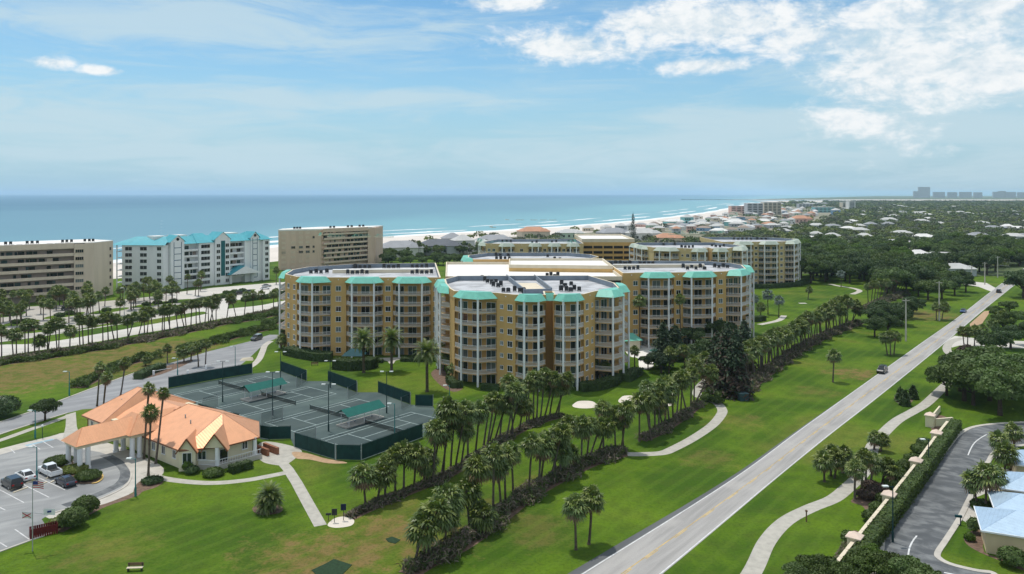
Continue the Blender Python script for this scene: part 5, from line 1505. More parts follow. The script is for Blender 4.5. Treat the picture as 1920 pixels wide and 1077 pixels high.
def flag(x, y, z, L, h, label, kind, ang_):
    o = empty('flag', (p.x + x, p.y + y, z), ang_, label, 'flag', 'flags at the parking lot')
    def cloth(x0, x1, z0, z1, m, nm, dy=0.0):
        b = MB(); n_ = 8
        vs = []
        for i in range(n_ + 1):
            xx = x0 + (x1 - x0) * i / n_
            for zz_ in (z0, z1): vs.append((xx, 0.12 * math.sin(xx * 3.2) + dy, zz_ - 0.16 * xx))
        b.add(vs, [(2 * i, 2 * i + 2, 2 * i + 3, 2 * i + 1) for i in range(n_)])
        return inst(nm, b.mesh(nm, m), o)
    if kind == 'us':
        for k in range(7): cloth(0, L, -h + h * k / 7, -h + h * (k + 1) / 7 - 0.001, M['flagr' if k % 2 == 0 else 'flagw'], 'stripe')
        cloth(0, L * 0.42, -h * 0.52, -0.001, M['flagb'], 'canton', -0.02)
    else:
        cloth(0, L, -h, 0, M['flagw'], 'field')
        c_ = M['flagr' if kind == 'cross' else 'flagb']
        for sgn in (-1, 1):
            b = MB(); b.add([(0.05 * L, -0.03, -h * (0.05 if sgn > 0 else 0.85)), (0.05 * L, -0.03, -h * (0.2 if sgn > 0 else 1.0)), (0.95 * L, -0.03, -h * (1.0 if sgn > 0 else 0.2) - 0.1), (0.95 * L, -0.03, -h * (0.85 if sgn > 0 else 0.05) - 0.1)], [(0, 1, 2, 3)])
            if kind == 'cross': inst('cross_bar', b.mesh('cross_bar', c_), o)
        if kind != 'cross':
            b = MB(); b.box((0.5 * L, -0.04, -h * 0.55), (0.35 * L, 0.02, 0.3 * h)); inst('emblem', b.mesh('emblem', c_), o)


flag(0.05, 0, ph - 0.1, 1.3, 0.85, 'striped red and white flag with a blue canton atop the flagpole', 'us', 0.2)
flag(-1.55, 0.3, 4.95, 1.2, 0.8, 'white flag with a red diagonal cross on the flagpole crossarm', 'cross', 0.2)
flag(1.6, -0.3, 5.6, 1.3, 0.8, 'white flag with a blue emblem on the flagpole crossarm', 'emblem', 0.5)

# gate arms and low sign by the resort drive
for px, lab in (((386, 693), 'white gate arm post at the resort drive entrance beside the tall palms'), ((288, 704), 'white gate frame beside the gate planting'), ((352, 703), 'white gate post on the drive island')):
    q = at(*px); r = empty('barrier_gate', tuple(q), R(20), lab, 'gate', 'drive gates')
    v = MB(); v.box((0, 0, 0.6), (0.5, 0.5, 1.2)); inst('cabinet', v.mesh('cabinet', M['white']), r)
    v = MB(); v.tube((0.2, 0, 1.1), (4.2, 0.3, 1.5), 0.06, n=5); inst('arm', v.mesh('arm', M['white']), r)
p_ = at(463, 676); r = empty('entry_mound', tuple(p_), 0, 'pale yellow wedge sign at the bend of the resort drive', 'sign')
v = MB(); v.add([(-1.8, -0.8, 0), (1.8, -0.4, 0), (1.8, 0.6, 0), (-1.8, 0.4, 0), (-1.3, 0, 0.7), (1.5, 0.2, 0.9)], [(0, 1, 5, 4), (1, 2, 5), (2, 3, 4, 5), (3, 0, 4)]); inst('panel', v.mesh('panel', M['creampar']), r)
p_ = at(1393, 751); r = empty('utility_box', tuple(p_), 0.2, 'dark blue-green utility box at the foot of the tall dark trees', 'box')
v = MB(); v.box((0, 0, 0.8), (2.0, 1.4, 1.6)); inst('cabinet', v.mesh('cabinet', mat('utility_paint', (0.03, 0.07, 0.085), 0.5)), r)
v = MB(); v.box((0, 0, 1.65), (2.1, 1.5, 0.1)); inst('lid', v.mesh('lid', mat('utility_lid', (0.10, 0.17, 0.19), 0.5)), r)
# pool hut and parasols
p_ = at(1182, 655); r = empty('pool_hut', (p_.x, p_.y, 0), 0, 'small pool hut with aqua hipped roof beside the twin-lobed tower', 'hut')
b = MB(); b.box((p_.x, p_.y, 1.5), (4.2, 4, 3.0), 0.4); b.build('wall', M['creampar'], r)
hip('roof', [(p_.x - 2.2, p_.y - 3.4), (p_.x + 3.6, p_.y - 1.8), (p_.x + 2.2, p_.y + 3.4), (p_.x - 3.6, p_.y + 1.8)], [(p_.x - 0.8, p_.y - 0.5), (p_.x + 0.8, p_.y + 0.5)], 2.95, 4.8, M['aqua'], r)
for px, c_, lab in (((1228, 672), 'canvas', 'green parasol at the edge of the pool deck'), ((1326, 645), 'poleteal', 'teal parasol among the trees of the pool garden'), ((1212, 648), 'rail', 'white parasol on the pool deck')):
    q = at(*px); r = empty('parasol', tuple(q), 0, lab, 'parasol', 'pool parasols')
    v = MB(); v.tube((0, 0, 0), (0, 0, 2.6), 0.04, n=5); inst('pole', v.mesh('pole', M['steel']), r)
    v = MB(); v.tube((0, 0, 2.1), (0, 0, 2.8), 1.7, 0.05, n=8, cap=False); inst('canopy', v.mesh('canopy', M[c_]), r)
LG = []
v = MB(); v.box((0, 0, 0.32), (0.7, 1.3, 0.08)); v.box((0, 0.9, 0.55), (0.7, 0.7, 0.08)); LG = v.mesh('frame', M['white'])
for i in range(9):
    q = at(1190 + 5.5 * i, 647 + 2.2 * (i % 3)); r = empty('sun_lounger', tuple(q), wr.uniform(-1, 1), 'white sun lounger on the pool deck', 'lounger', 'pool loungers'); inst('frame', LG, r, (0, 0, 0))
    v = MB(); v.box((0, 0.3, 0.14), (0.6, 1.4, 0.28)); inst('base', v.mesh('base', M['steel']), r)
b = MB(); A, B = at(1196, 640), at(1245, 640); r = empty('pool_fence', (A.x, A.y, 0), 0, 'white railing along the back of the pool deck', 'railing')
b.bar(A, B, 0.08, 1.15, 1.25); b.bar(A, B, 0.08, 0.2, 0.3); b.build('rail', M['rail'], r)
for k in range(16):
    q = A.lerp(B, k / 15); v = MB(); v.box((q.x, q.y, 0.6), (0.12, 0.1, 1.2)); v.build('post', M['rail'], r)

# ------------------------------------------------------------------ boundary wall with pillars on the right
pil = [Vector((33.0, 87.5, 0)), Vector((44.2, 101.8, 0)), Vector((55.4, 116.0, 0)), Vector((66.9, 130.7, 0)), Vector((78.4, 145.8, 0))]
nW = Vector((0.61, -0.79, 0))
for i in range(len(pil)):
    a_ = pil[i]
    r = empty('wall_pillar', tuple(a_), math.atan2(14.3, 11.3), 'cream gate pillar with a pale pyramid cap on the boundary wall', 'pillar', 'boundary wall pillars')
    v = MB(); v.box((0, 0, 1.1), (1.5, 1.5, 2.2)); inst('shaft', v.mesh('shaft', M['cream']), r)
    v = MB(); v.box((0, 0, 2.28), (1.9, 1.9, 0.16)); inst('cap_slab', v.mesh('cap_slab', M['creampar']), r)
    v = MB(); v.add([(-0.95, -0.95, 2.36), (0.95, -0.95, 2.36), (0.95, 0.95, 2.36), (-0.95, 0.95, 2.36), (0, 0, 2.95)], [(0, 1, 4), (1, 2, 4), (2, 3, 4), (3, 0, 4)]); inst('cap', v.mesh('cap', mat('pink_cap', (0.70, 0.56, 0.47), 0.8) if i == 0 else bpy.data.materials['pink_cap']), r)
    if i + 1 < len(pil): c_ = pil[i + 1]
    else: c_ = a_ + (pil[1] - pil[0]) * 0.62
    d = (c_ - a_).normalized()
    A, B = a_ + d * 0.8, c_ - d * (0.8 if i + 1 < len(pil) else 0)
    r = empty('boundary_wall', tuple(A), 0, 'cream boundary wall stretch with a pale coping between pillars', 'wall', 'boundary wall stretches')
    v = MB(); v.bar(A, B, 0.3, 0, 1.75); v.build('wall_panel', M['cream'], r)
    for k in range(6):
        P_, Q_ = A.lerp(B, k / 6), A.lerp(B, (k + 0.97) / 6)
        v = MB(); v.bar(P_, Q_, 0.46, 1.75, 1.9); v.build('coping', M['creampar'], r)
q = at(1744, 800); r = empty('gate_pier', tuple(q), math.atan2(14.3, 11.3), 'cream pier where the low entrance wall starts beside the footpath', 'pillar')
v = MB(); v.box((0, 0, 1.1), (1.5, 1.5, 2.2)); inst('shaft', v.mesh('shaft', M['cream']), r)
v = MB(); v.box((0, 0, 2.28), (1.9, 1.9, 0.16)); inst('cap_slab', v.mesh('cap_slab', M['creampar']), r)
v = MB(); v.add([(-0.95, -0.95, 2.36), (0.95, -0.95, 2.36), (0.95, 0.95, 2.36), (-0.95, 0.95, 2.36), (0, 0, 2.95)], [(0, 1, 4), (1, 2, 4), (2, 3, 4), (3, 0, 4)]); inst('cap', v.mesh('cap', bpy.data.materials['pink_cap']), r)
A, B = Vector((q.x + 1, q.y, 0)), at(1786, 797)
r = empty('entrance_wall', tuple(A), 0, 'low cream entrance wall behind the mulch bed', 'wall')
v = MB(); v.bar(A, B, 0.3, 0, 1.4); v.build('wall_panel', M['cream'], r)
v = MB(); v.bar(A, B, 0.42, 1.4, 1.52); v.build('coping', M['creampar'], r)
A = at(1762, 772)
v = MB(); v.bar((q.x + 0.3, q.y + 1, 0), A, 0.3, 0, 1.2); v.build('wall_panel', M['cream'], r)

# ------------------------------------------------------------------ blue-roofed houses on the right
def roof_house(org, rz, W_, D_, hw, hr, label, wallm, roofm, roofm2, garage_wing=True):
    r = empty('house', tuple(org), rz, label, 'house', 'blue-roofed houses')
    v = MB(); v.box((W_ / 2, D_ / 2, hw / 2), (W_, D_, hw)); inst('wall', v.mesh('wall', wallm), r)
    o = 0.6
    def sl(nm, vs, m):
        b_ = MB(); b_.add(vs, [tuple(range(len(vs)))])
        me = b_.mesh(nm, m); bm = bmesh.new(); bm.from_mesh(me); bmesh.ops.solidify(bm, geom=bm.faces[:], thickness=-0.08); bm.to_mesh(me); bm.free()
        return inst(nm, me, r)
    x0, x1, y0, y1 = -o, W_ + o, -o, D_ + o
    k = min(W_, D_) / 2 + o
    if W_ >= D_: R0, R1 = (x0 + k, D_ / 2, hw + hr), (x1 - k, D_ / 2, hw + hr)
    else: R0, R1 = (W_ / 2, y0 + k, hw + hr), (W_ / 2, y1 - k, hw + hr)
    z = hw - 0.05
    if W_ >= D_:
        sl('roof_slope', [(x0, y0, z), (x1, y0, z), R1, R0], roofm); sl('roof_slope', [(x1, y1, z), (x0, y1, z), R0, R1], roofm2)
        sl('roof_slope', [(x0, y1, z), (x0, y0, z), R0], roofm2); sl('roof_slope', [(x1, y0, z), (x1, y1, z), R1], roofm)
    else:
        sl('roof_slope', [(x0, y1, z), (x0, y0, z), R0, R1], roofm2); sl('roof_slope', [(x1, y0, z), (x1, y1, z), R1, R0], roofm)
        sl('roof_slope', [(x0, y0, z), (x1, y0, z), R0], roofm); sl('roof_slope', [(x1, y1, z), (x0, y1, z), R1], roofm2)
    v = MB(); v.box((W_ / 2, y0, z), (W_ + 2 * o, 0.12, 0.2)); v.box((x0, D_ / 2, z), (0.12, D_ + 2 * o, 0.2)); inst('fascia', v.mesh('fascia', M['white']), r)
    f = window_mesh(1.5, 1.2, [GL[0]], 2)
    for xx in (W_ * 0.72,):
        w_ = inst('window', f[0], r, (xx, -0.003, hw * 0.5)); inst('pane', f[1][0], w_)
    return r


yb, yt = M['paleblue'], M['midblue']
h1 = at(1849, 1037)
th = -R(25)
roof_house(h1, th, 14, 7.6, 3.0, 1.7, 'cream house with pale blue seamed roof on the street corner', M['creamh'], yb, yt)
hw_ = at(1872, 992); roof_house(hw_, th, 6.5, 6.0, 3.0, 1.3, 'small pale blue roofed garage wing behind the corner house', M['creamh'], yb, yt)
roof_house(at(1884, 953), th, 12, 7, 3.0, 1.6, 'tan house with pale blue roof behind the palm trio', M['creamh'], yb, yt)
roof_house(at(1908, 905), th, 12, 7, 3.0, 1.6, 'pale blue roofed house at the second driveway', M['creamh'], yb, yt)
roof_house(at(1912, 735), 0.1, 12, 9, 3.2, 2.6, 'blue-roofed house half hidden beyond the big oak', M['lwhite'], yb, yt)
for px, lab in (((1826, 940), 'dark green mailbox on a post beside the second driveway'), ((1801, 985), 'dark green mailbox on a post at the corner house driveway')):
    q = at(*px); r = empty('mailbox', tuple(q), -0.3, lab, 'mailbox', 'mailboxes')
    v = MB(); v.box((0, 0, 0.55), (0.12, 0.12, 1.1)); inst('post', v.mesh('post', M['polegreen']), r)
    v = MB(); v.box((-0.25, 0, 1.22), (0.9, 0.28, 0.3)); inst('box', v.mesh('box', M['canvasd']), r)

# ------------------------------------------------------------------ vehicles
def loft(prof_rows):
    """rows of (x, half width, z0, z1) rings joined into a closed body"""
    b_ = MB()
    rings = []
    for x, hwid, z0, z1, tw in prof_rows:
        rings.append([(x, -hwid, z0), (x, -hwid, z0 + (z1 - z0) * .55), (x, -tw, z1), (x, tw, z1), (x, hwid, z0 + (z1 - z0) * .55), (x, hwid, z0)])
    n_ = 6
    vs = [p for rg in rings for p in rg]
    fs = []
    for i in range(len(rings) - 1):
        for j in range(n_):
            fs.append((i * n_ + j, i * n_ + (j + 1) % n_, (i + 1) * n_ + (j + 1) % n_, (i + 1) * n_ + j))
    fs += [tuple(range(n_)), tuple(reversed(range((len(rings) - 1) * n_, len(rings) * n_)))]
    b_.add(vs, fs)
    return b_


def fixn(me):
    bm = bmesh.new(); bm.from_mesh(me); bmesh.ops.recalc_face_normals(bm, faces=bm.faces[:]); bm.to_mesh(me); bm.free(); return me


KIND = {
    'sedan': dict(body=[(-2.3, .74, .45, .72, .66), (-2.2, .88, .3, .9, .8), (-1.3, .9, .25, .95, .84), (0.9, .9, .25, .95, .84), (2.0, .87, .28, .82, .78), (2.3, .72, .42, .66, .62)],
                  cab=[(-1.75, .74, .9, .96, .7), (-1.05, .74, .9, 1.38, .56), (0.1, .74, .9, 1.42, .56), (1.15, .74, .9, .96, .7)], L=2.3, wb=1.4, r=.33),
    'suv': dict(body=[(-2.3, .8, .45, .95, .74), (-2.25, .93, .35, 1.1, .88), (-1.3, .95, .3, 1.12, .9), (0.9, .95, .3, 1.12, .9), (2.1, .92, .35, 1.02, .84), (2.35, .78, .45, .85, .7)],
                cab=[(-2.2, .84, 1.08, 1.14, .8), (-1.95, .82, 1.08, 1.72, .68), (0.2, .82, 1.08, 1.76, .68), (1.15, .82, 1.08, 1.14, .78)], L=2.35, wb=1.42, r=.38),
    'pickup': dict(body=[(-2.8, .84, .5, .95, .82), (-2.75, .95, .42, 1.05, .92), (-0.9, .96, .38, 1.05, .92), (1.2, .96, .38, 1.08, .9), (2.5, .93, .42, 1.04, .84), (2.75, .8, .5, .9, .72)],
                   cab=[(-0.95, .84, 1.02, 1.08, .8), (-0.8, .82, 1.02, 1.76, .68), (0.6, .82, 1.02, 1.78, .68), (1.35, .82, 1.02, 1.1, .78)], L=2.75, wb=1.7, r=.4)}
CARM = {}


def car(px, heading, kind, paint, label, group, z=0.0):
    K = KIND[kind]
    q = at(*px)
    r = empty('parked_car' if 'parked' in label else 'car', (q.x, q.y, z), heading, label, 'truck' if kind == 'pickup' else 'car', group)
    key = (kind, paint)
    if key not in CARM:
        body = fixn(loft(K['body']).mesh('body', PAINT[paint], smooth=False))
        bm = bmesh.new(); bm.from_mesh(body); bmesh.ops.bevel(bm, geom=bm.edges[:], offset=0.05, segments=2, affect='EDGES'); bm.to_mesh(body); bm.free()
        glass = fixn(loft(K['cab']).mesh('window_band', M['glass3']))
        roofr = [(x, hw, z1 - .03, z1 + .035, tw + .02) for x, hw, z0, z1, tw in K['cab'][1:3]]
        roofr = [(x, tw, a, b_, tw - .05) for x, hw, a, b_, tw in roofr]
        rm = fixn(loft(roofr).mesh('roof_panel', PAINT[paint if paint != 'grey' else 'silver']))
        pl = MB()
        c_ = K['cab']
        for i in range(len(c_) - 1):
            for sg in (-1, 1):
                a0, a1 = c_[i], c_[i + 1]
                if i in (0, 2) or True:
                    pl.tube((a0[0], sg * a0[4], a0[3] + .01), (a1[0], sg * a1[4], a1[3] + .01), 0.045, n=4)
        mid_ = (c_[1][0] + c_[2][0]) / 2
        for sg in (-1, 1): pl.tube((mid_, sg * .77, .95), (mid_, sg * .60, c_[1][3]), 0.05, n=4)
        pm = pl.mesh('pillars', PAINT[paint])
        wh = MB(); wh.tube((0, -.11, 0), (0, .11, 0), K['r'], n=14); wt = wh.mesh('wheel', M['tyre'])
        wh = MB(); wh.tube((0, -.125, 0), (0, .125, 0), K['r'] * .6, n=10); wm = wh.mesh('rim', M['rim'])
        hl = MB(); hl.box((0, 0, 0), (.14, .36, .14)); hm = hl.mesh('headlight', M['headlight'])
        tl = MB(); tl.box((0, 0, 0), (.12, .3, .2)); tm = tl.mesh('tail_light', M['taillight'])
        CARM[key] = (body, glass, rm, pm, wt, wm, hm, tm)
    body, glass, rm, pm, wt, wm, hm, tm = CARM[key]
    inst('body', body, r)
    g_ = inst('window_band', glass, r); inst('roof_panel', rm, r); inst('pillars', pm, g_)
    for sx in (-1, 1):
        for sy in (-1, 1):
            w_ = inst('wheel', wt, r, (sx * K['wb'], sy * .84, K['r'])); inst('rim', wm, w_)
    zb = K['body'][1][3]
    for sy in (-1, 1):
        inst('headlight', hm, r, (K['L'] - .12, sy * .56, zb * .72)); inst('tail_light', tm, r, (-K['L'] + .06, sy * .62, zb * .8))
    if kind == 'pickup':
        v = MB(); v.box((-1.85, 0, 1.06), (1.65, 1.5, 0.03)); inst('bed_liner', v.mesh('bed_liner', M['acdark']), r)
        v = MB()
        for sy in (-1, 1): v.box((-1.85, sy * .84, 1.12), (1.8, .14, .14))
        v.box((-2.7, 0, 1.12), (.12, 1.7, .14)); inst('bed_rail', v.mesh('bed_rail', PAINT[paint]), r)
    return r


LOT = math.atan2(0.784, -0.622)          # bays run along -v
hd = math.atan2(VV.y, VV.x)
car((22, 913), hd + math.pi, 'suv', 'black', 'black parked SUV in the clubhouse parking lot', 'cars parked by the clubhouse', 0.02)
car((47, 898), hd + math.pi, 'sedan', 'white', 'white parked sedan beside the black SUV', 'cars parked by the clubhouse', 0.02)
car((93, 890), hd + math.pi, 'pickup', 'white', 'white parked pickup truck with a dark bed liner', 'cars parked by the clubhouse', 0.02)
car((123, 909), hd + math.pi, 'sedan', 'navy', 'dark navy parked sedan beside the kerb island', 'cars parked by the clubhouse', 0.02)
rd = math.atan2((RL[30] - RL[26]).y, (RL[30] - RL[26]).x)
car((481, 638), math.atan2(at(520, 627).y - at(466, 645).y, at(520, 627).x - at(466, 645).x) + math.pi, 'suv', 'grey', 'dark SUV with silver roof driving on the resort drive', 'moving cars', 0.012)
car((1654, 699), rd + math.pi, 'suv', 'black', 'dark SUV driving on the main road past the lone palm', 'moving cars', 0.012)
car((1806, 586), rd + math.pi, 'sedan', 'blue', 'blue car on the main road beside the palm pair', 'moving cars', 0.012)
car((1873, 549), rd, 'suv', 'black', 'black SUV far along the main road', 'moving cars', 0.012)
for px, k_, c_, lab in (((127, 582), 'suv', 'black', 'black parked car under the palms by the beige block'), ((452, 553), 'suv', 'black', 'black parked car near the turquoise entrance canopy'), ((497, 543), 'sedan', 'white', 'white parked car at the end of the entrance drive'), ((500, 538), 'sedan', 'silver', 'silver parked car behind the white one on the entrance drive'), ((468, 549), 'sedan', 'navy', 'navy parked car beside the hedge of the entrance drive')):
    car(px, 0.5, k_, c_, lab, 'cars parked by the beachfront blocks', 0.012)
for a_, c_ in (((17, 921), (43, 911)), ((25, 925), (52, 915)), ((49, 907), (66, 901)), ((65, 914), (88, 905)), ((86, 899), (95, 896)), ((95, 906), (101, 903))):
    A, B = at(*a_), at(*c_)
    r = empty('wheel_stop', tuple((A + B) / 2), 0, 'pale yellow concrete wheel stop between the parked cars', 'wheel stop', 'wheel stops')
    v = MB(); v.bar(A, B, 0.22, 0.02, 0.17); v.build('bar', M['creampar'], r)

# power poles along the main road
for px, ty, lab in (((1698.5, 640), 561, 'tall pale concrete power pole nearest the fan palm clump'), ((1761, 602), 528, 'pale power pole between the palm pair'), ((1822, 534), 499, 'power pole by the far side street'), ((1846.5, 534), 492, 'power pole at the far side street corner'), ((1870.6, 521), 481, 'power pole with a long street-light arm beyond the side street')):
    q = at(*px); h = CAM_H - (ty - HY) * q.y / FPX
    r = empty('power_pole', tuple(q), 0, lab, 'power pole', 'power poles along the main road')
    v = MB(); v.tube((0, 0, 0), (0, 0, h), 0.28, 0.18, n=8); inst('pole', v.mesh('pole', M['concrete']), r)
    v = MB(); v.box((0, 0, h - 0.5), (2.4, 0.14, 0.16)); inst('crossarm', v.mesh('crossarm', M['concrete']), r)
    for sx in (-1, 0, 1):
        v = MB(); v.tube((sx * 1.05, 0, h - 0.42), (sx * 1.05, 0, h - 0.1), 0.07, n=6); inst('insulator', v.mesh('insulator', M['brown']), r)
    if 'street-light' in lab:
        v = MB(); v.tube((0, 0, h * 0.6), (6, -1, h * 0.55), 0.07, n=5); inst('lamp_arm', v.mesh('lamp_arm', M['steel']), r)


# ------------------------------------------------------------------ vegetation meshes
NR = np.random.RandomState(21)


def quads(C, N, s, asp=1.6, droop=0.0):
    """n leaf quads (diamond-like) at C with normals N and sizes s"""
    n = len(C)
    N = N / (np.linalg.norm(N, axis=1, keepdims=True) + 1e-9)
    rnd = NR.normal(size=(n, 3))
    A = np.cross(N, rnd); A /= (np.linalg.norm(A, axis=1, keepdims=True) + 1e-9)
    B = np.cross(N, A)
    s = np.asarray(s).reshape(-1, 1)
    a, b = A * s * 0.5 * asp, B * s * 0.5 / asp * 1.25
    V = np.stack([C - a, C - b * 1.0 + a * 0.15, C + a, C + b * 1.0 + a * 0.15], 1).reshape(-1, 3)
    if droop: V[2::4, 2] -= droop * s[:, 0]
    return V


def quad_mesh(name, V, mats, mi=None):
    me = bpy.data.meshes.new(name)
    nq = len(V) // 4
    me.vertices.add(len(V)); me.vertices.foreach_set('co', V.astype(np.float32).ravel())
    me.loops.add(len(V)); me.loops.foreach_set('vertex_index', np.arange(len(V), dtype=np.int32))
    me.polygons.add(nq); me.polygons.foreach_set('loop_start', np.arange(0, len(V), 4, dtype=np.int32))
    try: me.polygons.foreach_set('loop_total', np.full(nq, 4, dtype=np.int32))
    except Exception: pass
    for m_ in mats: me.materials.append(m_)
    if mi is not None: me.polygons.foreach_set('material_index', np.asarray(mi, dtype=np.int32))
    me.update(calc_edges=True)
    me.validate()
    return me


def blob_leaves(blobs, n, size, asp=1.6, fill=0.72, flat=0.5):
    """leaves in the outer shell of a union of ellipsoids; (x,y,z,rx,ry,rz)"""
    bl_ = np.array(blobs, float)
    wts = bl_[:, 3] * bl_[:, 4]; wts /= wts.sum()
    k = NR.choice(len(bl_), n, p=wts)
    d = NR.normal(size=(n, 3)); d /= np.linalg.norm(d, axis=1, keepdims=True)
    d[:, 2] = np.where(d[:, 2] < -0.35, -d[:, 2] * 0.6, d[:, 2])
    rr = fill + (1.06 - fill) * NR.rand(n, 1)
    C = bl_[k, :3] + d * bl_[k, 3:6] * rr
    keep = np.ones(n, bool)
    for b_ in bl_:
        q = ((C - b_[:3]) / (b_[3:6] * 0.66))
        keep &= (q * q).sum(1) > 1
    C, d = C[keep], d[keep]
    N = d + NR.normal(size=d.shape) * flat
    return quads(C, N, size * (0.6 + 0.8 * NR.rand(len(C))), asp)


def trunk_mesh(name, h, r0, r1, m, limbs=(), bend=0.0, n=8, seg=5):
    b_ = MB()
    pr = None
    for i in range(seg):
        t0, t1 = i / seg, (i + 1) / seg
        f = lambda t: (bend * math.sin(t * math.pi * 0.5) ** 2, bend * 0.4 * t * t, h * t)
        b_.tube(f(t0), f(t1), r0 + (r1 - r0) * t0, r0 + (r1 - r0) * t1, n=n, cap=False)
    for p, q, ra, rb in limbs: b_.tube(p, q, ra, rb, n=6, cap=False)
    return b_.mesh(name, m, smooth=True)


# --- fan palm crowns (radius about 1 unit = 2.35 m)
def fan_crown(seed, nleaf=54, silver=False, dry=0.16, low=-55, blade=1.25, pet=1.25):
    rg = random.Random(seed)
    b_ = MB()
    for i in range(nleaf):
        t = (i + 0.5) / nleaf
        elv = R(88 - (88 - low) * (t ** 0.85)) + rg.uniform(-.12, .12)
        az_ = i * 2.399963 + rg.uniform(-.3, .3)
        d = Vector((math.cos(az_) * math.cos(elv), math.sin(az_) * math.cos(elv), math.sin(elv)))
        L = pet * rg.uniform(0.75, 1.1)
        side = Vector((-math.sin(az_), math.cos(az_), 0))
        up = side.cross(d) * -1
        if up.z < 0: up = -up
        base_ = d * L
        dryl = t > 1 - dry
        mi = 2 if dryl and rg.random() < .85 else (1 if rg.random() < (.45 if t < .5 else .2) else 0)
        nl = 9
        fold = rg.uniform(.10, .3)
        bl = blade * rg.uniform(.82, 1.12) * (0.85 if dryl else 1)
        for k in range(nl):
            a = R(-105 + 210 * (k + .5) / nl)
            dirn = (d * math.cos(a) + side * math.sin(a))
            ln = bl * (1.0 - 0.28 * abs(math.sin(a)) ** 2)
            wv = side * math.cos(a) - d * math.sin(a)
            wd = 0.12 * bl
            m1 = base_ + dirn * ln * .55 + up * (fold * .4 * (1 if k % 2 else -.4)) * bl - Vector((0, 0, .06 * bl))
            tip = base_ + dirn * ln - Vector((0, 0, (.22 + .35 * rg.random()) * bl))
            b_.add([base_, m1 - wv * wd, tip, m1 + wv * wd], [(0, 1, 2, 3)], mi)
        b_.add([Vector((0, 0, 0)) - side * .03, base_ - side * .02, base_ + side * .02, Vector((0, 0, 0)) + side * .03], [(0, 1, 2, 3)], mi)
    # old leaf boots
    for i in range(16):
        az_ = rg.uniform(0, 6.28); z_ = rg.uniform(-1.0, -.2)
        d = Vector((math.cos(az_), math.sin(az_), 0))
        b_.add([d * .16 + Vector((0, 0, z_)), d * .42 + Vector((0, 0, z_ + .3)), d * .2 + Vector((0, 0, z_ + .32))], [(0, 1, 2)], 2)
    return b_.mesh('fan_crown', [M['pd'], M['pd'], M['pc']] if silver else [M['pa'], M['pb'], M['pc']])


FAN = [fan_crown(s, 48 + 5 * (s % 3), dry=(0.12, 0.2, 0.3, 0.16, 0.1, 0.24)[s % 6]) for s in range(6)]
FANW = [fan_crown(40 + s, 50, dry=0.42, low=-80, blade=1.1, pet=1.0) for s in range(2)]
FANS = [fan_crown(60, 40, True, 0.1)]


def date_crown(seed, nf=64):
    rg = random.Random(seed)
    b_ = MB()
    for i in range(nf):
        t = (i + .5) / nf
        elv = R(84 - 118 * t ** .9)
        az_ = i * 2.399963 + rg.uniform(-.2, .2)
        L = 3.3 * rg.uniform(.85, 1.1)
        h = Vector((math.cos(az_), math.sin(az_), 0)); s_ = Vector((-h.y, h.x, 0))
        pts = []
        for k in range(9):
            u_ = k / 8
            e_ = elv - R(55) * u_ ** 1.6
            if k == 0: p = Vector((0, 0, 0))
            else: p = pts[-1] + (h * math.cos(e_) + Vector((0, 0, math.sin(e_)))) * L / 8
            pts.append(p)
        mi = 1 if rg.random() < .3 else 0
        for k in range(1, 9):
            for j in range(2):
                p = pts[k - 1].lerp(pts[k], j / 2)
                ll = .75 * math.sin(math.pi * min(1, (.15 + (k + j / 2) / 10))) + .15
                dr = (pts[k] - pts[k - 1]).normalized()
                for sg in (-1, 1):
                    tip = p + s_ * sg * ll * .8 + dr * ll * .55 + Vector((0, 0, .16 * ll - .1 * rg.random()))
                    b_.add([p, p + dr * .16, tip], [(0, 1, 2)], mi)
        for k in range(8): b_.add([pts[k] - s_ * .035, pts[k + 1] - s_ * .02, pts[k + 1] + s_ * .02, pts[k] + s_ * .035], [(0, 1, 2, 3)], mi)
    return b_.mesh('feather_crown', [M['pa'], M['pb']])


DATE = [date_crown(3), date_crown(4)]
TRK = []
for bend in (0.0, 0.35, -0.3):
    b_ = MB()
    pr = [(0, .27), (.06, .20), (.3, .165), (.6, .155), (.9, .165), (1.0, .20)]
    for i in range(5):
        (t0, r0), (t1, r1) = pr[i], pr[i + 1]
        b_.tube((bend * t0 * t0, 0, t0), (bend * t1 * t1, 0, t1), r0, r1, n=8, cap=False)
    TRK.append((b_.mesh('trunk', M['trunk'], smooth=True), bend))
b_ = MB()
for t0, t1, r0, r1 in ((0, .08, .5, .36), (.08, .8, .36, .32), (.8, .92, .32, .5), (.92, 1, .5, .3)): b_.tube((0, 0, t0), (0, 0, t1), r0, r1, n=9, cap=False)
TRKD = b_.mesh('trunk', M['trunk'], smooth=True)
pr_ = random.Random(77)


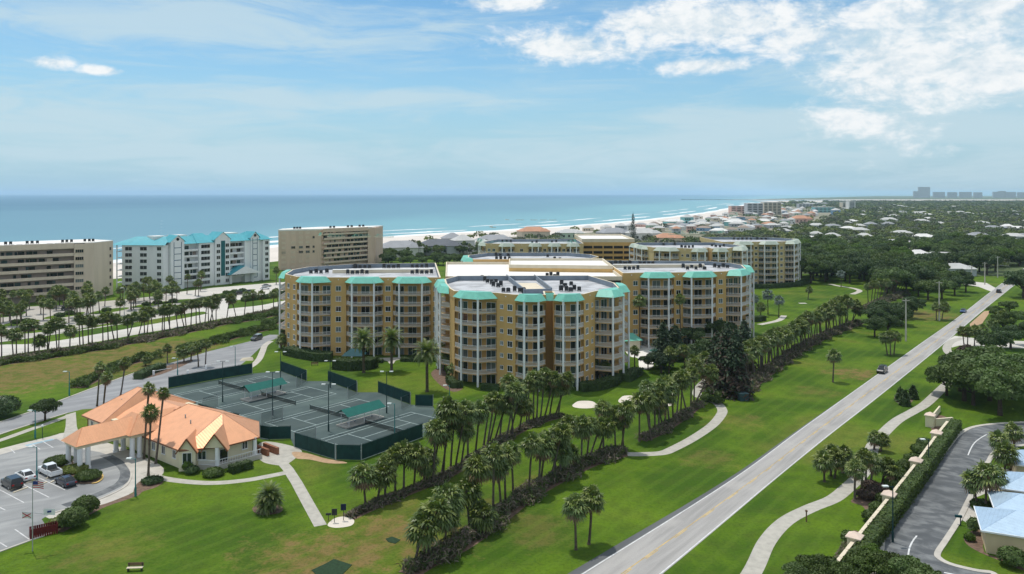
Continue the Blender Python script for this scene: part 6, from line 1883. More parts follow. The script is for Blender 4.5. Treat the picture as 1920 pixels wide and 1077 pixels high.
def palm(base, top, label, group, kind='sabal', cs=None, name=None):
    """base and crown-top pixels of one palm"""
    p = at(*base)
    dd = p.y
    ht = CAM_H - (top[1] - HY) * dd / FPX                    # height of the crown's top
    lean = (top[0] - base[0]) * dd / FPX
    if kind == 'date':
        c = cs or 1.0; h = max(2.0, ht - 2.1 * c)
        cm = pr_.choice(DATE); tm, bend = TRKD, 0
    else:
        c = (cs or 1.0) * pr_.uniform(.84, 1.16) * {'wash': .82, 'silver': 1.05}.get(kind, 1.0)
        h = max(1.0, ht - 1.9 * c)
        cm = pr_.choice({'wash': FANW, 'silver': FANS}.get(kind, FAN))
        tm, bend = pr_.choice(TRK)
    r = empty(name or {'date': 'date_palm', 'wash': 'tall_fan_palm', 'silver': 'silver_palm'}.get(kind, 'sabal_palm'), tuple(p), 0, label, 'palm', group)
    tilt = math.atan2(lean, h)
    r.rotation_euler = (pr_.uniform(-.03, .03), max(-.5, min(.5, tilt)), 0)
    rz = pr_.uniform(0, 6.28)
    inst('trunk', tm, r, (0, 0, 0), rz, (1, 1, h))
    inst('crown', cm, r, (math.cos(rz) * bend, math.sin(rz) * bend, h), pr_.uniform(0, 6.28), c)
    return r


def palms(lst, label, group, **k):
    for bx, by, tx, ty in lst: palm((bx, by), (tx, ty), label, group, **k)


P1 = [(686, 951, 680, 866), (707, 943, 715, 866), (722, 934, 723, 851), (741, 926, 741, 835), (757, 921, 758, 827), (775, 920, 783, 830), (795, 905, 799, 840), (812, 911, 817, 781), (811, 896, 822, 785), (830.6, 899, 840, 742), (828.5, 888, 845, 752), (845, 879, 848, 773), (852, 887, 871, 749), (864, 877, 874, 786), (877, 857, 878, 752),
      (891, 851, 901, 751), (907, 835, 917, 737), (914, 833, 927, 733), (918, 827, 938, 735), (928, 825, 948, 735), (937, 823, 942, 741), (949, 827, 966, 713), (956, 819, 974, 719), (973, 811, 983, 741), (988, 796, 987, 747), (992, 794, 990, 706), (1000, 790, 1001, 694), (1006, 788, 1011, 698), (1013, 786, 1023, 688), (1020, 787, 1040, 692), (1030, 783, 1038, 704), (1047, 780, 1054, 702), (1040, 784, 1064, 692), (962, 818, 958, 700)]
palms(P1, 'sabal palm in the row between the tennis courts and the dry fairway', 'sabal palms in the tennis row')
P2 = [(778, 1059, 790, 956), (796, 1051, 814, 930), (834, 1023, 836, 950), (856, 1020, 845, 903), (881, 996, 874, 896), (886, 988, 893, 853), (900, 1000, 902, 937), (924.5, 961, 926, 829), (939, 950, 936, 850), (947.6, 944, 946, 834), (962, 932, 962, 827), (992, 927, 994, 812), (1010, 911, 1013, 811), (1013, 905, 1025, 809), (1031, 905, 1053, 791), (1039, 891, 1046, 794), (1050, 896, 1053, 827), (1065, 880, 1071, 829), (1053, 886, 1065, 778), (1105, 858, 1127, 779), (1120, 854, 1140, 778), (1131, 846, 1134, 751), (1154, 843, 1152, 760), (1164, 849, 1176, 749), (1169, 845, 1167, 769), (1090, 868, 1091, 778), (1100, 862, 1107, 780)]
palms(P2, 'sabal palm in the row along the dark scrub nearest the main road', 'sabal palms in the roadside scrub row')
P3 = [(1199, 828, 1199, 736), (1221, 826, 1209, 732), (1219, 815, 1215, 712), (1228, 812, 1228, 728), (1235, 805, 1237, 710), (1243, 800, 1233, 740), (1246, 800, 1250, 726), (1256, 795, 1245, 703), (1262, 790, 1262, 715), (1268, 786, 1275, 698), (1276, 780, 1280, 692), (1287, 771, 1272, 693), (1295, 766, 1297, 688), (1301, 759, 1303, 671), (1304, 755, 1336, 675), (1254, 700, 1256, 650), (1285, 702, 1282, 645), (1325, 716, 1321, 658), (1303, 706, 1300, 662)]
palms(P3, 'sabal palm in the clump inside the bend of the cart path', 'sabal palms by the cart path bend')
P4 = []
for i in range(52):
    t = i / 51
    bx, by = 1403 + 189 * t, 716 - 107 * t ** 0.92
    P4.append((bx + pr_.uniform(-4, 4), by + pr_.uniform(-3, 3) - (5 if i % 2 else 0), bx - 4 + pr_.uniform(-5, 6), by - (70 - 16 * t) + pr_.uniform(-7, 6)))
palms(P4, 'sabal palm in the long dense row climbing beside the main road lawn', 'sabal palms in the long row', cs=1.12)
palms([(1596, 611, 1606, 560), (1594, 610, 1622, 566)], 'leaning sabal palm at the far end of the long row', 'leaning end palms')
palms([(1628 + 5.2 * i, 570 - 1.9 * i + pr_.uniform(-3, 3), 1628 + 7 * i + pr_.uniform(-3, 3), 527 - 2.0 * i + pr_.uniform(-4, 4)) for i in range(13)], 'sabal palm in the far stand before the oak wood', 'sabal palms before the oak wood')
palms([(1561.6, 717, 1564, 654)], 'lone sabal palm standing on the lawn beside the main road', None)
palms([(1080, 1031, 1078, 926), (1104, 1021, 1114, 911)], 'one of two sabal palms standing together on the road-side lawn', 'palm pair on the near lawn')
palms([(1756, 601, 1754, 566), (1766, 600, 1769, 564)], 'one of two short palms beside the power pole', 'palm pair by the power pole')
palms([(1664, 666, 1658, 622), (1670, 666, 1668, 618), (1676, 665, 1680, 620)], 'fan palm in the small clump at the road edge', 'road edge palm clump')
PR = [(1546, 904, 1544, 845), (1558, 893, 1557, 832), (1565, 897, 1568, 847), (1581, 887, 1582, 833), (1603, 935, 1600, 860), (1615, 924, 1617, 838), (1623, 904, 1627, 843), (1632, 908, 1639, 847), (1654, 908, 1660, 853), (1658, 911, 1672, 861), (1639, 844, 1638, 806), (1651, 847, 1656, 811)]
palms(PR, 'sabal palm in the group around the right-hand footpath', 'footpath palms', cs=0.82)
palms([(1833, 949, 1824, 880), (1849, 954, 1847, 864), (1855, 944, 1865, 872), (1884, 902, 1882, 828), (1902, 841, 1900, 793), (1872, 852, 1870, 806), (1895, 882, 1897, 836)], 'bushy sabal palm in front of the blue-roofed houses', 'palms of the blue-roofed houses', cs=0.95)
palms([(1808, 650, 1805, 611), (1814, 650, 1815, 612), (1827, 649, 1828, 609), (1841, 643, 1842, 607)], 'palm at the driveway apron off the main road', 'driveway apron palms')
palms([(1892, 696, 1892, 667)], 'squat fan palm on the shaded lawn behind the big oak', None, cs=1.15)
PL = [(3, 671, 3, 608), (25, 669, 21, 616), (31, 669, 31, 614), (47, 666, 47, 601), (53, 666, 52, 598), (65, 662, 64, 598), (73, 660, 74, 626), (89, 659, 88, 607), (90, 657, 97, 599), (107, 657, 103, 595), (110, 656, 111, 595), (131, 654, 131, 608), (150, 650, 147, 586), (156, 649, 156, 590), (166, 645, 165, 589), (173, 644, 172, 592), (193, 642, 192, 587), (203, 640, 201, 583), (214, 638, 205, 583), (220, 637, 220, 587), (240, 634, 239, 589), (241, 632, 255, 582), (260, 629, 269, 582),
      (271, 624, 270, 574), (276, 624, 280, 574), (287, 624, 281, 575), (304, 621, 304, 572), (308, 621, 308, 570), (318, 621, 318, 569), (319, 618, 312, 572), (333, 616, 330, 570), (345, 613, 338, 569), (349, 613, 346, 566), (358, 611, 359, 561), (368, 610, 367, 561), (376, 611, 371, 563), (384, 608, 387, 558), (391, 605, 390, 559), (400, 603, 394, 558), (394, 603, 402, 559), (405, 602, 406, 550), (425, 598, 430, 550), (443, 597, 436, 551), (458, 593, 461, 545), (475, 591, 474, 544), (493, 585, 490, 544), (513, 580, 512, 542), (522, 575, 520, 540)]
palms(PL, 'sabal palm in the long line along the pale shore street', 'shore street palms', cs=0.95)
bgp = []
for i in range(60):
    x = pr_.uniform(-10, 345)
    y0 = 625 - 0.14 * x
    y = y0 - pr_.uniform(0, 44 - 0.05 * x)
    bgp.append((x, y, x + pr_.uniform(-3, 3), y - pr_.uniform(38, 50) * (y - 363) / 245))
palms(bgp, 'sabal palm in the car park of the long beige block', 'car park palms')
bgp = []
for i in range(26):
    x = pr_.uniform(225, 525)
    y = 575 - 0.10 * (x - 225) - pr_.uniform(0, 22)
    if 385 < x < 490 and y > 530: continue
    bgp.append((x, y, x + pr_.uniform(-2, 2), y - pr_.uniform(28, 40)))
palms(bgp, 'short palm in the garden of the white beachfront block', 'beachfront garden palms', cs=0.85)
palms([(270, 861, 275, 714), (278, 892, 284, 753), (292, 870, 306, 722)], 'very tall fan palm rising before the clubhouse canopy', 'tall palms at the canopy', kind='wash')
palms([(191, 800, 197, 693), (182, 762, 188, 675), (226, 742, 238, 667)], 'very tall fan palm beside the far clubhouse roof', 'tall palms by the drive', kind='wash')
for t_, lab in (((682, 699, 681, 617), 'slim date palm on the lawn before the gazebo'), ((734, 697, 734, 617), 'stout date palm at the patio of the tennis wing'), ((801, 735, 800, 639), 'date palm standing alone near the end of the tennis fence')):
    palm(t_[:2], t_[2:], lab, None, 'date', 1.3)
palms([(831, 696, 831, 652), (840, 702, 839, 658), (822, 690, 824, 640), (824, 672, 824, 596), (847, 712, 848, 678)], 'palm in the corner bed between the wing and the twin-lobed tower', 'corner bed palms', cs=0.85)
palms([(535, 651, 534, 611), (546, 652, 546, 619), (527, 655, 528, 625)], 'palm at the end of the tennis wing by the drive', 'wing end palms', cs=0.85)
palms([(941, 718, 939, 679)], 'small palm against the front of the twin-lobed tower', None, cs=0.75)
palms([(1111, 713, 1111, 666), (1132, 713, 1134, 676), (1190, 690, 1190, 648)], 'palm in the hedge by the right lobe of the tower', 'right lobe palms', cs=0.85)
palms([(1199, 655, 1199, 552), (1276, 656, 1276, 550)], 'tall palm against the pool wing facade', 'pool wing palms', cs=1.05)
palms([(1440, 590, 1440, 541), (1460, 595, 1461, 553), (1413, 592, 1413, 551), (1577, 538, 1578, 506)], 'silvery blue palm on the far lawn', 'silver palms', kind='silver', cs=1.15)
palms([(1426, 594, 1427, 566), (1515, 562, 1516, 536), (1405, 600, 1403, 575)], 'small green palm on the far lawn by the cart path', 'far lawn palms')
palms([(314, 682, 313, 645), (345, 679, 345, 647), (358, 676, 359, 644), (372, 688, 372, 641), (385, 688, 387, 636), (273, 686, 274, 663)], 'slim palm at the resort drive gate', 'gate palms', cs=0.8)
palms([(1862, 628, 1862, 596), (1880, 610, 1882, 580)], 'palm among the oaks right of the main road', 'roadside oak palms')
for i in range(22):
    x = pr_.uniform(725, 905)
    palm((x, pr_.uniform(476, 488)), (x + pr_.uniform(-1, 1), pr_.uniform(450, 464)), 'palm among the beach houses behind the garage', 'beach house palms', cs=0.9)
palms([(1428, 535, 1428, 498), (1450, 537, 1450, 512), (1395, 545, 1398, 520)], 'palm against the wood-side sand-yellow wing', 'wood-side wing palms')


# --- shrubs, hedges and scrub
def solid_blob(bl_, m, name, parent):
    bm = bmesh.new()
    for x, y, z, rx, ry, rz in bl_:
        g_ = bmesh.ops.create_icosphere(bm, subdivisions=2, radius=1.0)
        for v_ in g_['verts']: v_.co = Vector((x + v_.co.x * rx * .8, y + v_.co.y * ry * .8, max(0.02, z + v_.co.z * rz * .8)))
    me = bpy.data.meshes.new(name); bm.to_mesh(me); bm.free(); me.materials.append(m)
    return inst(name, me, parent)


def shrub(px, wd, ht, m, label, group=None, name='shrub', z=0.0, n=900, size=0.28, blobs=None):
    p = at(*px)
    r = empty(name, (p.x, p.y, z), 0, label, 'shrub', group)
    bl_ = blobs or [(0, 0, ht * .5, wd / 2, wd / 2, ht * .52)]
    inst('foliage', quad_mesh('foliage', blob_leaves(bl_, n, size, fill=.85), [M[m]]), r)
    solid_blob(bl_, M['lb'], 'branches', r)
    return r


shrub((160, 966), 3.6, 2.6, 'la', 'round clipped green shrub nearer the kerb bed', 'round shrubs', n=2600, size=.22)
shrub((137, 990), 3.8, 2.7, 'la', 'round clipped green shrub nearer the red enclosure', 'round shrubs', n=2600, size=.22)
shrub((165, 900), 4.0, 1.3, 'la', 'flat clipped round hedge on the kerb island', 'island shrubs', z=.1, n=2000, size=.2)
shrub((110, 872), 4.4, 1.3, 'la', 'flat clipped hedge behind the canopy columns', 'island shrubs', z=.1, n=2000, size=.2)
shrub((140, 885), 4.0, .9, 'pb', 'loose yellow-green ground planting on the kerb island', 'island shrubs', z=.1, n=1500, size=.3)
shrub((5, 782), 6.5, 4.2, 'lb', 'dark round bush at the edge of the resort drive', None, n=2600, size=.3)
shrub((108, 985), 2.4, .9, 'pb', 'low yellow-green clump beside the red enclosure', 'bed shrubs', n=700)
shrub((118, 975), 1.6, .8, 'pb', 'low yellow-green clump beside the red enclosure', 'bed shrubs', n=500)
shrub((285, 905), 3.2, .8, 'lb', 'low dark shrub in the bed at the tall palms', 'palm bed shrubs', n=700)
shrub((360, 888), 2.2, 1.2, 'lb', 'small dark shrub before the clubhouse gable window', 'clubhouse shrubs', n=800)
shrub((400, 892), 3.4, 1.1, 'la', 'green shrub below the clubhouse porch', 'clubhouse shrubs', n=1000)
shrub((352, 884), 1.8, 1.7, 'lc', 'spiky bright shrub at the clubhouse corner', 'clubhouse shrubs', n=500)
shrub((1898, 1062), 3.2, 2.2, 'la', 'leafy shrub below the corner house window', 'house shrubs', n=1600)
shrub((1818, 1014), 1.3, .9, 'lc', 'yellow-green shrub in the mulch bed of the corner house', 'house shrubs', n=500)
shrub((1826, 1000), 1.4, 2.0, 'pa', 'small young palm-like plant in the mulch bed of the corner house', 'house shrubs', n=260, size=.5)
shrub((1875, 950), 2.0, 2.0, 'lb', 'dark shrub against the tan house wall', 'house shrubs', n=800)
shrub((1842, 950), 3.2, .8, 'lb', 'low dark planting under the palm trio', 'house shrubs', n=800)
for px, s_ in (((1625, 935), 3.0), ((1640, 925), 3.0), ((1633, 918), 2.4), ((1652, 925), 2.2)):
    shrub(px, s_, 1.3, 'lred', 'dark bronze shrub in the mulch bed at the footpath palms', 'bronze shrubs', n=900)
for px, s_ in (((1655, 945), 2.0), ((1645, 962), 2.2), ((1632, 978), 2.2), ((1592, 1018), 2.0), ((1700, 880), 3.0), ((1712, 868), 3.0), ((1725, 850), 3.2), ((1735, 838), 3.0), ((1672, 915), 2.2), ((1685, 895), 2.4)):
    shrub(px, s_, 1.5, 'la', 'green shrub on the lawn side of the boundary wall', 'wall shrubs', n=900)
for px in ((1325, 752), (1345, 757), (1352, 745), (1337, 738)):
    shrub(px, 3.0, 1.5, 'la', 'small green shrub at the foot of the tall dark trees', 'tree foot shrubs', n=700)


def hedge(pts, wd, ht, m, label, group='clipped hedges', world=False, z=0.0, dens=26, size=.24):
    P_ = [Vector(q) for q in pts] if world else ats(pts)
    r = empty('hedge', tuple(P_[0]), 0, label, 'hedge', group)
    L, Rr = edges(P_, wd)
    b_ = MB(); n_ = len(P_)
    L8, R8 = edges(P_, wd * .86)
    for i in range(n_ - 1):
        b_.prism([R8[i], R8[i + 1], L8[i + 1], L8[i]], z, ht * .95)
    b_.build('core', M['lb'], r)
    Cs, Ns = [], []
    for i in range(n_ - 1):
        a, b2 = P_[i], P_[i + 1]
        ln = (b2 - a).length; d = (b2 - a).normalized(); nn = Vector((-d.y, d.x, 0))
        k = int(ln * (wd + 2 * ht) * dens)
        t = NR.rand(k); s_ = NR.rand(k) * (wd + 2 * ht)
        C = np.outer(1 - t, a) + np.outer(t, b2)
        offx = np.where(s_ < ht, -wd / 2, np.where(s_ > ht + wd, wd / 2, s_ - ht - wd / 2))
        zz_ = np.where(s_ < ht, s_, np.where(s_ > ht + wd, 2 * ht + wd - s_, ht))
        C = C + np.outer(offx, nn); C[:, 2] += zz_ + z
        C += NR.normal(size=C.shape) * .06
        N = np.where((s_ < ht)[:, None], -np.array(nn), np.where((s_ > ht + wd)[:, None], np.array(nn), np.array([0, 0, 1.0]))) + NR.normal(size=C.shape) * .5
        Cs.append(C); Ns.append(N)
    C, N = np.concatenate(Cs), np.concatenate(Ns)
    C -= np.array(P_[0])
    inst('foliage', quad_mesh('foliage', quads(C, N, size * (.6 + .8 * NR.rand(len(C)))), [M[m]]), r)
    return r


hd_off = nW * 1.35
for i in range(4):
    a_, c_ = pil[i], pil[i + 1]
    hedge([a_ + hd_off, c_ + hd_off], 1.7, 2.1, 'la', 'tall clipped green hedge behind the boundary wall', 'wall hedges', True)
hedge([pil[4] + hd_off, pil[4] + hd_off + (pil[1] - pil[0]) * .75], 1.7, 2.0, 'la', 'tall clipped green hedge behind the boundary wall', 'wall hedges', True)
hedge([(1010, 727), (990, 735)], 1.6, 1.2, 'lb', 'dark hedge at the foot of the twin-lobed tower, under the palm row', 'tower hedges')
hedge([(903, 731), (935, 733)], 1.8, 1.4, 'lb', 'dark hedge below the left lobe of the twin-lobed tower', 'tower hedges')
hedge([(1088, 733), (1120, 731), (1150, 722), (1155, 714)], 3.0, 1.9, 'lb', 'broad dark hedge below the right lobe of the twin-lobed tower', 'tower hedges')
hedge([(1172, 716), (1196, 702)], 3.0, 1.8, 'lb', 'dark hedge between the tower and the pool lawn', 'tower hedges')
hedge([(842, 716), (852, 728), (866, 726)], 1.8, 1.5, 'lb', 'dark hedge in the corner bed of the twin-lobed tower', 'tower hedges')
hedge([(628, 691), (655, 694), (690, 692), (700, 687)], 3.0, 2.6, 'lb', 'broad dark hedge in front of the gazebo', 'wing hedges')
hedge([(540, 664), (570, 671), (600, 676), (622, 676)], 4.0, 2.2, 'lb', 'long dark hedge before the end bays of the tennis wing', 'wing hedges')
hedge([(700, 680), (718, 680)], 2.0, .9, 'lb', 'low hedge left of the patio', 'wing hedges')
hedge([(752, 677), (800, 678)], 2.4, .9, 'lb', 'low hedge right of the patio', 'wing hedges')
hedge([(432, 888), (470, 877)], 1.6, 1.3, 'lb', 'dark clipped hedge below the clubhouse porch column', 'clubhouse hedges')
hedge([(258, 712), (282, 700), (305, 692)], 2.4, 1.6, 'lb', 'dark hedge beside the drive gate', 'gate hedges')
hedge([(1408, 541), (1440, 541), (1495, 537), (1512, 531)], 3.5, 2.0, 'lb', 'dark hedge curving round the wood-side wing', 'far hedges')
hedge([(1412, 604), (1432, 601)], 2.5, 1.8, 'lb', 'dark hedge at the end of the far cart path', 'far hedges')
hedge([(345, 573), (390, 563), (440, 556)], 3, 1.5, 'la', 'hedge in the garden of the white beachfront block', 'beachfront hedges')
hedge([(455, 566), (500, 560), (530, 552)], 3, 1.6, 'lb', 'dark hedge along the entrance drive of the white block', 'beachfront hedges')


SOIL = list(range(30))


def scrub(pts, wd, ht, label, green=.25, dens=14, size=.55, name='saw_palmetto_scrub', mats=('scrub', 'scrubg')):
    P_ = smooth(ats(pts), 4)
    Cs, Ss = [], []
    for a, b2 in zip(P_, P_[1:]):
        ln = (b2 - a).length; d = (b2 - a).normalized(); nn = Vector((-d.y, d.x, 0))
        k = int(ln * wd * dens * 3.0)
        t = NR.rand(k); s_ = (NR.rand(k) + NR.rand(k) - 1) * wd / 2
        C = np.outer(1 - t, a) + np.outer(t, b2) + np.outer(s_, nn)
        s_ = s_ * (.8 + .45 * np.sin(C[:, 0] * .55 + C[:, 1] * .31)); C = np.outer(1 - t, a) + np.outer(t, b2) + np.outer(s_, nn)
        lump = .55 + .45 * np.sin(C[:, 0] * .9 + 1.3 * np.sin(C[:, 1] * .7)) * np.cos(C[:, 1] * .8)
        C[:, 2] = NR.rand(k) ** .7 * ht * (.5 + .6 * lump) * (1.05 - np.abs(s_) / wd * 1.2) + .05
        Cs.append(C)
    C = np.concatenate(Cs)
    N = NR.normal(size=C.shape); N[:, 2] = np.abs(N[:, 2]) * .8 + .3
    mi = (NR.rand(len(C)) < green).astype(np.int32)
    o = inst(name, quad_mesh(name, quads(C, N, size * .62 * (.5 + NR.rand(len(C))), 2.6, .2), [M[mats[0]], M[mats[1]]], mi))
    tag(o, label, 'scrub', kind='stuff')
    L, Rr = edges(P_, wd * .6)
    strip('scrub_soil', L, Rr, 0.0055 + 0.0007 * SOIL.pop(0), M['dirt'])


scrub([(655, 972), (686, 957), (725, 940), (775, 920), (830, 897), (880, 868), (940, 828), (1000, 796), (1055, 780)], 3.4, .9, 'dark brown scrub under the tennis palm row', .25)
scrub([(765, 1078), (800, 1056), (860, 1026), (920, 985), (980, 938), (1040, 902), (1110, 868), (1172, 850)], 5.0, 1.9, 'tall grey-brown scrub thicket under the roadside palm row', .38, 16)
scrub([(1203, 826), (1235, 812), (1270, 790), (1300, 768), (1310, 758)], 3.6, 1.3, 'brown scrub under the cart path palms', .25)
scrub([(1385, 745), (1410, 722), (1450, 692), (1500, 656), (1555, 628), (1612, 606)], 5.5, 1.8, 'grey-brown scrub bank under the long palm row', .25, 12, .65)
scrub([(1620, 585), (1660, 565), (1700, 552)], 7, 2, 'grey scrub under the far palm stand', .3, 8, .8)
scrub([(-60, 690), (0, 682), (74, 668), (150, 658), (260, 641), (330, 627), (408, 610), (487, 592), (535, 580)], 8.0, 1.6, 'dark scrub belt along the shore street palms', .35, 7, .8)
scrub([(-40, 690), (30, 680), (90, 672), (160, 660), (220, 652)], 5.0, 1.6, 'green shrub belt on the lawn side of the shore street scrub', .9, 9, .6, 'sea_grape_shrubs', ('scrubg', 'la'))
scrub([(335, 662), (390, 646), (440, 632), (480, 622), (510, 615)], 8.0, 2.0, 'green shrub belt above the resort drive', .5, 9, .7, 'sea_grape_shrubs', ('la', 'scrubg'))
scrub([(430, 606), (480, 598), (520, 590), (535, 598), (500, 610)], 9.0, 1.8, 'green shrub belt below the shore street near the tennis wing', .6, 8, .7, 'sea_grape_shrubs', ('la', 'scrubg'))
scrub([(146, 728), (165, 718), (185, 708), (215, 692), (250, 680), (300, 668)], 6.0, 2.2, 'rounded green shrubs on the far side of the resort drive', .5, 12, .5, 'drive_shrubs', ('la', 'scrubg'))
scrub([(1585, 1025), (1562, 1070), (1545, 1100)], 2.0, .8, 'low planting along the near boundary wall', .6, 14, .3, 'bed_planting', ('scrub', 'la'))

for x_, y_ in ((30, 607), (50, 605), (112, 594), (130, 590), (200, 584), (80, 618), (104, 613), (180, 605), (205, 601), (275, 573), (295, 570), (325, 567), (15, 592), (425, 551), (455, 547), (440, 549)):
    shrub((x_, y_), 3.6, 1.4, 'la' if pr_.random() < .6 else 'lb', 'low green shrub on a planting island of the beachfront car park', 'car park shrubs', n=350, size=.5)

# --- broadleaf trees
def tree_protos():
    out = []
    for s_ in range(5):
        rg = random.Random(100 + s_)
        bl_ = []
        for i in range(15):
            a = rg.uniform(0, 6.28); q = rg.uniform(0, 1) ** .6 * 3.6
            bl_.append((math.cos(a) * q, math.sin(a) * q, 5.0 + rg.uniform(-.9, 1.6) - q * .28, rg.uniform(1.2, 2.1), rg.uniform(1.2, 2.1), rg.uniform(.9, 1.5)))
        limbs = [((0, 0, 2.2), (b_[0] * .8, b_[1] * .8, b_[2] - .3), .16, .05) for b_ in bl_[:9]]
        tk = trunk_mesh('trunk', 3.2, .38, .22, M['bark'], limbs)
        V = blob_leaves(bl_, 8000, .36, fill=.72, flat=.6)
        out.append((tk, V))
    return out


TP = tree_protos()
CROWNS = {}


def crown_mesh(i, m):
    if (i, m) not in CROWNS: CROWNS[(i, m)] = quad_mesh('crown', TP[i][1], [M[m]])
    return CROWNS[(i, m)]


tr_ = random.Random(9)


def tree(p, sc, label, group=None, m='la', name='oak_tree', sz=None):
    i = tr_.randrange(5)
    r = empty(name, (p.x, p.y, 0), tr_.uniform(0, 6.28), label, 'tree', group)
    s3 = (sc, sc, sz or sc)
    inst('trunk', TP[i][0], r, scale=s3)
    inst('crown', crown_mesh(i, m), r, scale=s3)
    return r


for px, s_, m_, lab in (((1875, 779), 1.45, 'la', 'big spreading oak on the shaded lawn at the street bend'), ((1808, 752), 1.4, 'la', 'dense oak overhanging the entrance wall'), ((1800, 734), 1.15, 'lb', 'dark oak leaning over the footpath'), ((1838, 733), 1.5, 'la', 'broad oak between the wall oak and the street bend'), ((1925, 770), 1.3, 'la', 'oak at the right edge of the shaded lawn'),
                        ((1815, 688), .8, 'lred', 'low bronze-green tree before the driveway apron'), ((1840, 690), .8, 'lb', 'dark tree beside the shaded lawn'), ((1862, 668), .95, 'lb', 'dark oak behind the driveway apron palms'), ((1895, 655), 1.0, 'lb', 'dark oak over the white driveway'), ((1925, 648), 1.0, 'lb', 'dark oak at the far end of the white driveway'),
                        ((1880, 625), .9, 'la', 'round oak right of the dirt verge'), ((1868, 602), .75, 'la', 'small oak on the road verge'), ((1900, 612), .8, 'la', 'oak behind the verge oaks'), ((1893, 590), .75, 'la', 'oak at the roadside before the side street'),
                        ((1640, 632), .85, 'lb', 'dark oak standing on the open lawn by the long row'), ((1665, 627), .9, 'lb', 'dark oak behind the tall power pole'), ((1690, 612), .85, 'lb', 'oak casting shade on the road-side lawn'), ((1672, 600), .85, 'la', 'oak next to the far palm stand'),
                        ((84.5, 789), .62, 'lb', 'small dark tree on the strip beside the resort drive'), ((1240, 700), .8, 'ld', 'dark tree at the edge of the pool deck'), ((1215, 692), .5, 'lb', 'small dark tree by the pool deck lounge'), ((1295, 690), .9, 'lb', 'dark tree behind the cart path palms'), ((1335, 690), 1.1, 'lb', 'dark broad tree over the pool garden'), ((1300, 652), .9, 'lb', 'dark tree against the pool wing'), ((1258, 652), .8, 'ld', 'dark evergreen before the pool wing bays'), ((1350, 650), 1.1, 'lb', 'dark tree at the end bay of the pool wing'), ((1385, 628), 1.0, 'lb', 'dark tree hiding the pool wing corner')):
    tree(at(*px), s_, lab, None, m_)
for px, s_ in (((1740, 563), 1.25), ((1766, 561), 1.25), ((1790, 554), 1.2), ((1811, 548), 1.1), ((1752, 546), 1.3), ((1778, 541), 1.3), ((1800, 536), 1.1), ((1722, 556), 1.1), ((1735, 540), 1.3), ((1758, 530), 1.4)):
    tree(at(*px), s_, 'oak in the clump between the far palm stand and the side street', 'roadside oak clump', 'lb' if s_ < 1.25 else 'la')
for px, s_ in (((1640, 616), 1.0), ((1660, 612), 1.05), ((1682, 608), 1.0), ((1700, 598), 1.0), ((1652, 600), 1.0), ((1712, 588), .9)):
    tree(at(*px), s_, 'dark oak in the clump on the lawn behind the tall power pole', 'lawn oak clump', 'lb')
for px, s_ in (((1775, 742), 1.0), ((1825, 760), 1.2), ((1856, 752), 1.4), ((1895, 748), 1.5), ((1915, 742), 1.3), ((1850, 715), 1.2), ((1790, 712), .9)):
    tree(at(*px), s_, 'oak in the thick canopy over the shaded lawn', 'shaded lawn oaks', 'la')
for i in range(34):
    x_ = tr_.uniform(712, 908)
    tree(at(x_, 499 - tr_.uniform(0, 14)), tr_.uniform(.7, 1.1), 'leafy tree directly behind the roofs of the tennis wing', 'trees behind the tennis wing', 'la' if i % 3 else 'lb')
for i in range(26):
    x_ = tr_.uniform(715, 912)
    tree(at(x_, 489 - (x_ - 715) * .06 - tr_.uniform(0, 13)), tr_.uniform(.8, 1.25), 'round green tree in the gardens of the beach houses', 'beach garden trees', 'la')
for px, s_ in (((1530, 1106), .55), ((1500, 1120), .5), ((1625, 1098), .55), ((1658, 1106), .6), ((1692, 1118), .62), ((1725, 1128), .58), ((1640, 1064), .36), ((1590, 1118), .55)):
    tree(at(*px), s_, 'leafy tree crown beside the near end of the boundary wall', 'trees at the near wall end', 'la' if s_ > .45 else 'lc')


# tall dark conifers by the cart path and Norfolk pines
def conifer(px, top_y, wd, label, m='ld', tiers=26, droop=.25, m2='lred', group=None, name='conifer'):
    p = at(*px); h = CAM_H - (top_y - HY) * p.y / FPX
    r = empty(name, tuple(p), 0, label, 'tree', group)
    inst('trunk', trunk_mesh('trunk', h * .95, .35, .06, M['bark']), r)
    Cs, Ns, mi = [], [], []
    for k in range(tiers):
        t = (k + .5) / tiers
        z_ = h * (.06 + .93 * t)
        rad = wd / 2 * (1 - t) ** .6 * (.75 + .4 * NR.rand())
        n_ = int(150 * (rad / wd * 2) + 20)
        a = NR.rand(n_) * 6.28; q = rad * np.sqrt(NR.rand(n_)) * (1 + .18 * np.sin(a * 5 + k))
        Cs.append(np.stack([np.cos(a) * q, np.sin(a) * q, z_ - droop * q + NR.normal(size=n_) * h / tiers * .5], 1))
        Ns.append(np.stack([np.cos(a) * .5, np.sin(a) * .5, np.ones(n_)], 1) + NR.normal(size=(n_, 3)) * .5)
        mi.append((NR.rand(n_) < (.75 if t < .45 else .15)).astype(np.int32))
    C, N, mi = np.concatenate(Cs), np.concatenate(Ns), np.concatenate(mi)
    C[:, 2] = np.maximum(C[:, 2], .1)
    inst('crown', quad_mesh('crown', quads(C, N, .62 * (.6 + .8 * NR.rand(len(C))), 1.8), [M[m], M[m2]], mi), r)
    return r


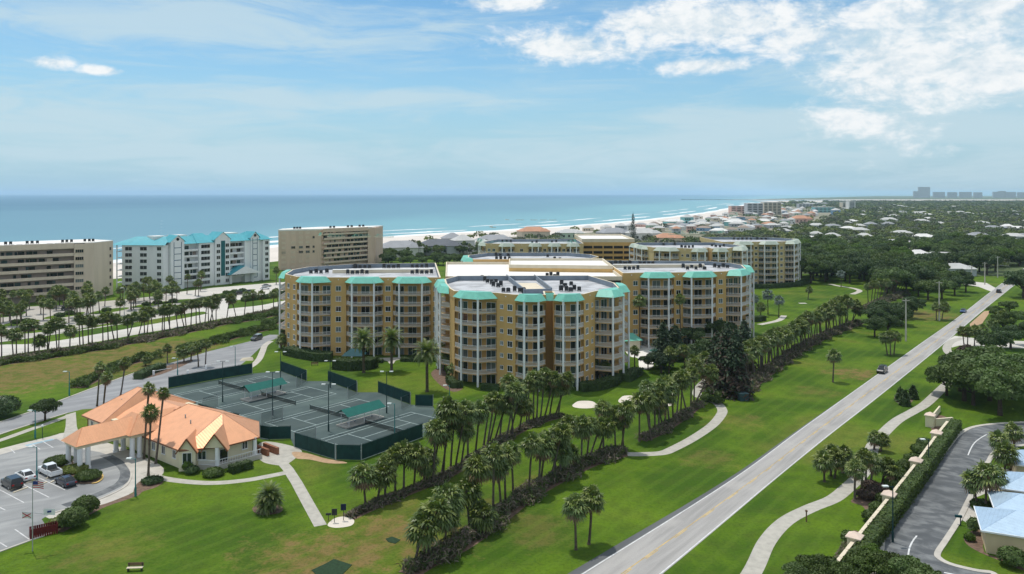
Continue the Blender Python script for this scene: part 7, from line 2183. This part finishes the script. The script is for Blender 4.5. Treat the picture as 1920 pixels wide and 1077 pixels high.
conifer((1362, 738), 606, 9.5, 'tallest dark bronze tree beside the cart path bend', group='dark tree group')
conifer((1380, 744), 618, 8.0, 'dark bronze tree next to the utility box', group='dark tree group')
conifer((1345, 728), 622, 7.5, 'dark bronze tree on the pool side of the tall group', group='dark tree group')
conifer((1395, 700), 600, 7.5, 'dark bronze tree behind the utility box', group='dark tree group')
conifer((1243, 690), 604, 7.0, 'dark Norfolk pine at the pool deck', 'ld', 15, -.12, 'ld', name='norfolk_pine')
conifer((1268, 676), 612, 6.0, 'slim dark Norfolk pine before the pool wing', 'ld', 15, -.12, 'ld', name='norfolk_pine')
for px, ty in (((1688, 753), 729), ((1697, 761), 734), ((1712, 748), 725)):
    conifer(px, ty, 2.1, 'small dark cypress in the trio on the mulch bed', 'lb', 12, .1, 'lb', 'cypress trio', 'cypress')
conifer((1187, 452), 401, 9, 'lone dark tree towering over the beach houses', 'ld', 14, -.1, 'ld', name='norfolk_pine')

# cycad clump on the lawn
p = at(505, 960); r = empty('cycad_clump', tuple(p), 0, 'dark bushy cycad clump in a mulch ring on the lawn', 'shrub')
for i, (x, y, h, s_) in enumerate(((0, 0, 2.6, .95), (-.9, .3, 1.7, .8), (.8, -.2, 1.8, .8), (.2, .7, 2.0, .8), (-.3, -.7, 1.2, .75))):
    inst('stem', TRK[0][0], r, (x, y, 0), 0, (1.2, 1.2, h)); inst('crown', DATE[i % 2], r, (x, y, h), i * 1.3, s_ * .72)
p = at(505, 958)


# ------------------------------------------------------------------ the town beyond
hr_ = random.Random(31)
HW = {k: mat('house_wall_' + k, c, .85, .08, .3) for k, c in dict(white=(.72, .71, .68), cream=(.62, .54, .42), teal=(.20, .46, .46), pink=(.58, .38, .32), grey=(.40, .42, .44), blue=(.22, .36, .52), green=(.42, .55, .42)).items()}
HR = {k: mat('house_roof_' + k, c, .7, .12, .2) for k, c in dict(white=(.70, .69, .67), pale=(.50, .50, .49), grey=(.30, .31, .33), orange=(.50, .26, .16), slate=(.12, .13, .15), brown=(.30, .24, .20)).items()}
HMESH = {}


def house_meshes(kind):
    """unit houses: (walls, roof, window) for three shapes, 1 unit = 1 m"""
    if kind in HMESH: return HMESH[kind]
    W_, D_, hw, hr = [(15, 10, 4.6, 2.8), (20, 12, 4.2, 2.6), (12, 10, 7.2, 3.0), (24, 13, 5.0, 3.2)][kind]
    v = MB(); v.box((0, 0, hw / 2), (W_, D_, hw))
    if kind in (1, 3): v.box((W_ * .28, -D_ * .5, hw / 2 - .1), (W_ * .36, D_ * .4, hw - .2))
    wall = v.mesh('wall', None) if False else None
    HMESH[kind] = (W_, D_, hw, hr, v)
    return HMESH[kind]


HCACHE = {}


def town_house(p, rz, kind, wall, roof, label, group, hscale=1.0):
    W_, D_, hw, hr, wv = house_meshes(kind)
    key = (kind, wall, roof)
    if key not in HCACHE:
        wm = wv.mesh('wall', HW[wall])
        v = MB(); o_ = .7
        k = D_ / 2 + o_
        def hp(cx, cy, w2, d2, z, h):
            kk = min(w2, d2)
            if w2 >= d2: r0, r1 = (cx - w2 + kk, cy, z + h), (cx + w2 - kk, cy, z + h)
            else: r0, r1 = (cx, cy - d2 + kk, z + h), (cx, cy + d2 - kk, z + h)
            A = [(cx - w2, cy - d2, z), (cx + w2, cy - d2, z), (cx + w2, cy + d2, z), (cx - w2, cy + d2, z), r0, r1]
            v.add(A, [(0, 1, 5, 4), (1, 2, 5), (2, 3, 4, 5), (3, 0, 4), (3, 2, 1, 0)] if w2 >= d2 else [(0, 1, 4), (1, 2, 5, 4), (2, 3, 5), (3, 0, 4, 5), (3, 2, 1, 0)])
        hp(0, 0, W_ / 2 + o_, D_ / 2 + o_, hw - .05, hr)
        if kind in (1, 3): hp(W_ * .28, -D_ * .5, W_ * .18 + .6, D_ * .2 + .7, hw - .2, hr * .7)
        rm = v.mesh('roof', HR[roof])
        ws = []
        for x in (-.36, -.14, .08):
            v = MB(); v.box((x * W_, -D_ / 2 - .02, hw * (.45 if kind != 2 else .72)), (1.8, .08, 1.5)); ws.append(v.mesh('window', M['glass0']))
        if kind == 2:
            for x in (-.3, .25): v = MB(); v.box((x * W_, -D_ / 2 - .02, 2.0), (2.2, .08, 2.0)); ws.append(v.mesh('window', M['glass3']))
        HCACHE[key] = (wm, rm, ws)
    wm, rm, ws = HCACHE[key]
    r = empty('house', (p.x, p.y, 0), rz, label, 'house', group)
    r.scale = (hscale, hscale, hscale * 1.1)
    inst('wall', wm, r); inst('roof', rm, r)
    for w_ in ws: inst('window', w_, r)
    return r


HOUSES = []


def add_house(p, rz, kind, wall, roof, label, group):
    town_house(p, rz, kind, wall, roof, label, group, 1.3 if group == 'beach houses' else hr_.uniform(.75, 1.0))
    HOUSES.append((p.x, p.y, 11 if kind != 3 else 15))


# named houses near the beach
for px, rz, k_, w_, r_, lab in (((750, 481), .4, 3, 'white', 'grey', 'big white beach house with a broad grey hipped roof beside the tan block'), ((822, 477), .4, 3, 'grey', 'slate', 'grey beach house with a dark roof next to the broad-roofed one'), ((868, 475), .3, 2, 'white', 'pale', 'tall narrow white beach house between palms'), ((897, 472), .3, 1, 'white', 'pale', 'white beach house nearest the sand-yellow wing'), ((928, 466), .2, 3, 'grey', 'grey', 'grey gabled beach house at the edge of the sand'),
                                ((848, 470), .3, 2, 'white', 'grey', 'pale house behind the tall narrow one'), ((1000, 446), .3, 3, 'cream', 'orange', 'cream house with an orange roof behind the sand-yellow wing'), ((1068, 447), .3, 1, 'green', 'pale', 'pale green house by the beach'), ((1150, 449), .4, 3, 'grey', 'grey', 'long grey house beside the lone dark pine'), ((1205, 450), .4, 3, 'white', 'pale', 'white house with a pale roof behind the lone pine'), ((1252, 457), .2, 1, 'cream', 'orange', 'small house with an orange tiled hipped roof above the garage'),
                                ((1263, 423), .3, 1, 'teal', 'white', 'teal beach house with a white roof'), ((1288, 420), .3, 2, 'teal', 'pale', 'second teal beach house, taller'), ((1378, 424), .3, 1, 'teal', 'white', 'teal house with white roof inland of the condo trio'), ((1567, 403), .3, 2, 'blue', 'pale', 'bright blue building near the inlet'), ((1500, 418), .3, 3, 'pink', 'orange', 'pink house with an orange roof among trees')):
    add_house(at(*px), rz, k_, w_, r_, lab, 'beach houses')
# shore row and inland houses
cols = ['white', 'white', 'cream', 'grey', 'white', 'pink', 'green', 'blue']
rofs = ['white', 'pale', 'pale', 'grey', 'pale', 'brown', 'orange', 'brown']
seg = [Vector(s) for s in SHORE[5:9]]
for a, b2 in zip(seg, seg[1:]):
    ln = (b2 - a).length
    d = (b2 - a).normalized(); nn = Vector((d.y, -d.x))
    for row, o_ in enumerate((85, 118, 152, 190, 232)):
        s_ = hr_.uniform(0, 20)
        while s_ < ln:
            q = a + d * s_ + nn * (o_ + hr_.uniform(-8, 8))
            ppx = CX + FPX * q.x / q.y
            if all((q.x - h[0]) ** 2 + (q.y - h[1]) ** 2 > 19 ** 2 for h in HOUSES) and q.y > 560 and len(HOUSES) < 190 and not (1362 < ppx < 1470 and 1400 < q.y < 1560):
                add_house(q, hr_.uniform(-.4, .6), hr_.choice((0, 1, 2, 1)), hr_.choice(cols), hr_.choice(rofs), 'small house in the far beach-side streets', 'far beach-side houses')
            s_ += hr_.uniform(24, 42) * (1 + q.y / 3000)
inl = [(1400, 430), (1448, 424), (1470, 420), (1475, 428), (1530, 425), (1560, 425), (1590, 430), (1610, 424), (1632, 423), (1665, 422), (1690, 440), (1620, 447), (1560, 447), (1530, 441), (1520, 455), (1560, 460), (1640, 455), (1670, 458), (1730, 448), (1700, 462), (1818, 452), (1860, 430), (1880, 429), (1908, 430), (1900, 447), (1890, 452), (1920, 446), (1800, 398), (1815, 402), (1780, 402), (1840, 402), (1700, 400), (1730, 398), (1740, 403), (1650, 398), (1670, 396), (1690, 398), (1880, 398), (1905, 404), (1765, 494), (1690, 489), (1720, 484), (1655, 468), (1740, 470), (1580, 470), (1760, 420), (1830, 445)]
for x, y in inl:
    add_house(at(x, y + 4), hr_.uniform(-.5, .5), hr_.choice((0, 1, 1, 3)), hr_.choice(cols[:5]), hr_.choice(rofs[:5]), 'pale-roofed house among the far trees', 'houses among the far trees')
for _ in range(85):
    y = hr_.uniform(900, 3600); x = y * hr_.uniform(.33, .66)
    if all((x - h[0]) ** 2 + (y - h[1]) ** 2 > 30 ** 2 for h in HOUSES):
        add_house(Vector((x, y, 0)), hr_.uniform(-.5, .5), hr_.choice((0, 1, 1, 3)), hr_.choice(cols[:5]), hr_.choice(rofs[:5]), 'pale-roofed house among the far trees', 'houses among the far trees')
# grey roofed house by the far side street
add_house(at(1788, 516), .1, 1, 'grey', 'pale', 'grey-walled house beside the far side street', 'houses among the far trees')


def mid_rise(px0, px1, ytop, ybase, label, wm, group='far condo blocks', depth=22, fl=None, name='far_condo'):
    d = CAM_H * FPX / (ybase - HY)
    x0, x1 = (px0 - CX) * d / FPX, (px1 - CX) * d / FPX
    h = CAM_H - (ytop - HY) * d / FPX
    r = empty(name, ((x0 + x1) / 2, d, 0), 0, label, 'building', group)
    W_ = x1 - x0
    v = MB(); v.box((0, depth / 2, h / 2), (W_, depth, h)); inst('wall', v.mesh('wall', wm), r)
    v = MB(); v.box((0, depth / 2, h + .4), (W_ + .6, depth + .6, .8)); inst('roof', v.mesh('roof', HR['white']), r)
    nf = fl or max(2, int(h / 3.3))
    nb = max(1, int(W_ / 9))
    v = MB(); v.box((0, -.05, 0), (W_ / nb * .7, .2, 1.7)); wme = v.mesh('window', M['glass0'])
    v = MB(); v.box((0, -.5, 0), (W_ / nb * .84, 1.2, .25)); bme = v.mesh('balcony', HW['white'])
    for k in range(nf):
        for j in range(nb):
            xx = -W_ / 2 + W_ * (j + .5) / nb
            inst('window', wme, r, (xx, 0, (k + .55) * h / nf)); inst('balcony', bme, r, (xx, 0, (k + .12) * h / nf))
    return r


mid_rise(1371, 1400, 387, 404, 'low tan end block of the far beach condo trio', HW['pink'])
mid_rise(1401, 1431, 382, 405, 'middle grey block of the far beach condo trio', HW['grey'])
mid_rise(1432, 1465, 380, 403, 'pale tall block of the far beach condo trio', HW['cream'])
mid_rise(1498, 1524, 383, 391, 'low grey hotel block by the inlet beach', HW['grey'])
mid_rise(1580, 1592, 380, 394, 'narrow cream tower near the inlet', HW['cream'])
mid_rise(1592, 1604, 378, 395, 'white tower near the inlet', HW['white'])
mid_rise(1528, 1566, 389, 399, 'long low blue-green block near the inlet', HW['teal'])
SKG = mat('skyline_grey', (.46, .48, .51), .8)
for i, (x0, x1, yt, lab) in enumerate(((1713, 1722, 359, 'low shoulder of the tallest skyline tower'), (1722, 1744, 351, 'tallest broad grey tower on the skyline'), (1750, 1772, 360.5, 'flat skyline block right of the tallest tower'), (1777, 1795, 360.8, 'second flat skyline block'), (1799, 1822, 360.4, 'third flat skyline block, wider'), (1826, 1842, 361, 'fourth flat skyline block'), (1862, 1872, 360, 'narrow skyline block in the far cluster'), (1872, 1886, 358.6, 'taller block in the far skyline cluster'), (1887, 1905, 360.4, 'low block at the right of the skyline'), (1908, 1925, 361, 'last low block at the skyline edge'))):
    mid_rise(x0, x1, yt, 371.2, lab, SKG, 'skyline towers', 14, 8, 'skyline_tower')

# ------------------------------------------------------------------ woods
def px_of(p):
    return CX + FPX * p[0] / p[1], HY + CAM_H * FPX / p[1]


def road_clear(x, y):
    """keep trees off the road and the open lawns"""
    px, py = px_of((x, y))
    best = 1e9
    for a, b2 in zip(RL, RR):
        m_ = (a + b2) / 2
        best = min(best, (m_.x - x) ** 2 + (m_.y - y) ** 2)
    return best


def shore_x(y):
    for (x0, y0), (x1, y1) in zip(SHORE, SHORE[1:]):
        if y0 <= y <= y1: return x0 + (x1 - x0) * (y - y0) / (y1 - y0)
    return 1e9


def shore_dist(x, y):
    best = 1e9
    for a, b2 in zip(SHORE, SHORE[1:]):
        a, b2 = Vector(a), Vector(b2)
        t = max(0, min(1, (Vector((x, y)) - a).dot(b2 - a) / (b2 - a).length_squared))
        q = a + (b2 - a) * t
        best = min(best, math.hypot(q.x - x, q.y - y))
    return best


wd_ = random.Random(71)
ROADEXT = [(RL[-1] + RR[-1]) / 2, Vector((640, 900, 0)), Vector((900, 1260, 0))]


def wood_ok(x, y, near):
    px, py = px_of((x, y))
    if shore_dist(x, y) < 75 or x < shore_x(y): return False
    for hx, hy, hrad in HOUSES:
        dx_, dy_ = x - hx, y - hy
        if abs(dx_) < hrad + 2 and -30 - hy * .016 < dy_ < hrad: return False
    if road_clear(x, y) < 13 ** 2: return False
    if y < 470 and x < 150: return False
    if 1320 > px and y < 430: return False
    return True


cnt = 0
near_pts = []
tries = 0
while cnt < 215 and tries < 9000:
    tries += 1
    if wd_.random() < .72:
        px = wd_.uniform(1495, 1800); py = wd_.uniform(466, 532 if px < 1640 else 556)
        if px > 1690 and py > 506 and px > 1700 + (556 - py) * 2.0: continue
        if px > 1740 and py > 520: continue
    else:
        px = wd_.uniform(1780, 1945); py = wd_.uniform(462, 560)
        if py > 520 and px < 1900 + (560 - py) * .6: continue
    q = at(px, py)
    if not wood_ok(q.x, q.y, True): continue
    if any((q.x - a[0]) ** 2 + (q.y - a[1]) ** 2 < 7.6 ** 2 for a in near_pts): continue
    near_pts.append((q.x, q.y))
    m_ = wd_.choice(['la', 'la', 'lb', 'la', 'la', 'lc']) if py < 505 else wd_.choice(['lb', 'lb', 'la'])
    tree(q, wd_.uniform(1.3, 1.9), 'spreading oak in the dark wood beyond the condo lawns', 'oaks of the wood', m_, sz=wd_.uniform(1.3, 1.9))
    cnt += 1

# the rest of the wood reads as one mass
base_dirs = NR.normal(size=(400, 3))


def far_mass(name, y0, y1, spacing, nq, hgt, rad, qs, label, xlo=None):
    V = []; MI = []
    y = y0
    while y < y1:
        sp = spacing(y)
        xr = .70 * y
        x = -(.12 * y) if y > 700 else .0
        while x < xr:
            qx, qy = x + wd_.uniform(-.45, .45) * sp, y + wd_.uniform(-.45, .45) * sp
            x += sp
            if qx < 150 and qy < 470: continue
            if not wood_ok(qx, qy, False): continue
            if wd_.random() < .06: continue
            sd = shore_dist(qx, qy)
            if sd < 270 and wd_.random() < .78: continue
            if sd < 420 and wd_.random() < .3: continue
            h = hgt * wd_.uniform(.7, 1.25); r_ = rad(qy) * wd_.uniform(.8, 1.25)
            d = NR.normal(size=(nq, 3)); d /= np.linalg.norm(d, axis=1, keepdims=True); d[:, 2] = np.abs(d[:, 2]) * 1.0
            C = d * np.array([r_, r_, h * .5]) * (.75 + .3 * NR.rand(nq, 1)) + np.array([qx, qy, h * .45])
            MI.append(np.full(nq, wd_.choice((0, 0, 1, 1, 2, 2)), dtype=np.int32))
            V.append(quads(C, d + NR.normal(size=d.shape) * .45, qs(qy) * (.6 + .8 * NR.rand(nq)), 1.3))
        y += sp
    V = np.concatenate(V)
    tag(inst(name, quad_mesh(name, V, [M['far_leaf'], M['far_b'], M['far_c']], np.concatenate(MI))), label, 'woodland', kind='stuff')


def near_filter(x, y):
    return any((x - a[0]) ** 2 + (y - a[1]) ** 2 < 36 for a in near_pts)


far_mass('woodland', 445, 1300, lambda y: 10.5 + y * .002, 90, 7.0, lambda y: 5.8, lambda y: 1.0 + y * .0006, 'mass of low dark green coastal trees beyond the oak wood')
far_mass('distant_woodland', 1300, 4250, lambda y: 14 + y * .006, 22, 7.0, lambda y: 8 + y * .003, lambda y: 2.2 + y * .0016, 'far green tree cover reaching to the inlet')
sheet('town_ground', [p - n * 60 for p, n in bl[28:70]] + [p - n * 290 for p, n in reversed(bl[28:70])], 0.006, mat('sandy_town_ground', (0.30, 0.27, 0.21), .9, .5, .02, col2=(0.09, 0.11, 0.05)))
sheet('wood_floor', [(160, 455), (300, 440), (560, 700), (3000, 4200), (1500, 4250), (800, 2400), (480, 1700), (300, 1250), (160, 980), (40, 800), (-30, 640), (10, 480)], 0.004, M['far_leaf'])

# ------------------------------------------------------------------ haze
b = MB(); b.box((2000, 18000, 69), (90000, 52000, 150)); hz = b.build('haze', None)
hz.data.materials.clear()
hm = bpy.data.materials.new('haze_air'); hm.use_nodes = True
t = NT(hm.node_tree); t.n.clear()
out = t.node('ShaderNodeOutputMaterial'); pv = t.node('ShaderNodeVolumePrincipled')
pv.inputs['Color'].default_value = (.62, .82, 1.0, 1)
pv.inputs['Density'].default_value = 6.0e-5
pv.inputs['Anisotropy'].default_value = 0.2
t.l.new(pv.outputs[0], out.inputs['Volume'])
hz.data.materials.append(hm)
hz['kind'] = 'stuff'; hz['label'] = 'thin pale sea haze over the whole coast'; hz['category'] = 'haze'
